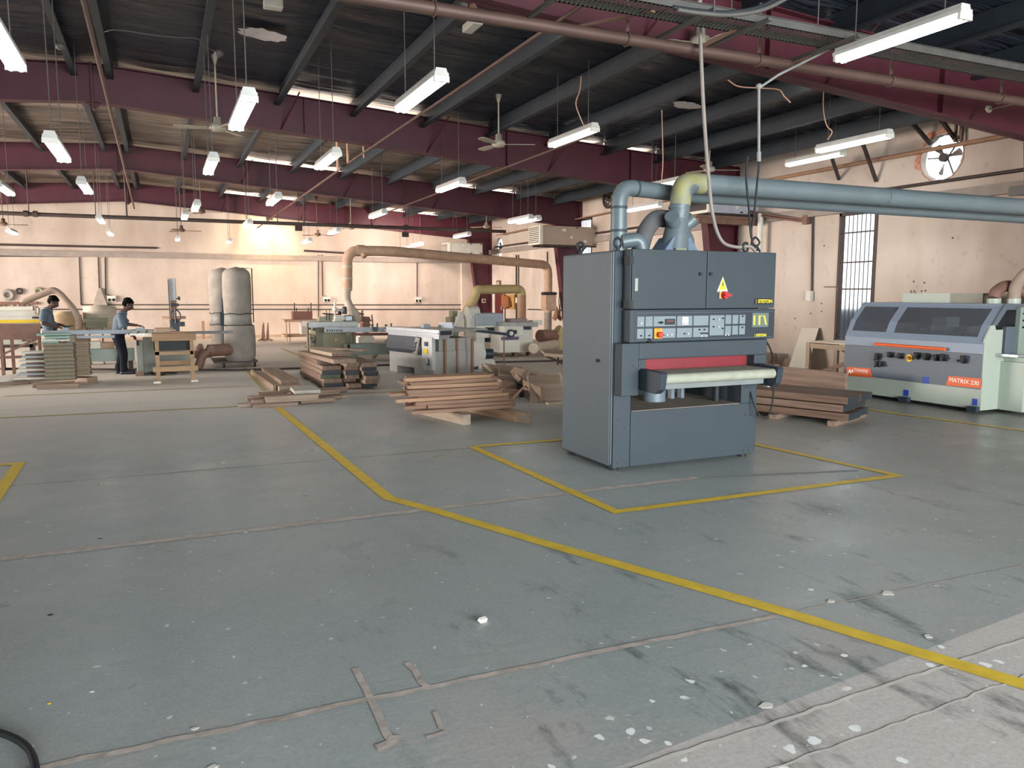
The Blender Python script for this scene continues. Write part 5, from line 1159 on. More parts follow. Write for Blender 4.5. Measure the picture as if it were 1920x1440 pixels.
for x, y in ((cL.x-.1, 17.75), (cR.x+.3, 17.75), (cR.x+.3, 18.8), (cL.x-.1, 18.8)):
    mb = MB(); mb.cyl((x-.02, y, .05), (x+.02, y, .05), .05, n=14); mb.box((x-.012, y-.02, .05), (x+.012, y+.02, .11)); mb.build('castor', M_black, DC)
q = onY(405, 657, 17.6)
mb = MB(); mb.cyl(q+Vector((-.15, 0, 0)), q+Vector((.35, .15, 0)), .13, n=20); mb.cyl(q+Vector((-.1, -.12, .05)), q+Vector((-.1, .0, .05)), .07); mb.build('inlet', M_pipebrown, DC)
mb = MB(); mb.tube(spline([q+Vector((-.12, 0, 0)), q+Vector((-.28, -.02, -.12)), q+Vector((-.35, -.05, -.3)), q+Vector((-.5, -.1, -.42))], 6), .09, 16); mb.build('inlet_hose', M_pipebrown, DC)
mb = MB(); mb.B(363, 659, 398, 671, 18.4, .4); mb.B(368, 650, 382, 658, 18.4, .3); mb.cyl(onY(372, 653, 18.4), onY(380, 653, 18.4), .1); mb.build('fan_motor', mat('rusty_motor', '#8a6a5c', .6), DC, bevel=.02)
mb = MB(); mb.B(378, 602, 385, 640, YB-.25, .08, 0.0); solo(mb, 'leaning_plank', 'orange brown plank standing against the back wall left of the dust collector', 'plank', onY(381, 640, YB-.2), M_pipeorange)
# bandsaw
BS = thing('bandsaw', 'old bandsaw with tall white upper housing at the back, behind the sawing worker', 'bandsaw', (.6, 24, 0))
Yb = 24.0
mb = MB(); mb.B(317, 522, 331, 564, Yb, .35); mb.build('upper_housing', mat('blue_white_enamel', '#b9bec2', .45), BS, bevel=.02)
mb = MB(); mb.B(316, 521, 318.5, 600, Yb-.02, .1); mb.B(319, 564, 332, 583, Yb+.05, .3); mb.B(319, 583, 329, 600, Yb+.1, .25); mb.build('column', M_ductbeige, BS)
mb = MB(); mb.B(316.5, 524, 318, 598, Yb-.05, .05); mb.build('column_edge', M_dark, BS)
q = onY(329, 593, Yb-.1); mb = MB(); mb.tube([q+Vector((.13*math.cos(a), 0, .18*math.sin(a))) for a in [2*PI*i/28 for i in range(28)]], .018, 8, closed=True); mb.cyl(q+Vector((0, 0, -.2)), q+Vector((0, 0, .2)), .025); mb.cyl(q+Vector((-.1, 0, .32)), q+Vector((.1, 0, .32)), .04); mb.build('handwheel', M_dark, BS)
mb = MB(); mb.B(304, 594, 349, 598, Yb, .5); mb.build('saw_table', M_ductbeige, BS)
mb = MB(); mb.B(318, 598, 338, 640, Yb+.1, .4, 0); mb.B(336, 604, 347, 612, Yb, .3); mb.build('base', M_dark, BS, bevel=.01)
mb = MB(); mb.cyl(onY(331, 560, Yb), onY(337, 560, Yb), .02); mb.cyl(onY(335, 556, Yb), onY(336, 563, Yb), .03); mb.build('tension_knob', M_black, BS)
# table saw with the second worker
TS = thing('table_saw', 'dusty sliding table saw with grey beam where the worker pushes a board', 'table saw', (.0, 16.9, 0))
Yt = 16.6
mb = MB(); mb.B(266, 636, 294, 690, Yt+.3, .9, .05); mb.B(254, 640, 270, 695, Yt+.1, .5, .0); mb.build('cabinet', mat('dusty_green_grey', '#8f9187', .6, 0, .1, 4), TS, bevel=.008)
mb = MB(); mb.B(292, 636, 358, 688, Yt+.5, .8, .1); mb.build('cabinet', mat('dusty_green_grey', '#8f9187'), TS, bevel=.008)
mb = MB(); mb.B(256, 638, 261, 648, Yt+.08, .03); mb.build('control_box', M_black, TS)
mb = MB(); a, b, c_, d_ = onZ(243, 629, .85), onZ(290, 628, .85), onZ(290, 620, .85), onZ(253, 620, .85)
mb.prism([a, b, c_, d_], (0, 0, .03)); mb.build('saw_table', mat('pale_saw_table', '#c9cabf', .45, .2), TS)
mb = MB()
for t in (.3, .65): p = a.lerp(b, t)+Vector((0, -.0, .031)); q = d_.lerp(c_, t)+Vector((0, 0, .031)); mb.bar(p, q, .03, .004)
mb.build('table_slots', M_dark, TS)
mb = MB(); mb.bar(onY(77, 624, 16.45), onY(286, 621, 16.9), .13, .08); mb.build('sliding_beam', M_dustyblue, TS, bevel=.006)
mb = MB(); mb.bar(onY(130, 632, 16.55), onY(215, 631, 16.6), .06, .05); mb.bar(onY(110, 629, 16.45), onY(140, 631, 16.5), .05, .05); mb.build('beam_rail', M_dustyblue, TS)
mb = MB(); q = onY(123, 617, 16.45); mb.cbox(q, (.1, .1, .05)); mb.build('beam_stop', M_dustyblue, TS); mb = MB(); mb.cbox(onY(262, 618, 16.5), (.14, .12, .06)); mb.build('beam_stop', M_dustyblue, TS)
mb = MB(); mb.prism([onY(288, 622, 16.9), onY(434, 620, 16.4), onY(436, 624, 16.4), onY(288, 625, 16.9)], (0, -.35, 0)); mb.build('extension_rail', M_steel, TS)
mb = MB(); mb.bar(onY(360, 624, 16.35), onY(436, 623, 16.15), .045, .05); mb.build('rail_edge', M_dark, TS)
mb = MB(); mb.B(155, 656, 252, 676, 17.6, .3); mb.B(152, 662, 160, 672, 17.55, .2); mb.build('lower_guard', M_greengrey, TS, bevel=.006)
mb = MB(); mb.B(160, 674, 170, 690, 17.7, .1, 0); mb.B(240, 674, 250, 690, 17.7, .1, 0); mb.build('guard_foot', M_darkpipe, TS)
mb = MB()
for pts in ([(276, 688), (283, 697), (297, 702), (310, 700)], [(262, 690), (275, 695), (300, 696), (330, 699)]):
    mb.tube(spline([onZ(x, y, .03) for x, y in pts], 6), .025, 8)
mb.build('floor_hoses', M_darkpipe, TS)
mb = MB(); mb.B(254, 697, 268, 704, Yt+.0, .3, 0); solo(mb, 'brown_block', 'brown block on the floor at the foot of the saw beside the worker', 'block', onZ(261, 702), M_wB)
# timber on the saw
for i, (x0_, x1_, y, m) in enumerate(((290, 325, 612, M_pipeorange), (291, 330, 615.5, M_wC), (313, 345, 619, M_pipeorange), (290, 318, 619, M_wC))):
    a = onZ(x0_, y+4, .89+.05*(i < 2)+.025*(i == 0)); b = onZ(x1_, y+4, a.z)
    board(((a.x+b.x)/2, a.y, a.z), b.x-a.x, .12, .024, .02*i, m, 'cut_board', 'freshly cut board lying on the saw beside the wooden bench, %s' % ('topmost', 'second', 'right one', 'lowest left')[i], 'board')
# wooden bench cart
WB = thing('wooden_bench', 'square wooden bench with shelf and runners standing in front of the table saw', 'workbench', (.2, 15.5, 0))
xa_, xb_, ya_, yb2 = -.13, .50, 15.2, 15.9; zt = .86
mb = MB(); mb.box((xa_-.04, ya_-.02, zt), (xb_+.06, yb2, zt+.02)); mb.box((xa_-.04, ya_-.02, zt-.11), (xb_+.06, ya_+.02, zt)); mb.box((xa_-.04, yb2-.04, zt-.11), (xb_+.06, yb2, zt)); mb.build('bench_top', M_bench, WB, bevel=.004)
for x in (xa_, xb_-.05):
    for y in (ya_, yb2-.1): mb = MB(); mb.box((x, y, .03), (x+.065, y+.05, zt-.05)); mb.build('leg', M_bench, WB)
mb = MB(); mb.box((xa_, ya_, .5), (xb_, ya_+.03, .56)); mb.box((xa_, ya_+.03, .5), (xb_, yb2, .52)); mb.build('shelf', M_bench, WB)
mb = MB(); mb.box((xa_-.05, ya_-.03, .2), (xb_+.07, ya_+.02, .29)); mb.box((xa_, yb2-.08, .26), (xb_, yb2-.04, .34)); mb.build('lower_rail', M_bench, WB)
mb = MB(); mb.box((xa_-.02, ya_+.3, .56), (xb_-.02, ya_+.34, .76)); mb.build('dark_tray', M_black, WB)
for x in (xa_-.02, xb_-.03): mb = MB(); mb.box((x-.03, ya_-.06, 0), (x+.09, ya_+.12, .03)); mb.build('foot_pad', M_cream, WB)
# edge banding machine at the far left with stand
EB = thing('edge_banding_machine', 'cream edge banding machine with yellow stripe at the left edge', 'woodworking machine', (-3.2, 19.6, 0))
Ye = 19.0
mb = MB(); mb.B(-40, 583, 66, 594, Ye, .8); mb.B(-40, 594, 80, 601, Ye-.05, .9); mb.B(-40, 605, 82, 614, Ye, .8); mb.B(-40, 627, 42, 642, Ye+.1, .6); mb.B(-40, 642, 62, 650, Ye+.1, .6); mb.build('body', M_offwhite, EB, bevel=.01)
mb = MB(); mb.B(-40, 575, 62, 583, Ye+.1, .6); mb.build('top_cover', M_cream, EB, bevel=.01)
mb = MB(); mb.B(-40, 600.5, 82, 604.8, Ye-.08, .9); mb.build('yellow_stripe', M_yellow, EB)
mb = MB(); mb.B(18, 607, 62, 613, Ye-.03, .05); mb.build('white_panel', M_cream, EB)
mb = MB(); mb.B(-40, 614, 84, 616, Ye-.05, .8); mb.B(60, 594, 82, 597, Ye-.07, .05); mb.build('dark_edge', M_purlin, EB)
mb = MB(); mb.B(64, 575, 68, 593, Ye, .4); mb.cyl(onY(72, 590, Ye), onY(72, 577, Ye), .03); mb.cyl(onY(66, 588, Ye), onY(76, 592, Ye), .03); mb.build('end_bracket', M_ductwhite, EB)
mb = MB(); mb.B(-40, 648, 62, 651, Ye, .7); mb.B(55, 645, 64, 652, Ye, .2, 0); mb.B(0, 650, 6, 660, Ye, .2, 0); mb.build('base_frame', M_darkpipe, EB)
ST = thing('timber_stand', 'dark brown timber stand with angled brace at the left picture edge', 'stand', (-3.0, 17.6, 0))
Ys = 17.4
mb = MB(); mb.bar(onY(-20, 622, Ys), onY(76, 622, Ys), .09, .3); mb.build('top_rail', M_pipebrown, ST)
for x in (1, 16, 73): mb = MB(); q = onY(x, 625, Ys); mb.bar((q.x, Ys+(.3 if x == 16 else 0), 0 if x != 73 else .5), (q.x, Ys+(.3 if x == 16 else 0), q.z), .07, .05); mb.build('leg', M_pipebrown, ST)
mb = MB(); mb.bar(onY(2, 666, Ys), onY(72, 634, Ys), .06, .04); mb.bar(onY(-20, 671, Ys+.2), onY(42, 669, Ys+.2), .06, .05); mb.build('brace', M_pipebrown, ST)
# small duct over edge bander
tubeY([onY(41, 582, 19.2), onY(41, 567, 19.2), onY(100, 543, 19.2), onY(112, 550, 19.2), onY(144, 586, 19.2), onY(148, 616, 19.2)], .068, M_dwarm, 'extraction_duct', 'tan duct bending over the first worker from the edge bander', 'duct', ra=.2, n=16)
mb = MB(); mb.cyl(onY(36, 574, 19.2), onY(46, 572, 19.2), .09); solo(mb, 'duct_joint', 'brown duct joint on the edge bander', 'duct', onY(41, 573, 19.2), M_pipebrown)
# sacks and boxes behind workers
mb = MB(); q = onY(125, 600, 20.2); mb.lathe([(.28, q.z-.75), (.33, q.z-.6), (.34, q.z-.1), (.3, q.z+.12), (.15, q.z+.2)], (q.x, 20.2, 0), 24); solo(mb, 'dust_sack', 'tan dust sack behind the first worker', 'sack', (q.x, 20.2, q.z-.75), mat('tan_sack', '#b99f7c', .9, 0, .1, 5))
mb = MB(); mb.B(118, 585, 142, 592, 20.0, .5); mb.B(120, 592, 124, 640, 20.1, .1, 0); solo(mb, 'sack_frame', 'grey frame holding the tan dust sack', 'frame', onY(130, 592, 20), M_greengrey)
mb = MB(); q = onY(187, 583, 20.5); mb.lathe([(.33, q.z-.5), (.36, q.z-.1), (.34, q.z+.1), (.1, q.z+.14)], (q.x, 20.5, 0), 24); solo(mb, 'filter_drum', 'pale dusty filter drum behind the saw beam', 'drum', (q.x, 20.5, q.z-.5), M_ductwhite)
mb = MB(); mb.B(157, 598, 201, 604, 19.5, .5); mb.B(160, 604, 199, 614, 19.6, .4); mb.B(165, 614, 169, 640, 19.7, .2, 0); mb.B(190, 614, 194, 640, 19.7, .2, 0); solo(mb, 'machine_head', 'brown and green small machine head behind the saw beam', 'machine', onY(180, 610, 19.6), M_olive2)
mb = MB(); mb.B(146, 634, 167, 656, 18.3, .3); mb.B(150, 656, 163, 680, 18.35, .2, 0); solo(mb, 'brown_box', 'brown motor box right of the neat square stack', 'box', onY(156, 656, 18.3), M_wB)
mb = MB(); mb.B(168, 641, 189, 656, 18.0, .35); solo(mb, 'white_box', 'white box on the green saw guard', 'box', onY(178, 656, 18), M_cream)
mb = MB(); mb.B(189, 643, 213, 655, 18.0, .35); solo(mb, 'cardboard_box', 'brown cardboard box right of the white box on the green saw guard', 'box', onY(200, 655, 18), M_ductbeige)
for i, (x, y, r) in enumerate(((15, 553, 13), (36, 546, 7.5), (72, 546, 9), (5, 575, 8), (29, 573, 8), (51, 573, 6))):
    c = onY(x, y, YB-.06); rr = onY(x+r, y, YB-.06).x-c.x
    mb = MB(); mb.tube([c+Vector((rr*.68*math.cos(a), 0, rr*.68*math.sin(a))) for a in [2*PI*k/32 for k in range(32)]], rr*.3, 10, closed=True)
    solo(mb, 'edging_roll', ['large grey roll of edging tape on the back wall', 'small dark roll of edging tape on the back wall', 'cream roll of edging tape hung right on the back wall', 'brown rimmed roll low at the left edge', 'pale roll just left of the tan duct foot', 'dark roll just right of the tan duct foot'][i], 'tape roll', c, [M_purlin, M_darkpipe, M_olive, M_pipebrown, M_ductwhite, M_darkpipe][i] if i else mat('grey_roll', '#9a948c', .6))
mb = MB(); mb.B(-20, 566, 70, 571, YB-.1, .1); solo(mb, 'wall_shelf', 'brown shelf board on the back wall at the left edge', 'shelf', onY(25, 570, YB-.1), M_pipebrown)
q = onY(186, 540, YB-.05)
mb = MB(); pts = [(-.02, .0), (.05, -.02), (.15, -.35), (.28, -.8), (.2, -1.02), (.05, -.95), (-.05, -1.0), (-.26, -.9), (-.16, -.4)]
mb.prism([(q.x+a, YB-.14, q.z+b) for a, b in pts], (0, .12, 0)); solo(mb, 'hanging_cloth', 'pale cloth hanging on the back wall conduit behind the workers', 'cloth', q, mat('grey_cloth', '#a89d90', .9))
# ================================================================ the two workers
def hand(mb, wrist, fwd, down, side, curl=.5, s=1.0):
    w = Vector(wrist); f = Vector(fwd).normalized(); d = Vector(down).normalized(); sd = f.cross(d).normalized()*side
    palm = w+f*.05*s
    for k, o in enumerate((-.027, -.009, .009, .027)):
        mb.cap(w+f*.012*s+sd*o*.6, w+f*.078*s+sd*o, .013*s, .011*s)
        L = (.062, .074, .070, .054)[k]*s; b = w+f*.082*s+sd*o; m = b+(f*math.cos(curl)+d*math.sin(curl))*L*.55; t = m+(f*math.cos(curl*2)+d*math.sin(curl*2))*L*.5
        mb.cap(b, m, .0095*s, .009*s); mb.cap(m, t, .009*s, .0075*s)
    b = w+f*.028*s-sd*.03; m = b+(f*.7-sd*.7+d*.3).normalized()*.035*s; mb.cap(b, m, .012*s, .010*s); mb.cap(m, m+(f*.9-sd*.1+d*.4).normalized()*.032*s, .010*s, .008*s)
def head(mb, c, pitch):
    c = Vector(c); R = Matrix.Rotation(pitch, 3, 'Y')
    T_ = lambda x, y, z: c+R @ Vector((x, y, z))
    def el(p, r, n=16, m=12):
        old = mb.X; mb.X = old @ Matrix.Translation(T_(*p)) @ R.to_4x4(); mb.sph((0, 0, 0), r, n, m); mb.X = old
    el((-.012, 0, .03), (.095, .077, .088)); el((.02, 0, -.03), (.072, .06, .075)); el((.045, 0, -.075), (.035, .036, .03))
    el((.082, 0, .018), (.016, .045, .014)); mb.cap(T_(.088, 0, .008), T_(.108, 0, -.024), .009, .014)
    el((.088, 0, -.052), (.014, .024, .009)); el((.086, 0, -.064), (.014, .021, .008))
    for s_ in (-1, 1): el((.05, s_*.042, -.02), (.03, .022, .024)); el((-.01, s_*.08, -.01), (.017, .008, .03))
    return T_
def worker(root, J, skin_detail=.0065):
    # body
    mb = MB(); mb.X = INV[root.name].inverted()
    T_ = head(mb, J['head'], J['pitch'])
    mb.cap(J['neck'], Vector(J['head'])+Vector((-.02, 0, -.05)), .055, .052)
    sp = [J['pelvis'], J['waist'], J['chest']]
    mb.cap(sp[0], sp[1], .1, .09); mb.cap(sp[1], sp[2], .09, .09); mb.cap(J['chest'], J['neck'], .085, .055)
    for s_ in 'LR':
        sh, el, wr = Vector(J['sh'+s_]), Vector(J['el'+s_]), Vector(J['wr'+s_])
        mb.cap(J['chest'], sh, .075, .05); mb.cap(sh, el, .046, .038); mb.cap(el, wr, .039, .025)
        hip, kn, an = Vector(J['hip'+s_]), Vector(J['kn'+s_]), Vector(J['an'+s_])
        mb.cap(J['pelvis'], hip, .09, .08); mb.cap(hip, kn, .075, .052); mb.cap(kn, an, .055, .036)
        f = (wr-el).normalized(); hand(mb, wr, (f+Vector(J.get('hf', (0, 0, 0)))).normalized(), J.get('hd', (0, 0, -1)), 1 if s_ == 'L' else -1, J.get('curl', .5))
    mb.build('body', M_skin, root, remesh=skin_detail, smooth_it=2)
    # shirt
    mb = MB(); mb.X = INV[root.name].inverted()
    pel = Vector(J['pelvis']); wa = Vector(J['waist']); ch = Vector(J['chest'])
    for yy in (-.075, 0, .075):
        o = Vector((0, yy, 0)); mb.cap(pel+o*.95+Vector((0, 0, .02)), wa+o, .105, .105); mb.cap(wa+o, ch+o*1.1, .105, .118)
    mb.cap(wa+Vector((.05, 0, 0)), wa+Vector((.055, 0, -.05)), .11, .1)
    mb.cap(ch, Vector(J['neck'])-Vector((0, 0, .03)), .12, .08)
    for s_ in 'LR':
        sh, el = Vector(J['sh'+s_]), Vector(J['el'+s_]); mb.cap(ch+Vector((0, 0, .04)), sh, .105, .078); mb.cap(sh, sh.lerp(el, .62), .075, .072); mb.cyl(sh.lerp(el, .5), sh.lerp(el, .78), .07, .078, 16)
    shirt = mb.build('polo_shirt', M_shirt, root, remesh=.012, smooth_it=3)
    mb = MB(); mb.X = INV[root.name].inverted(); n = Vector(J['neck']); mb.tube([n+Vector((.07*math.cos(a), .068*math.sin(a), .012-.018*math.cos(a))) for a in [2*PI*i/24 for i in range(24)]], .016, 8, closed=True); mb.build('collar', M_shirt, shirt)
    # trousers
    mb = MB(); mb.X = INV[root.name].inverted()
    mb.cap(pel+Vector((0, -.06, .03)), pel+Vector((0, .06, .03)), .115, .115)
    for s_ in 'LR':
        hip, kn, an = Vector(J['hip'+s_]), Vector(J['kn'+s_]), Vector(J['an'+s_])
        mb.cap(pel, hip, .12, .115); mb.cap(hip, kn, .108, .08); mb.cap(kn, an+Vector((0, 0, .03)), .08, .066); mb.cyl(an+Vector((0, 0, .1)), an+Vector((0, 0, -.03)), .07, .078, 16)
    mb.build('trousers', M_trouser, root, remesh=.012, smooth_it=3)
    for s_ in 'LR':
        an = Vector(J['an'+s_]); mb = MB(); mb.X = INV[root.name].inverted(); mb.cap((an.x-.03, an.y, .045), (an.x+.17, an.y+(.02 if s_ == 'L' else -.02), .035), .045, .038); mb.box((an.x-.07, an.y-.04, 0), (an.x+.2, an.y+.045, .02)); mb.build('shoe', mat('dark_shoe', '#22262c', .6), root, remesh=.008, smooth_it=2)
    # hair, eyes
    mb = MB(); mb.X = INV[root.name].inverted(); R = Matrix.Rotation(J['pitch'], 3, 'Y'); c = Vector(J['head'])
    rr = random.Random(3)
    def hl(p, r): q = c+R @ Vector(p); mb.sph(q, r, 12, 8)
    hl((-.022, 0, .045), (.098, .085, .082)); hl((-.055, 0, .0), (.06, .072, .07))
    for i in range(46):
        a = rr.uniform(0, 2*PI); t = rr.uniform(0, 1.25); x, y, z = -.022+.09*math.sin(t)*math.cos(a), .078*math.sin(t)*math.sin(a), .05+.078*math.cos(t)
        if x > .055 and z < .07: continue
        hl((x, y, z), .017)
    for yy in (-.04, -.015, .015, .04): hl((.062, yy, .075), .022)
    mb.build('hair', M_hair, root, remesh=.007, smooth_it=1)
    for s_ in (-1, 1):
        mb = MB(); mb.X = INV[root.name].inverted(); mb.sph(T_(.077, s_*.03, .002), .0095, 12, 8); ey = mb.build('eye', mat('eye_white', '#8f8a84', .5), root)
        mb = MB(); mb.X = INV[root.name].inverted(); mb.sph(T_(.0845, s_*.031, .001), .0045, 10, 6); mb.build('iris', M_black, ey)
p2 = onZ(232, 701, 0)
R2 = thing('person', 'person in grey polo and dark trousers bending over the table saw, pushing a board', 'person', p2, .12)
worker(R2, dict(head=(.15, 0, 1.375), pitch=.45, neck=(.045, 0, 1.215), chest=(-.01, 0, 1.07), waist=(-.05, 0, .9), pelvis=(-.07, 0, .79),
    shL=(.02, .16, 1.14), elL=(.14, .24, .98), wrL=(.31, .20, .955), shR=(.0, -.16, 1.13), elR=(.04, -.24, .88), wrR=(.16, -.13, .79),
    hipL=(-.06, .09, .74), hipR=(-.06, -.09, .74), knL=(-.0, .10, .42), knR=(.01, -.10, .42), anL=(-.07, .12, .08), anR=(.0, -.11, .08), curl=.45))
p1 = onZ(101, 699, 0)
R1 = thing('person', 'person in grey polo standing behind the saw beam and looking down at his hands', 'person', p1, -.05)
worker(R1, dict(head=(.075, 0, 1.42), pitch=.5, neck=(-.02, 0, 1.28), chest=(-.06, 0, 1.14), waist=(-.03, 0, .95), pelvis=(-.01, 0, .82),
    shL=(-.05, .17, 1.22), elL=(-.03, .24, 1.0), wrL=(.2, .12, .95), shR=(-.07, -.17, 1.22), elR=(-.09, -.25, 1.01), wrR=(.16, -.15, .93),
    hipL=(0, .09, .77), hipR=(0, -.09, .77), knL=(.02, .10, .43), knR=(.02, -.10, .43), anL=(-.02, .11, .08), anR=(-.01, -.11, .08), curl=.8))
mb = MB(); q = p1+Vector((.29, -.02, .93)); mb.cbox(q, (.1, .05, .035), .2); mb.cbox(q+Vector((.07, .02, .012)), (.06, .03, .02), .4)
solo(mb, 'hand_tool', 'small dark tool held by the standing worker', 'tool', q, M_black)
# ================================================================ lamps, fans, pipes
def lamp(x, y0, y1, z, label):
    L = y1-y0; r = thing('fluorescent_lamp', label, 'lamp', (x, (y0+y1)/2, z))
    mb = MB(); mb.box((x-.065, y0-.02, z), (x+.065, y1+.02, z+.03)); mb.prism([(x-.06, y0-.01, z+.025), (x-.045, y0-.01, z+.07), (x+.045, y0-.01, z+.07), (x+.06, y0-.01, z+.025)], (0, L+.02, 0)); mb.build('housing', mat('lamp_housing', '#bcbab4', .5), r)
    for s_ in (-1, 1):
        mb = MB(); mb.cyl((x+s_*.032, y0, z-.026), (x+s_*.032, y1, z-.026), .028, n=12); mb.build('tube', M_tube, r)
        mb = MB(); yy = y0 if s_ < 0 else y1; mb.box((x-.07, yy-.02, z-.05), (x+.07, yy+.005, z)); mb.build('lamp_holder', M_white, r)
        mb = MB(); ya = (y0+y1)/2+s_*L*.36; mb.cyl((x, ya, z+.06), (x, ya, ZROOF(x)+.06), .005, n=6); mb.build('hanger', M_wire, r)
    return r
def lampL(px, label, L=1.25):
    x1, y1, x2, y2 = px; a, b = ray(x1, y1), ray(x2, y2); r1, r2 = a.x/a.y, b.x/b.y
    X = L/(1/r2-1/r1); Ya = X/r1; z = CAMH+(a.z*Ya/a.y+b.z*(X/r2)/b.y)/2
    return lamp(X, Ya, Ya+L, z, label)
def lampZ(px, z, label, L=1.22):
    x1, y1, x2, y2 = px; a, b = onZ(x1, y1, z), onZ(x2, y2, z); m = (a+b)/2
    return lamp(m.x, m.y-L/2, m.y+L/2, z, label)
lampL((1808, 26, 1574, 106), 'bright twin tube lamp hanging nearest the camera at the upper right', 1.2)
lampL((1668, 250, 1535, 282), 'twin tube lamp hanging left of the big wall fan, upper of the close pair')
lampL((1580, 286, 1477, 307), 'rusty edged twin tube lamp, lower of the pair left of the wall fan')
lampL((1115, 240, 1035, 270), 'twin tube lamp right of the nearest ceiling fan')
lampL((827, 146, 751, 199), 'twin tube lamp in front of the wide red frame, left of the long pink pipe')
lampZ((468, 187, 441, 230), 3.2, 'twin tube lamp hanging before the red frame left of the ceiling slits')
lampZ((14, 106, -14, 40), 3.3, 'twin tube lamp cut off by the left picture edge')
lampZ((94, 264, 120, 292), 3.1, 'twin tube lamp at left between the first two red frames')
lampZ((405, 298, 386, 319), 3.3, 'twin tube lamp just before the second red frame near the ridge')
lampL((631, 287, 598, 311), 'twin tube lamp hanging between the two roof light rows, centre left')
lampL((867, 341, 823, 355), 'twin tube lamp hanging in front of the second red frame, centre')
lampZ((152, 341, 166, 357), 3.22, 'small twin tube lamp at left before the third red frame')
lampZ((524, 366, 504, 382), 3.3, 'small twin tube lamp near the farthest roof light row')
lampL((721, 397, 696, 406), 'small twin tube lamp crossing the farthest red frame, centre')
lampZ((373, 379, 362, 394), 3.3, 'wide end-on lamp near the ridge over the back pipe, upper one')
lampZ((351, 399, 343, 408), 3.3, 'small end-on lamp near the ridge just below left of a wider one')
lampZ((183, 408, 194, 415), 3.3, 'small lamp just below the back pipe at left')
lampZ((201, 433, 211, 440), 3.3, 'small lamp lower than the back pipe at left')
lampZ((330, 449, 337, 445), 3.25, 'small lamp hanging below a far ceiling fan', .9)
lampZ((426, 454, 434, 450), 3.25, 'small glowing lamp left of the warm spot on the back wall', .9)
lampZ((460, 422, 468, 417), 3.3, 'small lamp on the back pipe at the warm spot')
lampZ((583, 450, 567, 454), 3.2, 'small lamp below the far fan left of the beige duct')
lampZ((635, 431, 618, 437), 3.35, 'small slanted lamp right of the far ceiling fans')
lampZ((879, 437, 854, 445), 3.35, 'small lamp at the far right column')
lampZ((994, 406, 958, 416), 3.4, 'left lamp of the double pair beside the hanging air unit')
lampZ((1009, 407, 973, 418), 3.42, 'right lamp of the double pair beside the hanging air unit')
lampZ((1223, 383, 1192, 393), 3.45, 'lamp seen behind the slim duct left of the thick bend')
lampZ((1250, 342, 1236, 348), 3.6, 'lamp peeking just above the slim blue-grey duct', 1.0)
lampZ((764, 464, 750, 467), 3.3, 'left one of two small lamps just above the long beige duct')
lampZ((790, 457, 773, 461), 3.35, 'right one of two small lamps just above the long beige duct')
lampZ((16, 432, 29, 437), 3.3, 'small lamp below the fan at the left edge')
lampZ((1, 350, 14, 357), 3.3, 'small lamp at the left edge beneath the second red frame')
M_fan = mat('cream_fan_enamel', '#a39a88', .5, 0, .1); M_fand = mat('brown_fan_enamel', '#6f5a4a', .5, 0, .1)
def fan(px, z, R, label, m=M_fand, a0=.1, tilt=0):
    c = onZ(px[0], px[1], z) if z else px[2]
    r = thing('ceiling_fan', label, 'ceiling fan', c)
    zr = ZROOF(c.x)+.05
    mb = MB(); mb.cyl(c+Vector((0, 0, .05)), (c.x, c.y, zr), .012, n=10); mb.lathe([(.02, zr-.12), (.05, zr-.02), (.05, zr)], (c.x, c.y, 0), 14); mb.build('rod', m, r)
    mb = MB(); mb.lathe([(.02, .16), (.05, .15), (.055, .06), (.1, .045), (.115, .0), (.09, -.04), (.03, -.055)], c, 22); mb.build('motor', m, r)
    for k in range(3):
        a = a0+2*PI*k/3; M = Matrix.Translation(c) @ Matrix.Rotation(a, 4, 'Z') @ Matrix.Rotation(.16, 4, 'X')
        mb = MB(); out = [(.09, -.03), (.2, -.045), (R*.6, -.07), (R-.03, -.065), (R, -.03), (R, .03), (R-.03, .06), (R*.6, .06), (.2, .04), (.09, .03)]
        mb.prism([M @ Vector((x, y, -.01)) for x, y in out], M.to_3x3() @ Vector((0, 0, .008))); mb.build('blade', m, r)
    return r
fan((935, 270), 4.02, .6, 'cream ceiling fan hanging in front of the wide red frame, centre', M_fan, -.38)
fan((408, 240), 4.02, .6, 'ceiling fan at left between the nearest red frames', M_fan, .9)
fan((340, 432), 3.6, .6, 'far ceiling fan above a small lamp, left of the warm spot on the wall', M_fand, .05)
fan((595, 440), 3.55, .6, 'far ceiling fan against the back wall above the beige duct elbow', M_fand, .25)
fan((658, 427), 3.6, .6, 'far ceiling fan on the back pipe, second right of the warm spot', M_fan, .1)
fan((1330, 318), 4.0, .6, 'ceiling fan half hidden above the blue-grey ducts', M_fan, -.35)
fan((912, 425), 3.75, .6, 'ceiling fan near the far right column beside the bright wall fan', M_fan, .15)
fan((1842, 208), 3.98, .6, 'dim ceiling fan at the upper right under the nearest frame', M_fan, .5)
fan((6, 420), 3.55, .6, 'ceiling fan cut by the left edge before the back wall', M_fand, .1)
fan((377, 397), 3.8, .55, 'ceiling fan in shadow behind the end-on lamps near the ridge', M_fand, -.2)
fan((1312, 80), 4.15, .45, 'ceiling fan partly hidden behind the grey hose at the top', M_fan, .7)
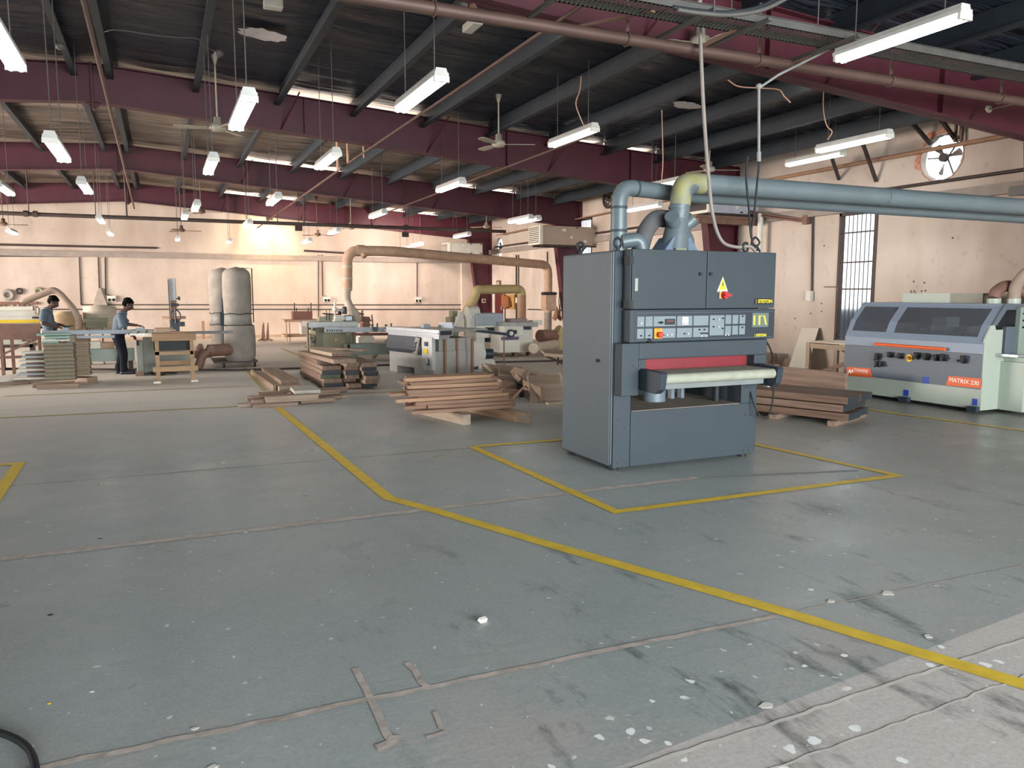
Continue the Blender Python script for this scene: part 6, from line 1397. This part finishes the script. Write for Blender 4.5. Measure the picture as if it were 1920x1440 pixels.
# big horizontal pipes
def pipe(p, q, r, m, name, label, cat='pipe', n=10):
    mb = MB(); mb.cyl(p, q, r, n=n); return solo(mb, name, label, cat, (Vector(p)+Vector(q))/2, m)
M_dullpipe = mat('dull_red_brown_pipe', '#5c4238', .6, 0, .15, 5)
M_bigpipe = mat('dark_brown_big_pipe', '#59443c', .55, .2, .12, 4)
za = onY(1280, 90, 6.15).z; bp_ = pipe((.9, 6.15, za), (XR, 6.15, za), .052, M_bigpipe, 'overhead_pipe', 'thick brown overhead pipe crossing the top right in front of the nearest frame', n=16)
for x in (2.1, 3.9, 5.4, 7.2, 9.0):
    mb = MB(); mb.box((x-.015, 6.13, za), (x+.015, 6.145, ZBOT(x)+.3)); mb.tube([(x, 6.15+.06*math.cos(a), za+.06*math.sin(a)) for a in [2*PI*i/16 for i in range(16)]], .008, 6, closed=True); mb.build('pipe_hanger', M_bigpipe, bp_)
pipe((-.5, 5.5, 4.3), (-.62, 28, 4.3), .024, M_dullpipe, 'overhead_pipe', 'reddish pipe running lengthwise near the ridge to the back wall')
pipe((3.62, 6.2, 4.2), (3.57, 15.9, 4.2), .02, M_dullpipe, 'overhead_pipe', 'pinkish pipe running lengthwise above the nearest fan with a short drop')
mb = MB(); mb.tube([(3.57, 15.9, 4.2), (3.57, 15.9, 4.62)], .025, 8); mb.tube([(3.72, 15.2, 4.2), (3.72, 15.2, 4.6)], .015, 8); solo(mb, 'pipe_hanger', 'short vertical hangers at the far end of the pinkish pipe', 'hanger', (3.57, 15.9, 4.4), M_wirel)
a, b = onZ(1112, 252, 3.95), onZ(673, 418, 3.95); pipe(a, b, .018, M_dullpipe, 'overhead_pipe', 'long brown pipe running lengthwise below the lamp right of the fan')
a, b = onZ(633, 321, 3.9), onZ(483, 427, 3.9); pipe(a, b, .024, M_dullpipe, 'overhead_pipe', 'brown pipe running lengthwise from the centre lamp toward the warm spot')
mb = MB(); mb.cyl(b, b+Vector((0, 0, .5)), .02); mb.cyl(a, a+Vector((0, 0, .6)), .02); solo(mb, 'pipe_hanger', 'hangers at the ends of the pipe toward the warm spot', 'hanger', b, M_wirel)
fp = pipe((XL+.5, 22.5, 3.54), (XR-1.9, 22.5, 3.52), .05, M_darkpipe, 'fire_pipe', 'dark horizontal pipe crossing the whole hall before the back wall', n=12)
for px in (55, 180, 238, 463, 520, 570, 765, 850):
    q = onY(px, 410, 22.5); mb = MB(); mb.cyl((q.x, 22.5, 3.55), (q.x, 22.5, ZROOF(q.x)), .022 if px in (238, 570) else .012, n=8); mb.build('pipe_hanger', M_darkpipe, fp)
for px in (49, 67, 760): q = onY(px, 410, 22.5); mb = MB(); mb.cyl((q.x-.05, 22.5, 3.54), (q.x+.05, 22.5, 3.54), .075, n=14); mb.build('pipe_coupling', M_darkpipe, fp)
# cable tray
ty0, ty1 = 5.46, 5.76; tz = onY(1280, 30, 5.6).z
ct = thing('cable_tray', 'perforated grey cable tray crossing the top right corner', 'cable tray', (6, 4.9, tz))
M_tray = mat('dull_galvanised', '#5c5a57', .55, .3, .1, 6)
mb = MB(); X0_, X1_ = 2.2, XR-.1
for y in (ty0, ty1): mb.box((X0_, y-.003, tz), (X1_, y+.003, tz+.06)); mb.box((X0_, y-.018, tz+.06), (X1_, y+.003, tz+.065)); mb.box((X0_, y-(.0 if y == ty0 else .03), tz), (X1_, y+(.03 if y == ty0 else 0), tz+.003))
mb.build('side_rail', M_tray, ct)
mb = MB(); x = X0_
while x < X1_: mb.prism([(x, ty0, tz), (x+.022, ty0, tz), (x+.07, ty1, tz), (x+.048, ty1, tz)], (0, 0, .003)); x += .042
mb.build('perforated_bottom', M_tray, ct)
for px, in ((1045,), (1300,), (1400,), (1565,)):
    q = onY(px, 60, 5.6); mb = MB(); mb.box((q.x-.02, ty0-.15, tz-.03), (q.x+.02, ty1+.4, tz-.003)); mb.cyl((q.x, ty1+.05, tz), (q.x, ty1+.05, ZROOF(q.x)), .006); mb.build('tray_bracket', M_tray, ct)
tc = spline([onY(1270, 18, 4.6), onY(1310, 24, 4.6), onY(1370, 28, 4.6), onY(1430, 18, 4.6), onY(1480, -6, 4.6)], 8)
for i, m in enumerate((M_tray, M_purlin)):
    mb = MB(); mb.tube([p+Vector((0, .05*i, .03*i)) for p in tc], .016, 10); h_ = tc[12+i]+Vector((0, .05*i, .03*i)); mb.cyl(h_, (h_.x, h_.y, ZROOF(h_.x)+.1), .005, n=6); solo(mb, 'curved_conduit', ['curved grey conduit bowing down at the top edge, lower one', 'curved grey conduit bowing down at the top edge, upper one'][i], 'conduit', tc[0], m)
# slotted angle bars joining tray and pipe
for i, (p, q) in enumerate(((onY(1225, 20, 5.6), onY(1030, 62, 7.2)), (onY(1380, 55, 5.7), onY(1320, 85, 6.0)), (onY(1560, 80, 5.7), onY(1490, 118, 6.1)), (onY(885, 8, 6.2), onY(898, 35, 6.3)))):
    mb = MB(); mb.bar(p, q, .045, .02); solo(mb, 'support_bar', 'short steel bar linking tray and pipe at the top, %s from the left' % ('second', 'third', 'fourth', 'first')[i], 'bar', p, M_pipebrown)
# emergency lights
mb = MB(); q = onZ(886, 47, 4.1); mb.cbox(q, (.10, .30, .07)); 
l_ = solo(mb, 'emergency_light', 'unlit white bulkhead light hanging under the thick brown pipe', 'light', q, mat('bulkhead_white', '#b9b2a4', .5), bevel=.01)
mb = MB(); mb.box((q.x-.01, q.y+.1, q.z+.03), (q.x+.01, q.y+.12, ZROOF(q.x))); mb.build('bracket', M_pipebrown, l_)
mb = MB(); q = onZ(512, 8, 4.75); mb.cbox(q, (.2, .12, .1)); solo(mb, 'roof_box', 'small dusty box on the dark roof near the top', 'box', q, mat('bulkhead_white', '#b9b2a4'), bevel=.01)
for i, (x, y) in enumerate(((113, 87), (410, 100))):
    mb = MB(); q = onZ(x, y, 4.75); mb.sph(q, (.06, .06, .05)); solo(mb, 'junction_box', 'small pale junction box on a dark purlin, %s' % ('left one', 'one near the squiggly wire')[i], 'box', q, M_wire)
mb = MB(); pts = [onZ(x, y, 4.72) for x, y in ((195, 60), (215, 56), (250, 60), (290, 66), (330, 70), (370, 73), (385, 88), (408, 98))]; mb.tube(spline(pts, 5), .006, 6); solo(mb, 'loose_wire', 'loose pale wire squiggling over the dark roof at upper left', 'wire', pts[0], M_wire)
# hooked wires and cords to lamps
for i, (pts, Yw) in enumerate((([(1090, 143), (1087, 170), (1080, 195), (1090, 225), (1095, 235)], 9.6), ([(1241, 206), (1243, 300), (1241, 335), (1244, 341)], 10.4), ([(1545, 160), (1544, 205), (1550, 235), (1560, 247), (1552, 262)], 8.2))):
    mb = MB(); mb.tube(spline([onY(x, y, Yw) for x, y in pts], 6), .008, 6); solo(mb, 'lamp_cord', ['pale cord curling down to the lamp right of the nearest fan', 'long pale cord down to the lamp above the slim duct', 'pinkish cord curling down left of the wall fan'][i], 'cord', onY(*pts[0], Yw), M_wirel)
mb = MB(); pts = [onY(x, y, 7.4) for x, y in ((1365, 150), (1385, 162), (1425, 165), (1460, 168), (1470, 180), (1482, 192))]; mb.tube(spline(pts, 5), .008, 6); solo(mb, 'loose_cable', 'pale loose cable crossing the conduit under the roof, right', 'cable', pts[0], M_wirel)
# wall fans in the right wall
for i, (yc, zc, R) in enumerate((FAN1, FAN2)):
    r = thing('wall_fan', ['exhaust fan in the round sunlit hole of the right wall', 'small exhaust fan in the far round hole, blazing with daylight'][i], 'exhaust fan', (XR+.1, yc, zc))
    mb = MB(); mb.cyl((XR+.10, yc, zc), (XR+.02, yc, zc), .07, n=16)
    for k in range(3): a = 2*PI*k/3+2.2; mb.bar((XR+.15, yc, zc), (XR+.15, yc+R*math.cos(a), zc+R*math.sin(a)), .018, .018)
    mb.build('motor_mount', M_darkpipe, r)
    for k in range(3):
        a = 2*PI*k/3+.75; pts = []
        for t, w in ((.2, .25), (.5, .42), (.9, .5), (.95, .1), (.9, -.25), (.5, -.2), (.2, -.1)):
            pts.append((XR+.10+.06*w, yc+R*.82*t*math.cos(a+w*.6), zc+R*.82*t*math.sin(a+w*.6)))
        mb = MB(); mb.prism(pts, (.006, 0, 0)); mb.build('blade', mat('grey_blade', '#6f6662', .5), r)
# broken plaster round the near hole
M_brick = mat('broken_brick_edge', '#b0654c', .9, 0, .3, 14, .5, color2='#d0a48c')
mb = MB(); n = 40
pts = []
for k in range(n):
    a = 2*PI*k/n; r1 = FAN1[2]+.02; r2 = FAN1[2]+(random.uniform(.07, .15) if .4 < a/PI < 1.1 else random.uniform(.015, .035)); pts.append((a, r1, r2))
for k in range(n):
    a, r1, r2 = pts[k]; a2, s1, s2 = pts[(k+1) % n]
    mb.prism([(XR-.012, FAN1[0]-math.cos(a)*r1, FAN1[1]+math.sin(a)*r1), (XR-.012, FAN1[0]-math.cos(a)*r2, FAN1[1]+math.sin(a)*r2), (XR-.012, FAN1[0]-math.cos(a2)*s2, FAN1[1]+math.sin(a2)*s2), (XR-.012, FAN1[0]-math.cos(a2)*s1, FAN1[1]+math.sin(a2)*s1)], (.015, 0, 0))
struct('trim_4', mb, M_brick)
q = onX(1140, 372, XR-.05); r = thing('wall_fan', 'dark small fan with a conduit loop high on the right wall before the far window', 'exhaust fan', q)
mb = MB(); mb.tube([q+Vector((0, .26*math.cos(a), .26*math.sin(a))) for a in [2*PI*k/24 for k in range(24)]], .03, 8, closed=True); mb.sph(q, .08); mb.build('fan_ring', M_darkpipe, r)
for k in range(4): a = 2*PI*k/4+.4; mb = MB(); mb.prism([q+Vector((-.03, .05*math.cos(a), .05*math.sin(a))), q+Vector((-.03, .23*math.cos(a+.35), .23*math.sin(a+.35))), q+Vector((-.03, .23*math.cos(a-.3), .23*math.sin(a-.3)))], (.01, 0, 0)); mb.build('blade', M_darkpipe, r)
# air handling units
def unit(x0, x1, y0, y1, z0, z1, label, grille=True, m=None):
    r = thing('air_unit', label, 'air conditioner', ((x0+x1)/2, (y0+y1)/2, z0)); m = m or mat('dusty_unit_casing', '#a89484', .6, 0, .06, 3)
    mb = MB(); mb.box((x0, y0, z0), (x1, y1, z1)); mb.build('casing', m, r, bevel=.01)
    mb = MB(); mb.box((x0-.1, y0-.01, z0), (x0, y1, z1)); e = mb.build('end_duct', M_cream if grille else M_white, r, bevel=.004)
    mb = MB()
    for i in range(9): z = z0+.06+(z1-z0-.12)*i/8; mb.box((x0-.115, y0+.05, z), (x0-.10, y1-.05, z+.022))
    mb.build('grille', M_darkpipe, e)
    mb = MB()
    for dx, dz, w, h in ((.35, .72, .12, .07), (.5, .35, .07, .07), (.75, .15, .1, .07)): xx = x0+(x1-x0)*dx; zz = z0+(z1-z0)*dz; mb.box((xx, y0-.004, zz), (xx+w, y0, zz+h))
    mb.build('label_plate', M_white, r)
    mb = MB()
    for dx in (.6, .92):
        for zz in (z0+.02, z1-.05): mb.box((x0+(x1-x0)*dx, y0-.006, zz), (x0+(x1-x0)*dx+.08, y0, zz+.03))
    mb.build('latch', M_darkpipe, r)
    mb = MB(); mb.box((x0, y0+.05, z0-.05), (x1, y0+.1, z0)); mb.box((x0, y1-.1, z0-.05), (x1, y1-.05, z0)); mb.build('support_rail', M_darkpipe, r)
    return r
a, b = onY(1018, 421, 20.1), onY(1092, 460, 20.1); unit(a.x, XR, 20.1-.0, 20.85, b.z, a.z-.02, 'grey air unit with cream grille hanging by the far window')
a, b = onY(845, 455, 26.9), onY(905, 477, 26.9); unit(a.x, b.x, 26.9, 27.6, b.z, a.z, 'cream air unit behind the long beige duct near the far corner', True, M_offwhite)
a, b = onY(1335, 372, 13.3), onY(1402, 402, 13.3); unit(a.x, XR, 13.3, 14.0, b.z, a.z, 'white air unit on a shelf behind the blue-grey ducts', True, mat('blueish_white_unit', '#b4b6c0', .5))
mb = MB(); a = onY(1300, 403, 13.2); mb.box((a.x, 13.1, a.z-.05), (XR, 14.1, a.z)); mb.box((a.x+.1, 13.15, a.z-.16), (XR, 13.25, a.z-.05)); solo(mb, 'unit_shelf', 'brown shelf carrying the white air unit', 'shelf', (XR-.6, 13.6, a.z), M_pipebrown)
mb = MB(); q = onY(1390, 405, 13.6); mb.cyl((q.x, 13.0, q.z), (q.x, 13.0, .0), .06, n=14); solo(mb, 'drain_pipe', 'white vertical pipe beside the red column behind the sander', 'pipe', (q.x, 13.0, 0), M_white)
# wires of small pipes from unit along the wall
for i, dz in enumerate((0, -.05)):
    mb = MB(); mb.tube(spline([onX(1395, 393, XR-.3)+Vector((0, 0, dz)), onX(1440, 402, XR-.2)+Vector((0, 0, dz)), onX(1512, 412+i*4, XR-.08)], 6), .022, 8); solo(mb, 'refrigerant_pipe', 'brown insulated pipe running right from the white air unit, %s' % ('upper', 'lower')[i], 'pipe', onX(1440, 402, XR-.2), M_pipebrown)
mb = MB(); q = onX(1512, 412, XR-.06); mb.cbox(q, (.1, .12, .18)); solo(mb, 'wall_bracket', 'rusty bracket at the end of the insulated pipes', 'bracket', q, M_pipebrown)
# pipes on the right wall
op = onX(1480, 330, XR-.08).z; pipe((XR-.08, 13.6, op), (XR-.08, 7.6, op+.0), .035, M_pipeorange, 'wall_pipe', 'orange pipe along the right wall passing the round fan hole')
zq = onX(1800, 335, XR-.06).z; pipe((XR-.06, 10.6, zq), (XR-.06, 7.2, zq), .028, M_darkpipe, 'wall_pipe', 'dark pipe along the right wall below the round fan hole')
zq = onX(1050, 461, XR-.06).z; pipe((XR-.06, 27.6, 3.36), (XR-.06, 14.6, 3.36), .03, M_darkpipe, 'wall_pipe', 'dark pipe along the far part of the right wall')
pipe((XR-.3, 27, 3.75), (XR-.1, 14.5, 3.95), .02, M_pipeorange, 'wall_pipe', 'thin orange pipe high along the far right wall')
for i, ((x0_, y0_), (x1_, y1_)) in enumerate((((1703, 222), (1745, 270)), ((1763, 222), (1793, 264)), ((1617, 267), (1643, 340)), ((1560, 297), (1573, 336)))):
    mb = MB(); p = onX(x0_, y0_, XR-.5); q = onX(x1_, y1_, XR-.02); mb.bar(p, q, .05, .05); solo(mb, 'roof_strut', 'brown steel strut from roof to right wall, %s from the left' % ('third', 'fourth', 'second', 'first')[i], 'strut', q, M_darkpipe)
mb = MB(); p = onX(1800, 265, XR-.06); mb.box((XR-.1, p.y-.05, p.z), (XR-.05, p.y-.02, p.z+.35)); mb.box((XR-.1, p.y+.06, p.z), (XR-.05, p.y+.09, p.z+.35)); solo(mb, 'pipe_bracket', 'double vertical bracket above the round fan hole', 'bracket', p, M_pipebrown)
# conduits on the walls
def cond(pts, Y, label, r=.018, box=None):
    mb = MB(); mb.tube([onY(x, y, Y) for x, y in pts], r, 8); o = solo(mb, 'wall_conduit', label, 'conduit', onY(*pts[0], Y), M_darkpipe)
    if box:
        for bx0, by0 in box:
            q = onY(bx0, by0, Y-.04); mb = MB(); mb.cbox(q, (.14, .07, .2)); s_ = mb.build('socket', M_white, o, bevel=.006); mb = MB(); mb.cyl(q+Vector((0, -.03, -.03)), q+Vector((0, -.07, -.05)), .045, n=12); mb.build('socket_cap', M_black, s_)
    return o
YC = YB-.03
cond([(-30, 480), (148, 481), (152, 572)], YC, 'dark conduit running along under the ledge at left and down the back wall', .022)
cond([(152, 571.5), (868, 571.5)], YC, 'upper of the two long horizontal conduits on the back wall')
cond([(100, 580), (868, 580)], YC, 'lower of the two long horizontal conduits on the back wall')
cond([(184, 479), (186, 540)], YC, 'vertical conduit on the back wall with the hanging cloth')
cond([(197, 479), (198, 552), (210, 555)], YC, 'vertical conduit on the back wall ending in twin sockets between the workers', .02, [(205, 560), (213, 560)])
cond([(597, 478), (597, 600)], YC, 'left vertical conduit of the pair on the back wall above the spindle moulder')
cond([(604, 478), (605, 555), (612, 556)], YC, 'right vertical conduit of the pair on the back wall, ending in twin sockets', .02, [(610, 561), (616, 561)])
cond([(782, 490), (782, 556)], YC, 'vertical conduit on the back wall right of the beige duct, ending in twin sockets', .02, [(781, 562), (787, 562)])
cond([(-30, 458), (295, 465)], YC, 'thick dark pipe above the ledge at left on the back wall', .035)
cond([(570, 470), (890, 488)], YC, 'thick dark pipe above the ledge behind the beige duct', .035)
def condX(pts, label, r=.02, box=None):
    mb = MB(); mb.tube([onX(x, y, XR-.03) for x, y in pts], r, 8); o = solo(mb, 'wall_conduit', label, 'conduit', onX(*pts[0], XR-.03), M_darkpipe)
    if box: q = onX(box[0], box[1], XR-.05); mb = MB(); mb.box(q+Vector((-.05, -.06, -.1)), q+Vector((.04, .06, .1))); mb.build('switch_box', M_white, o, bevel=.005)
    return o
condX([(1524, 402), (1522, 550)], 'dark vertical conduit on the right wall left of the barred window', .02, (1518, 555))
condX([(968, 478), (968, 600)], 'left one of two dark vertical conduits on the far right wall', .03)
condX([(972, 478), (972, 560)], 'right one of two dark vertical conduits on the far right wall', .02, (970, 563))
condX([(1026, 472), (1026, 500)], 'short vertical conduit above the beige duct corner')
condX([(1049, 470), (1049, 600)], 'vertical conduit on the right wall just left of the sander', .02, (1047, 565))
condX([(990, 580), (1052, 582)], 'low horizontal conduit on the far right wall', .02)
mb = MB(); q = onX(935, 532, XR-.03); mb.cbox(q, (.05, .35, .25)); s_ = solo(mb, 'wall_sign', 'small square dark framed sign above the far red door', 'sign', q, mat('sign_frame', '#6b5d50')); mb = MB(); mb.cbox(q+Vector((-.03, 0, 0)), (.01, .2, .13)); mb.build('sign_face', M_ductwhite, s_)
q = onY(907, 564, 28.05); mb = MB(); mb.cbox(q, (.16, .02, .16)); s_ = solo(mb, 'column_sign', 'small pale sign on the far red column', 'sign', q, M_ductwhite); mb = MB(); mb.cbox(q+Vector((0, -.012, 0)), (.08, .006, .08)); mb.build('sign_mark', M_steelred, s_)
# bolt holes on the right wall above the moulder
mb = MB()
for x, y in ((1713, 528), (1733, 530), (1708, 546), (1714, 546), (1709, 550), (1716, 550), (1728, 546), (1735, 545), (1540, 569), (1540, 584), (1520, 588), (1490, 597), (1545, 461), (1786, 446)): q = onX(x, y, XR-.004); mb.cyl(q, q+Vector((.01, 0, 0)), .016, n=8)
struct('trim_5', mb, M_darkpipe)
mb = MB(); q = onX(1565, 538, XR-.1); mb.tube([onX(1545, 538, XR-.08), onX(1570, 538, XR-.08), onX(1572, 545, XR-.08)], .01, 6); solo(mb, 'wall_rod', 'thin rusty rod sticking out left of the barred window', 'rod', q, M_pipebrown)
mb = MB(); mb.bar((XR-.12, 7.75, 3.02+.1), (XR-.12, 6.9, 3.12), .08, .14); solo(mb, 'wall_beam_end', 'short galvanised beam end at the right picture edge', 'beam', (XR-.12, 7.75, 3.1), M_tray)
# black hose at the lower left corner, debris on the floor
mb = MB(); mb.tube(spline([onZ(-60, 1362, .02), onZ(0, 1374, .02), onZ(40, 1392, .02), onZ(62, 1420, .02), onZ(66, 1470, .02), onZ(40, 1520, .02)], 8), .013, 10); solo(mb, 'black_hose', 'black hose curling at the lower left picture corner', 'hose', onZ(40, 1392, .02), M_black)
mb = MB(); q = onZ(905, 1162, .012); mb.cbox(q, (.045, .02, .018), .4, .3, .1); mb.cbox(q+Vector((-.012, -.008, .002)), (.02, .03, .008), 1.0, .4); solo(mb, 'paper_scrap', 'crumpled white paper scrap on the open floor, below centre', 'scrap', q, M_white)
for i, (x, y, s_, m, lb) in enumerate(((95, 1153, .03, M_black, 'tiny dark chip on the floor at left'), (92, 1319, .02, M_yellow, 'tiny yellowish chip on the floor at lower left'), (365, 1366, .03, M_white, 'small white flake on the floor at lower left'), (172, 1297, .02, M_white, 'tiny white flake right of the yellowish chip'), (460, 998, .025, M_white, 'tiny white flake on the floor joint left of the yellow line'), (418, 867, .035, M_white, 'small white flake left of the yellow line'), (1520, 1105, .04, M_white, 'white flake right of the yellow line, thin upright one'), (1740, 1193, .05, M_white, 'flat white flake right of the yellow line'), (188, 1010, .03, M_darkpipe, 'small dark smudge of dirt by the left floor joint'), (400, 1438, .04, M_white, 'white flake at the bottom picture edge'), (1438, 1323, .07, M_white, 'round white paint flake in front right of the yellow line'), (1558, 1127, .05, M_white, 'white curled flake on the floor joint'), (1665, 1112, .08, M_white, 'long white flake on the floor joint at right'))):
    q = onZ(x, y, .002); mb = MB(); n = 9; mb.prism([q+Vector((s_*.5*math.cos(a)*random.uniform(.6, 1.2), s_*.35*math.sin(a)*random.uniform(.6, 1.2), 0)) for a in [2*PI*k/n for k in range(n)]], (0, 0, .0015)); solo(mb, 'floor_chip', lb, 'chip', q, m)
# ================================================================ light
w = bpy.data.worlds.new('world'); SC.world = w; w.use_nodes = True; nt = w.node_tree
bg = nt.nodes['Background']; bg.inputs[0].default_value = (.86, .93, 1.0, 1); bg.inputs[1].default_value = 3.0
def area(name, loc, rot, sx, sy, col, power):
    l = bpy.data.lights.new(name, 'AREA'); l.shape = 'RECTANGLE'; l.size = sx; l.size_y = sy; l.color = col; l.energy = power
    o = bpy.data.objects.new(name, l); COL.objects.link(o); o.location = loc; o.rotation_euler = rot; return o
# daylight through the open gate behind the viewpoint, facing into the hall
area('gate_daylight', (3.6, YF-.3, 1.95), (math.radians(60), 0, 0), 10.5, 3.6, (.91, .97, 1.0), 3450)
# warm fill light added outside unseen openings made up in the left wall
sg = area('side_fill_warm', (XL-.25, 20.2, 1.95), (0, math.radians(-84), math.radians(5)), 3.2, 11.0, (1.0, .88, .81), 2700)
sg.data.spread = math.radians(105)
area('side_fill_cool', (XL-.25, 1, 2.0), (0, math.radians(-90), 0), 1.9, 9.8, (.85, .93, 1.0), 60)  # weak cool fill added at an unseen left wall opening
# tungsten flood lamp for the wall's warm spot, two more added as wall fill
def flood(px, Y, label, power, tgt, col=(1, .70, .36)):
    q = onY(px[0], px[1], Y); r = thing('flood_lamp', label, 'lamp', q)
    mb = MB(); mb.cbox(q, (.22, .1, .16)); mb.cyl(q+Vector((0, 0, .05)), (q.x, q.y, ZROOF(q.x)), .012); mb.build('housing', M_darkpipe, r)
    l = bpy.data.lights.new('flood_light', 'SPOT'); l.energy = power; l.color = col; l.spot_size = 2.6; l.spot_blend = .9; l.shadow_soft_size = .06
    o = bpy.data.objects.new('flood_light', l); COL.objects.link(o); o.location = q+Vector((0, .12, 0)); d = (Vector(tgt)-o.location).normalized()
    o.rotation_euler = d.to_track_quat('-Z', 'Y').to_euler()
flood((505, 408), 28.55, 'small flood lamp hung from the roof washing the back wall with warm light', 240, (3.4, YB, 2.9))
flood((560, 428), 26.0, 'added flood lamp over the spindle moulder, brightening the back wall', 300, (4.6, YB, 2.2), (1, .80, .68))  # unseen lamp put in to brighten the middle of the back wall
flood((760, 440), 26.0, 'added flood lamp above the long beige duct, brightening the back wall', 560, (8.6, YB, 2.0), (1, .80, .70))
SC.view_settings.view_transform = 'Standard'; SC.view_settings.look = 'None'; SC.view_settings.gamma = 1; SC.view_settings.use_curve_mapping = False
SC.view_settings.exposure = 0.0
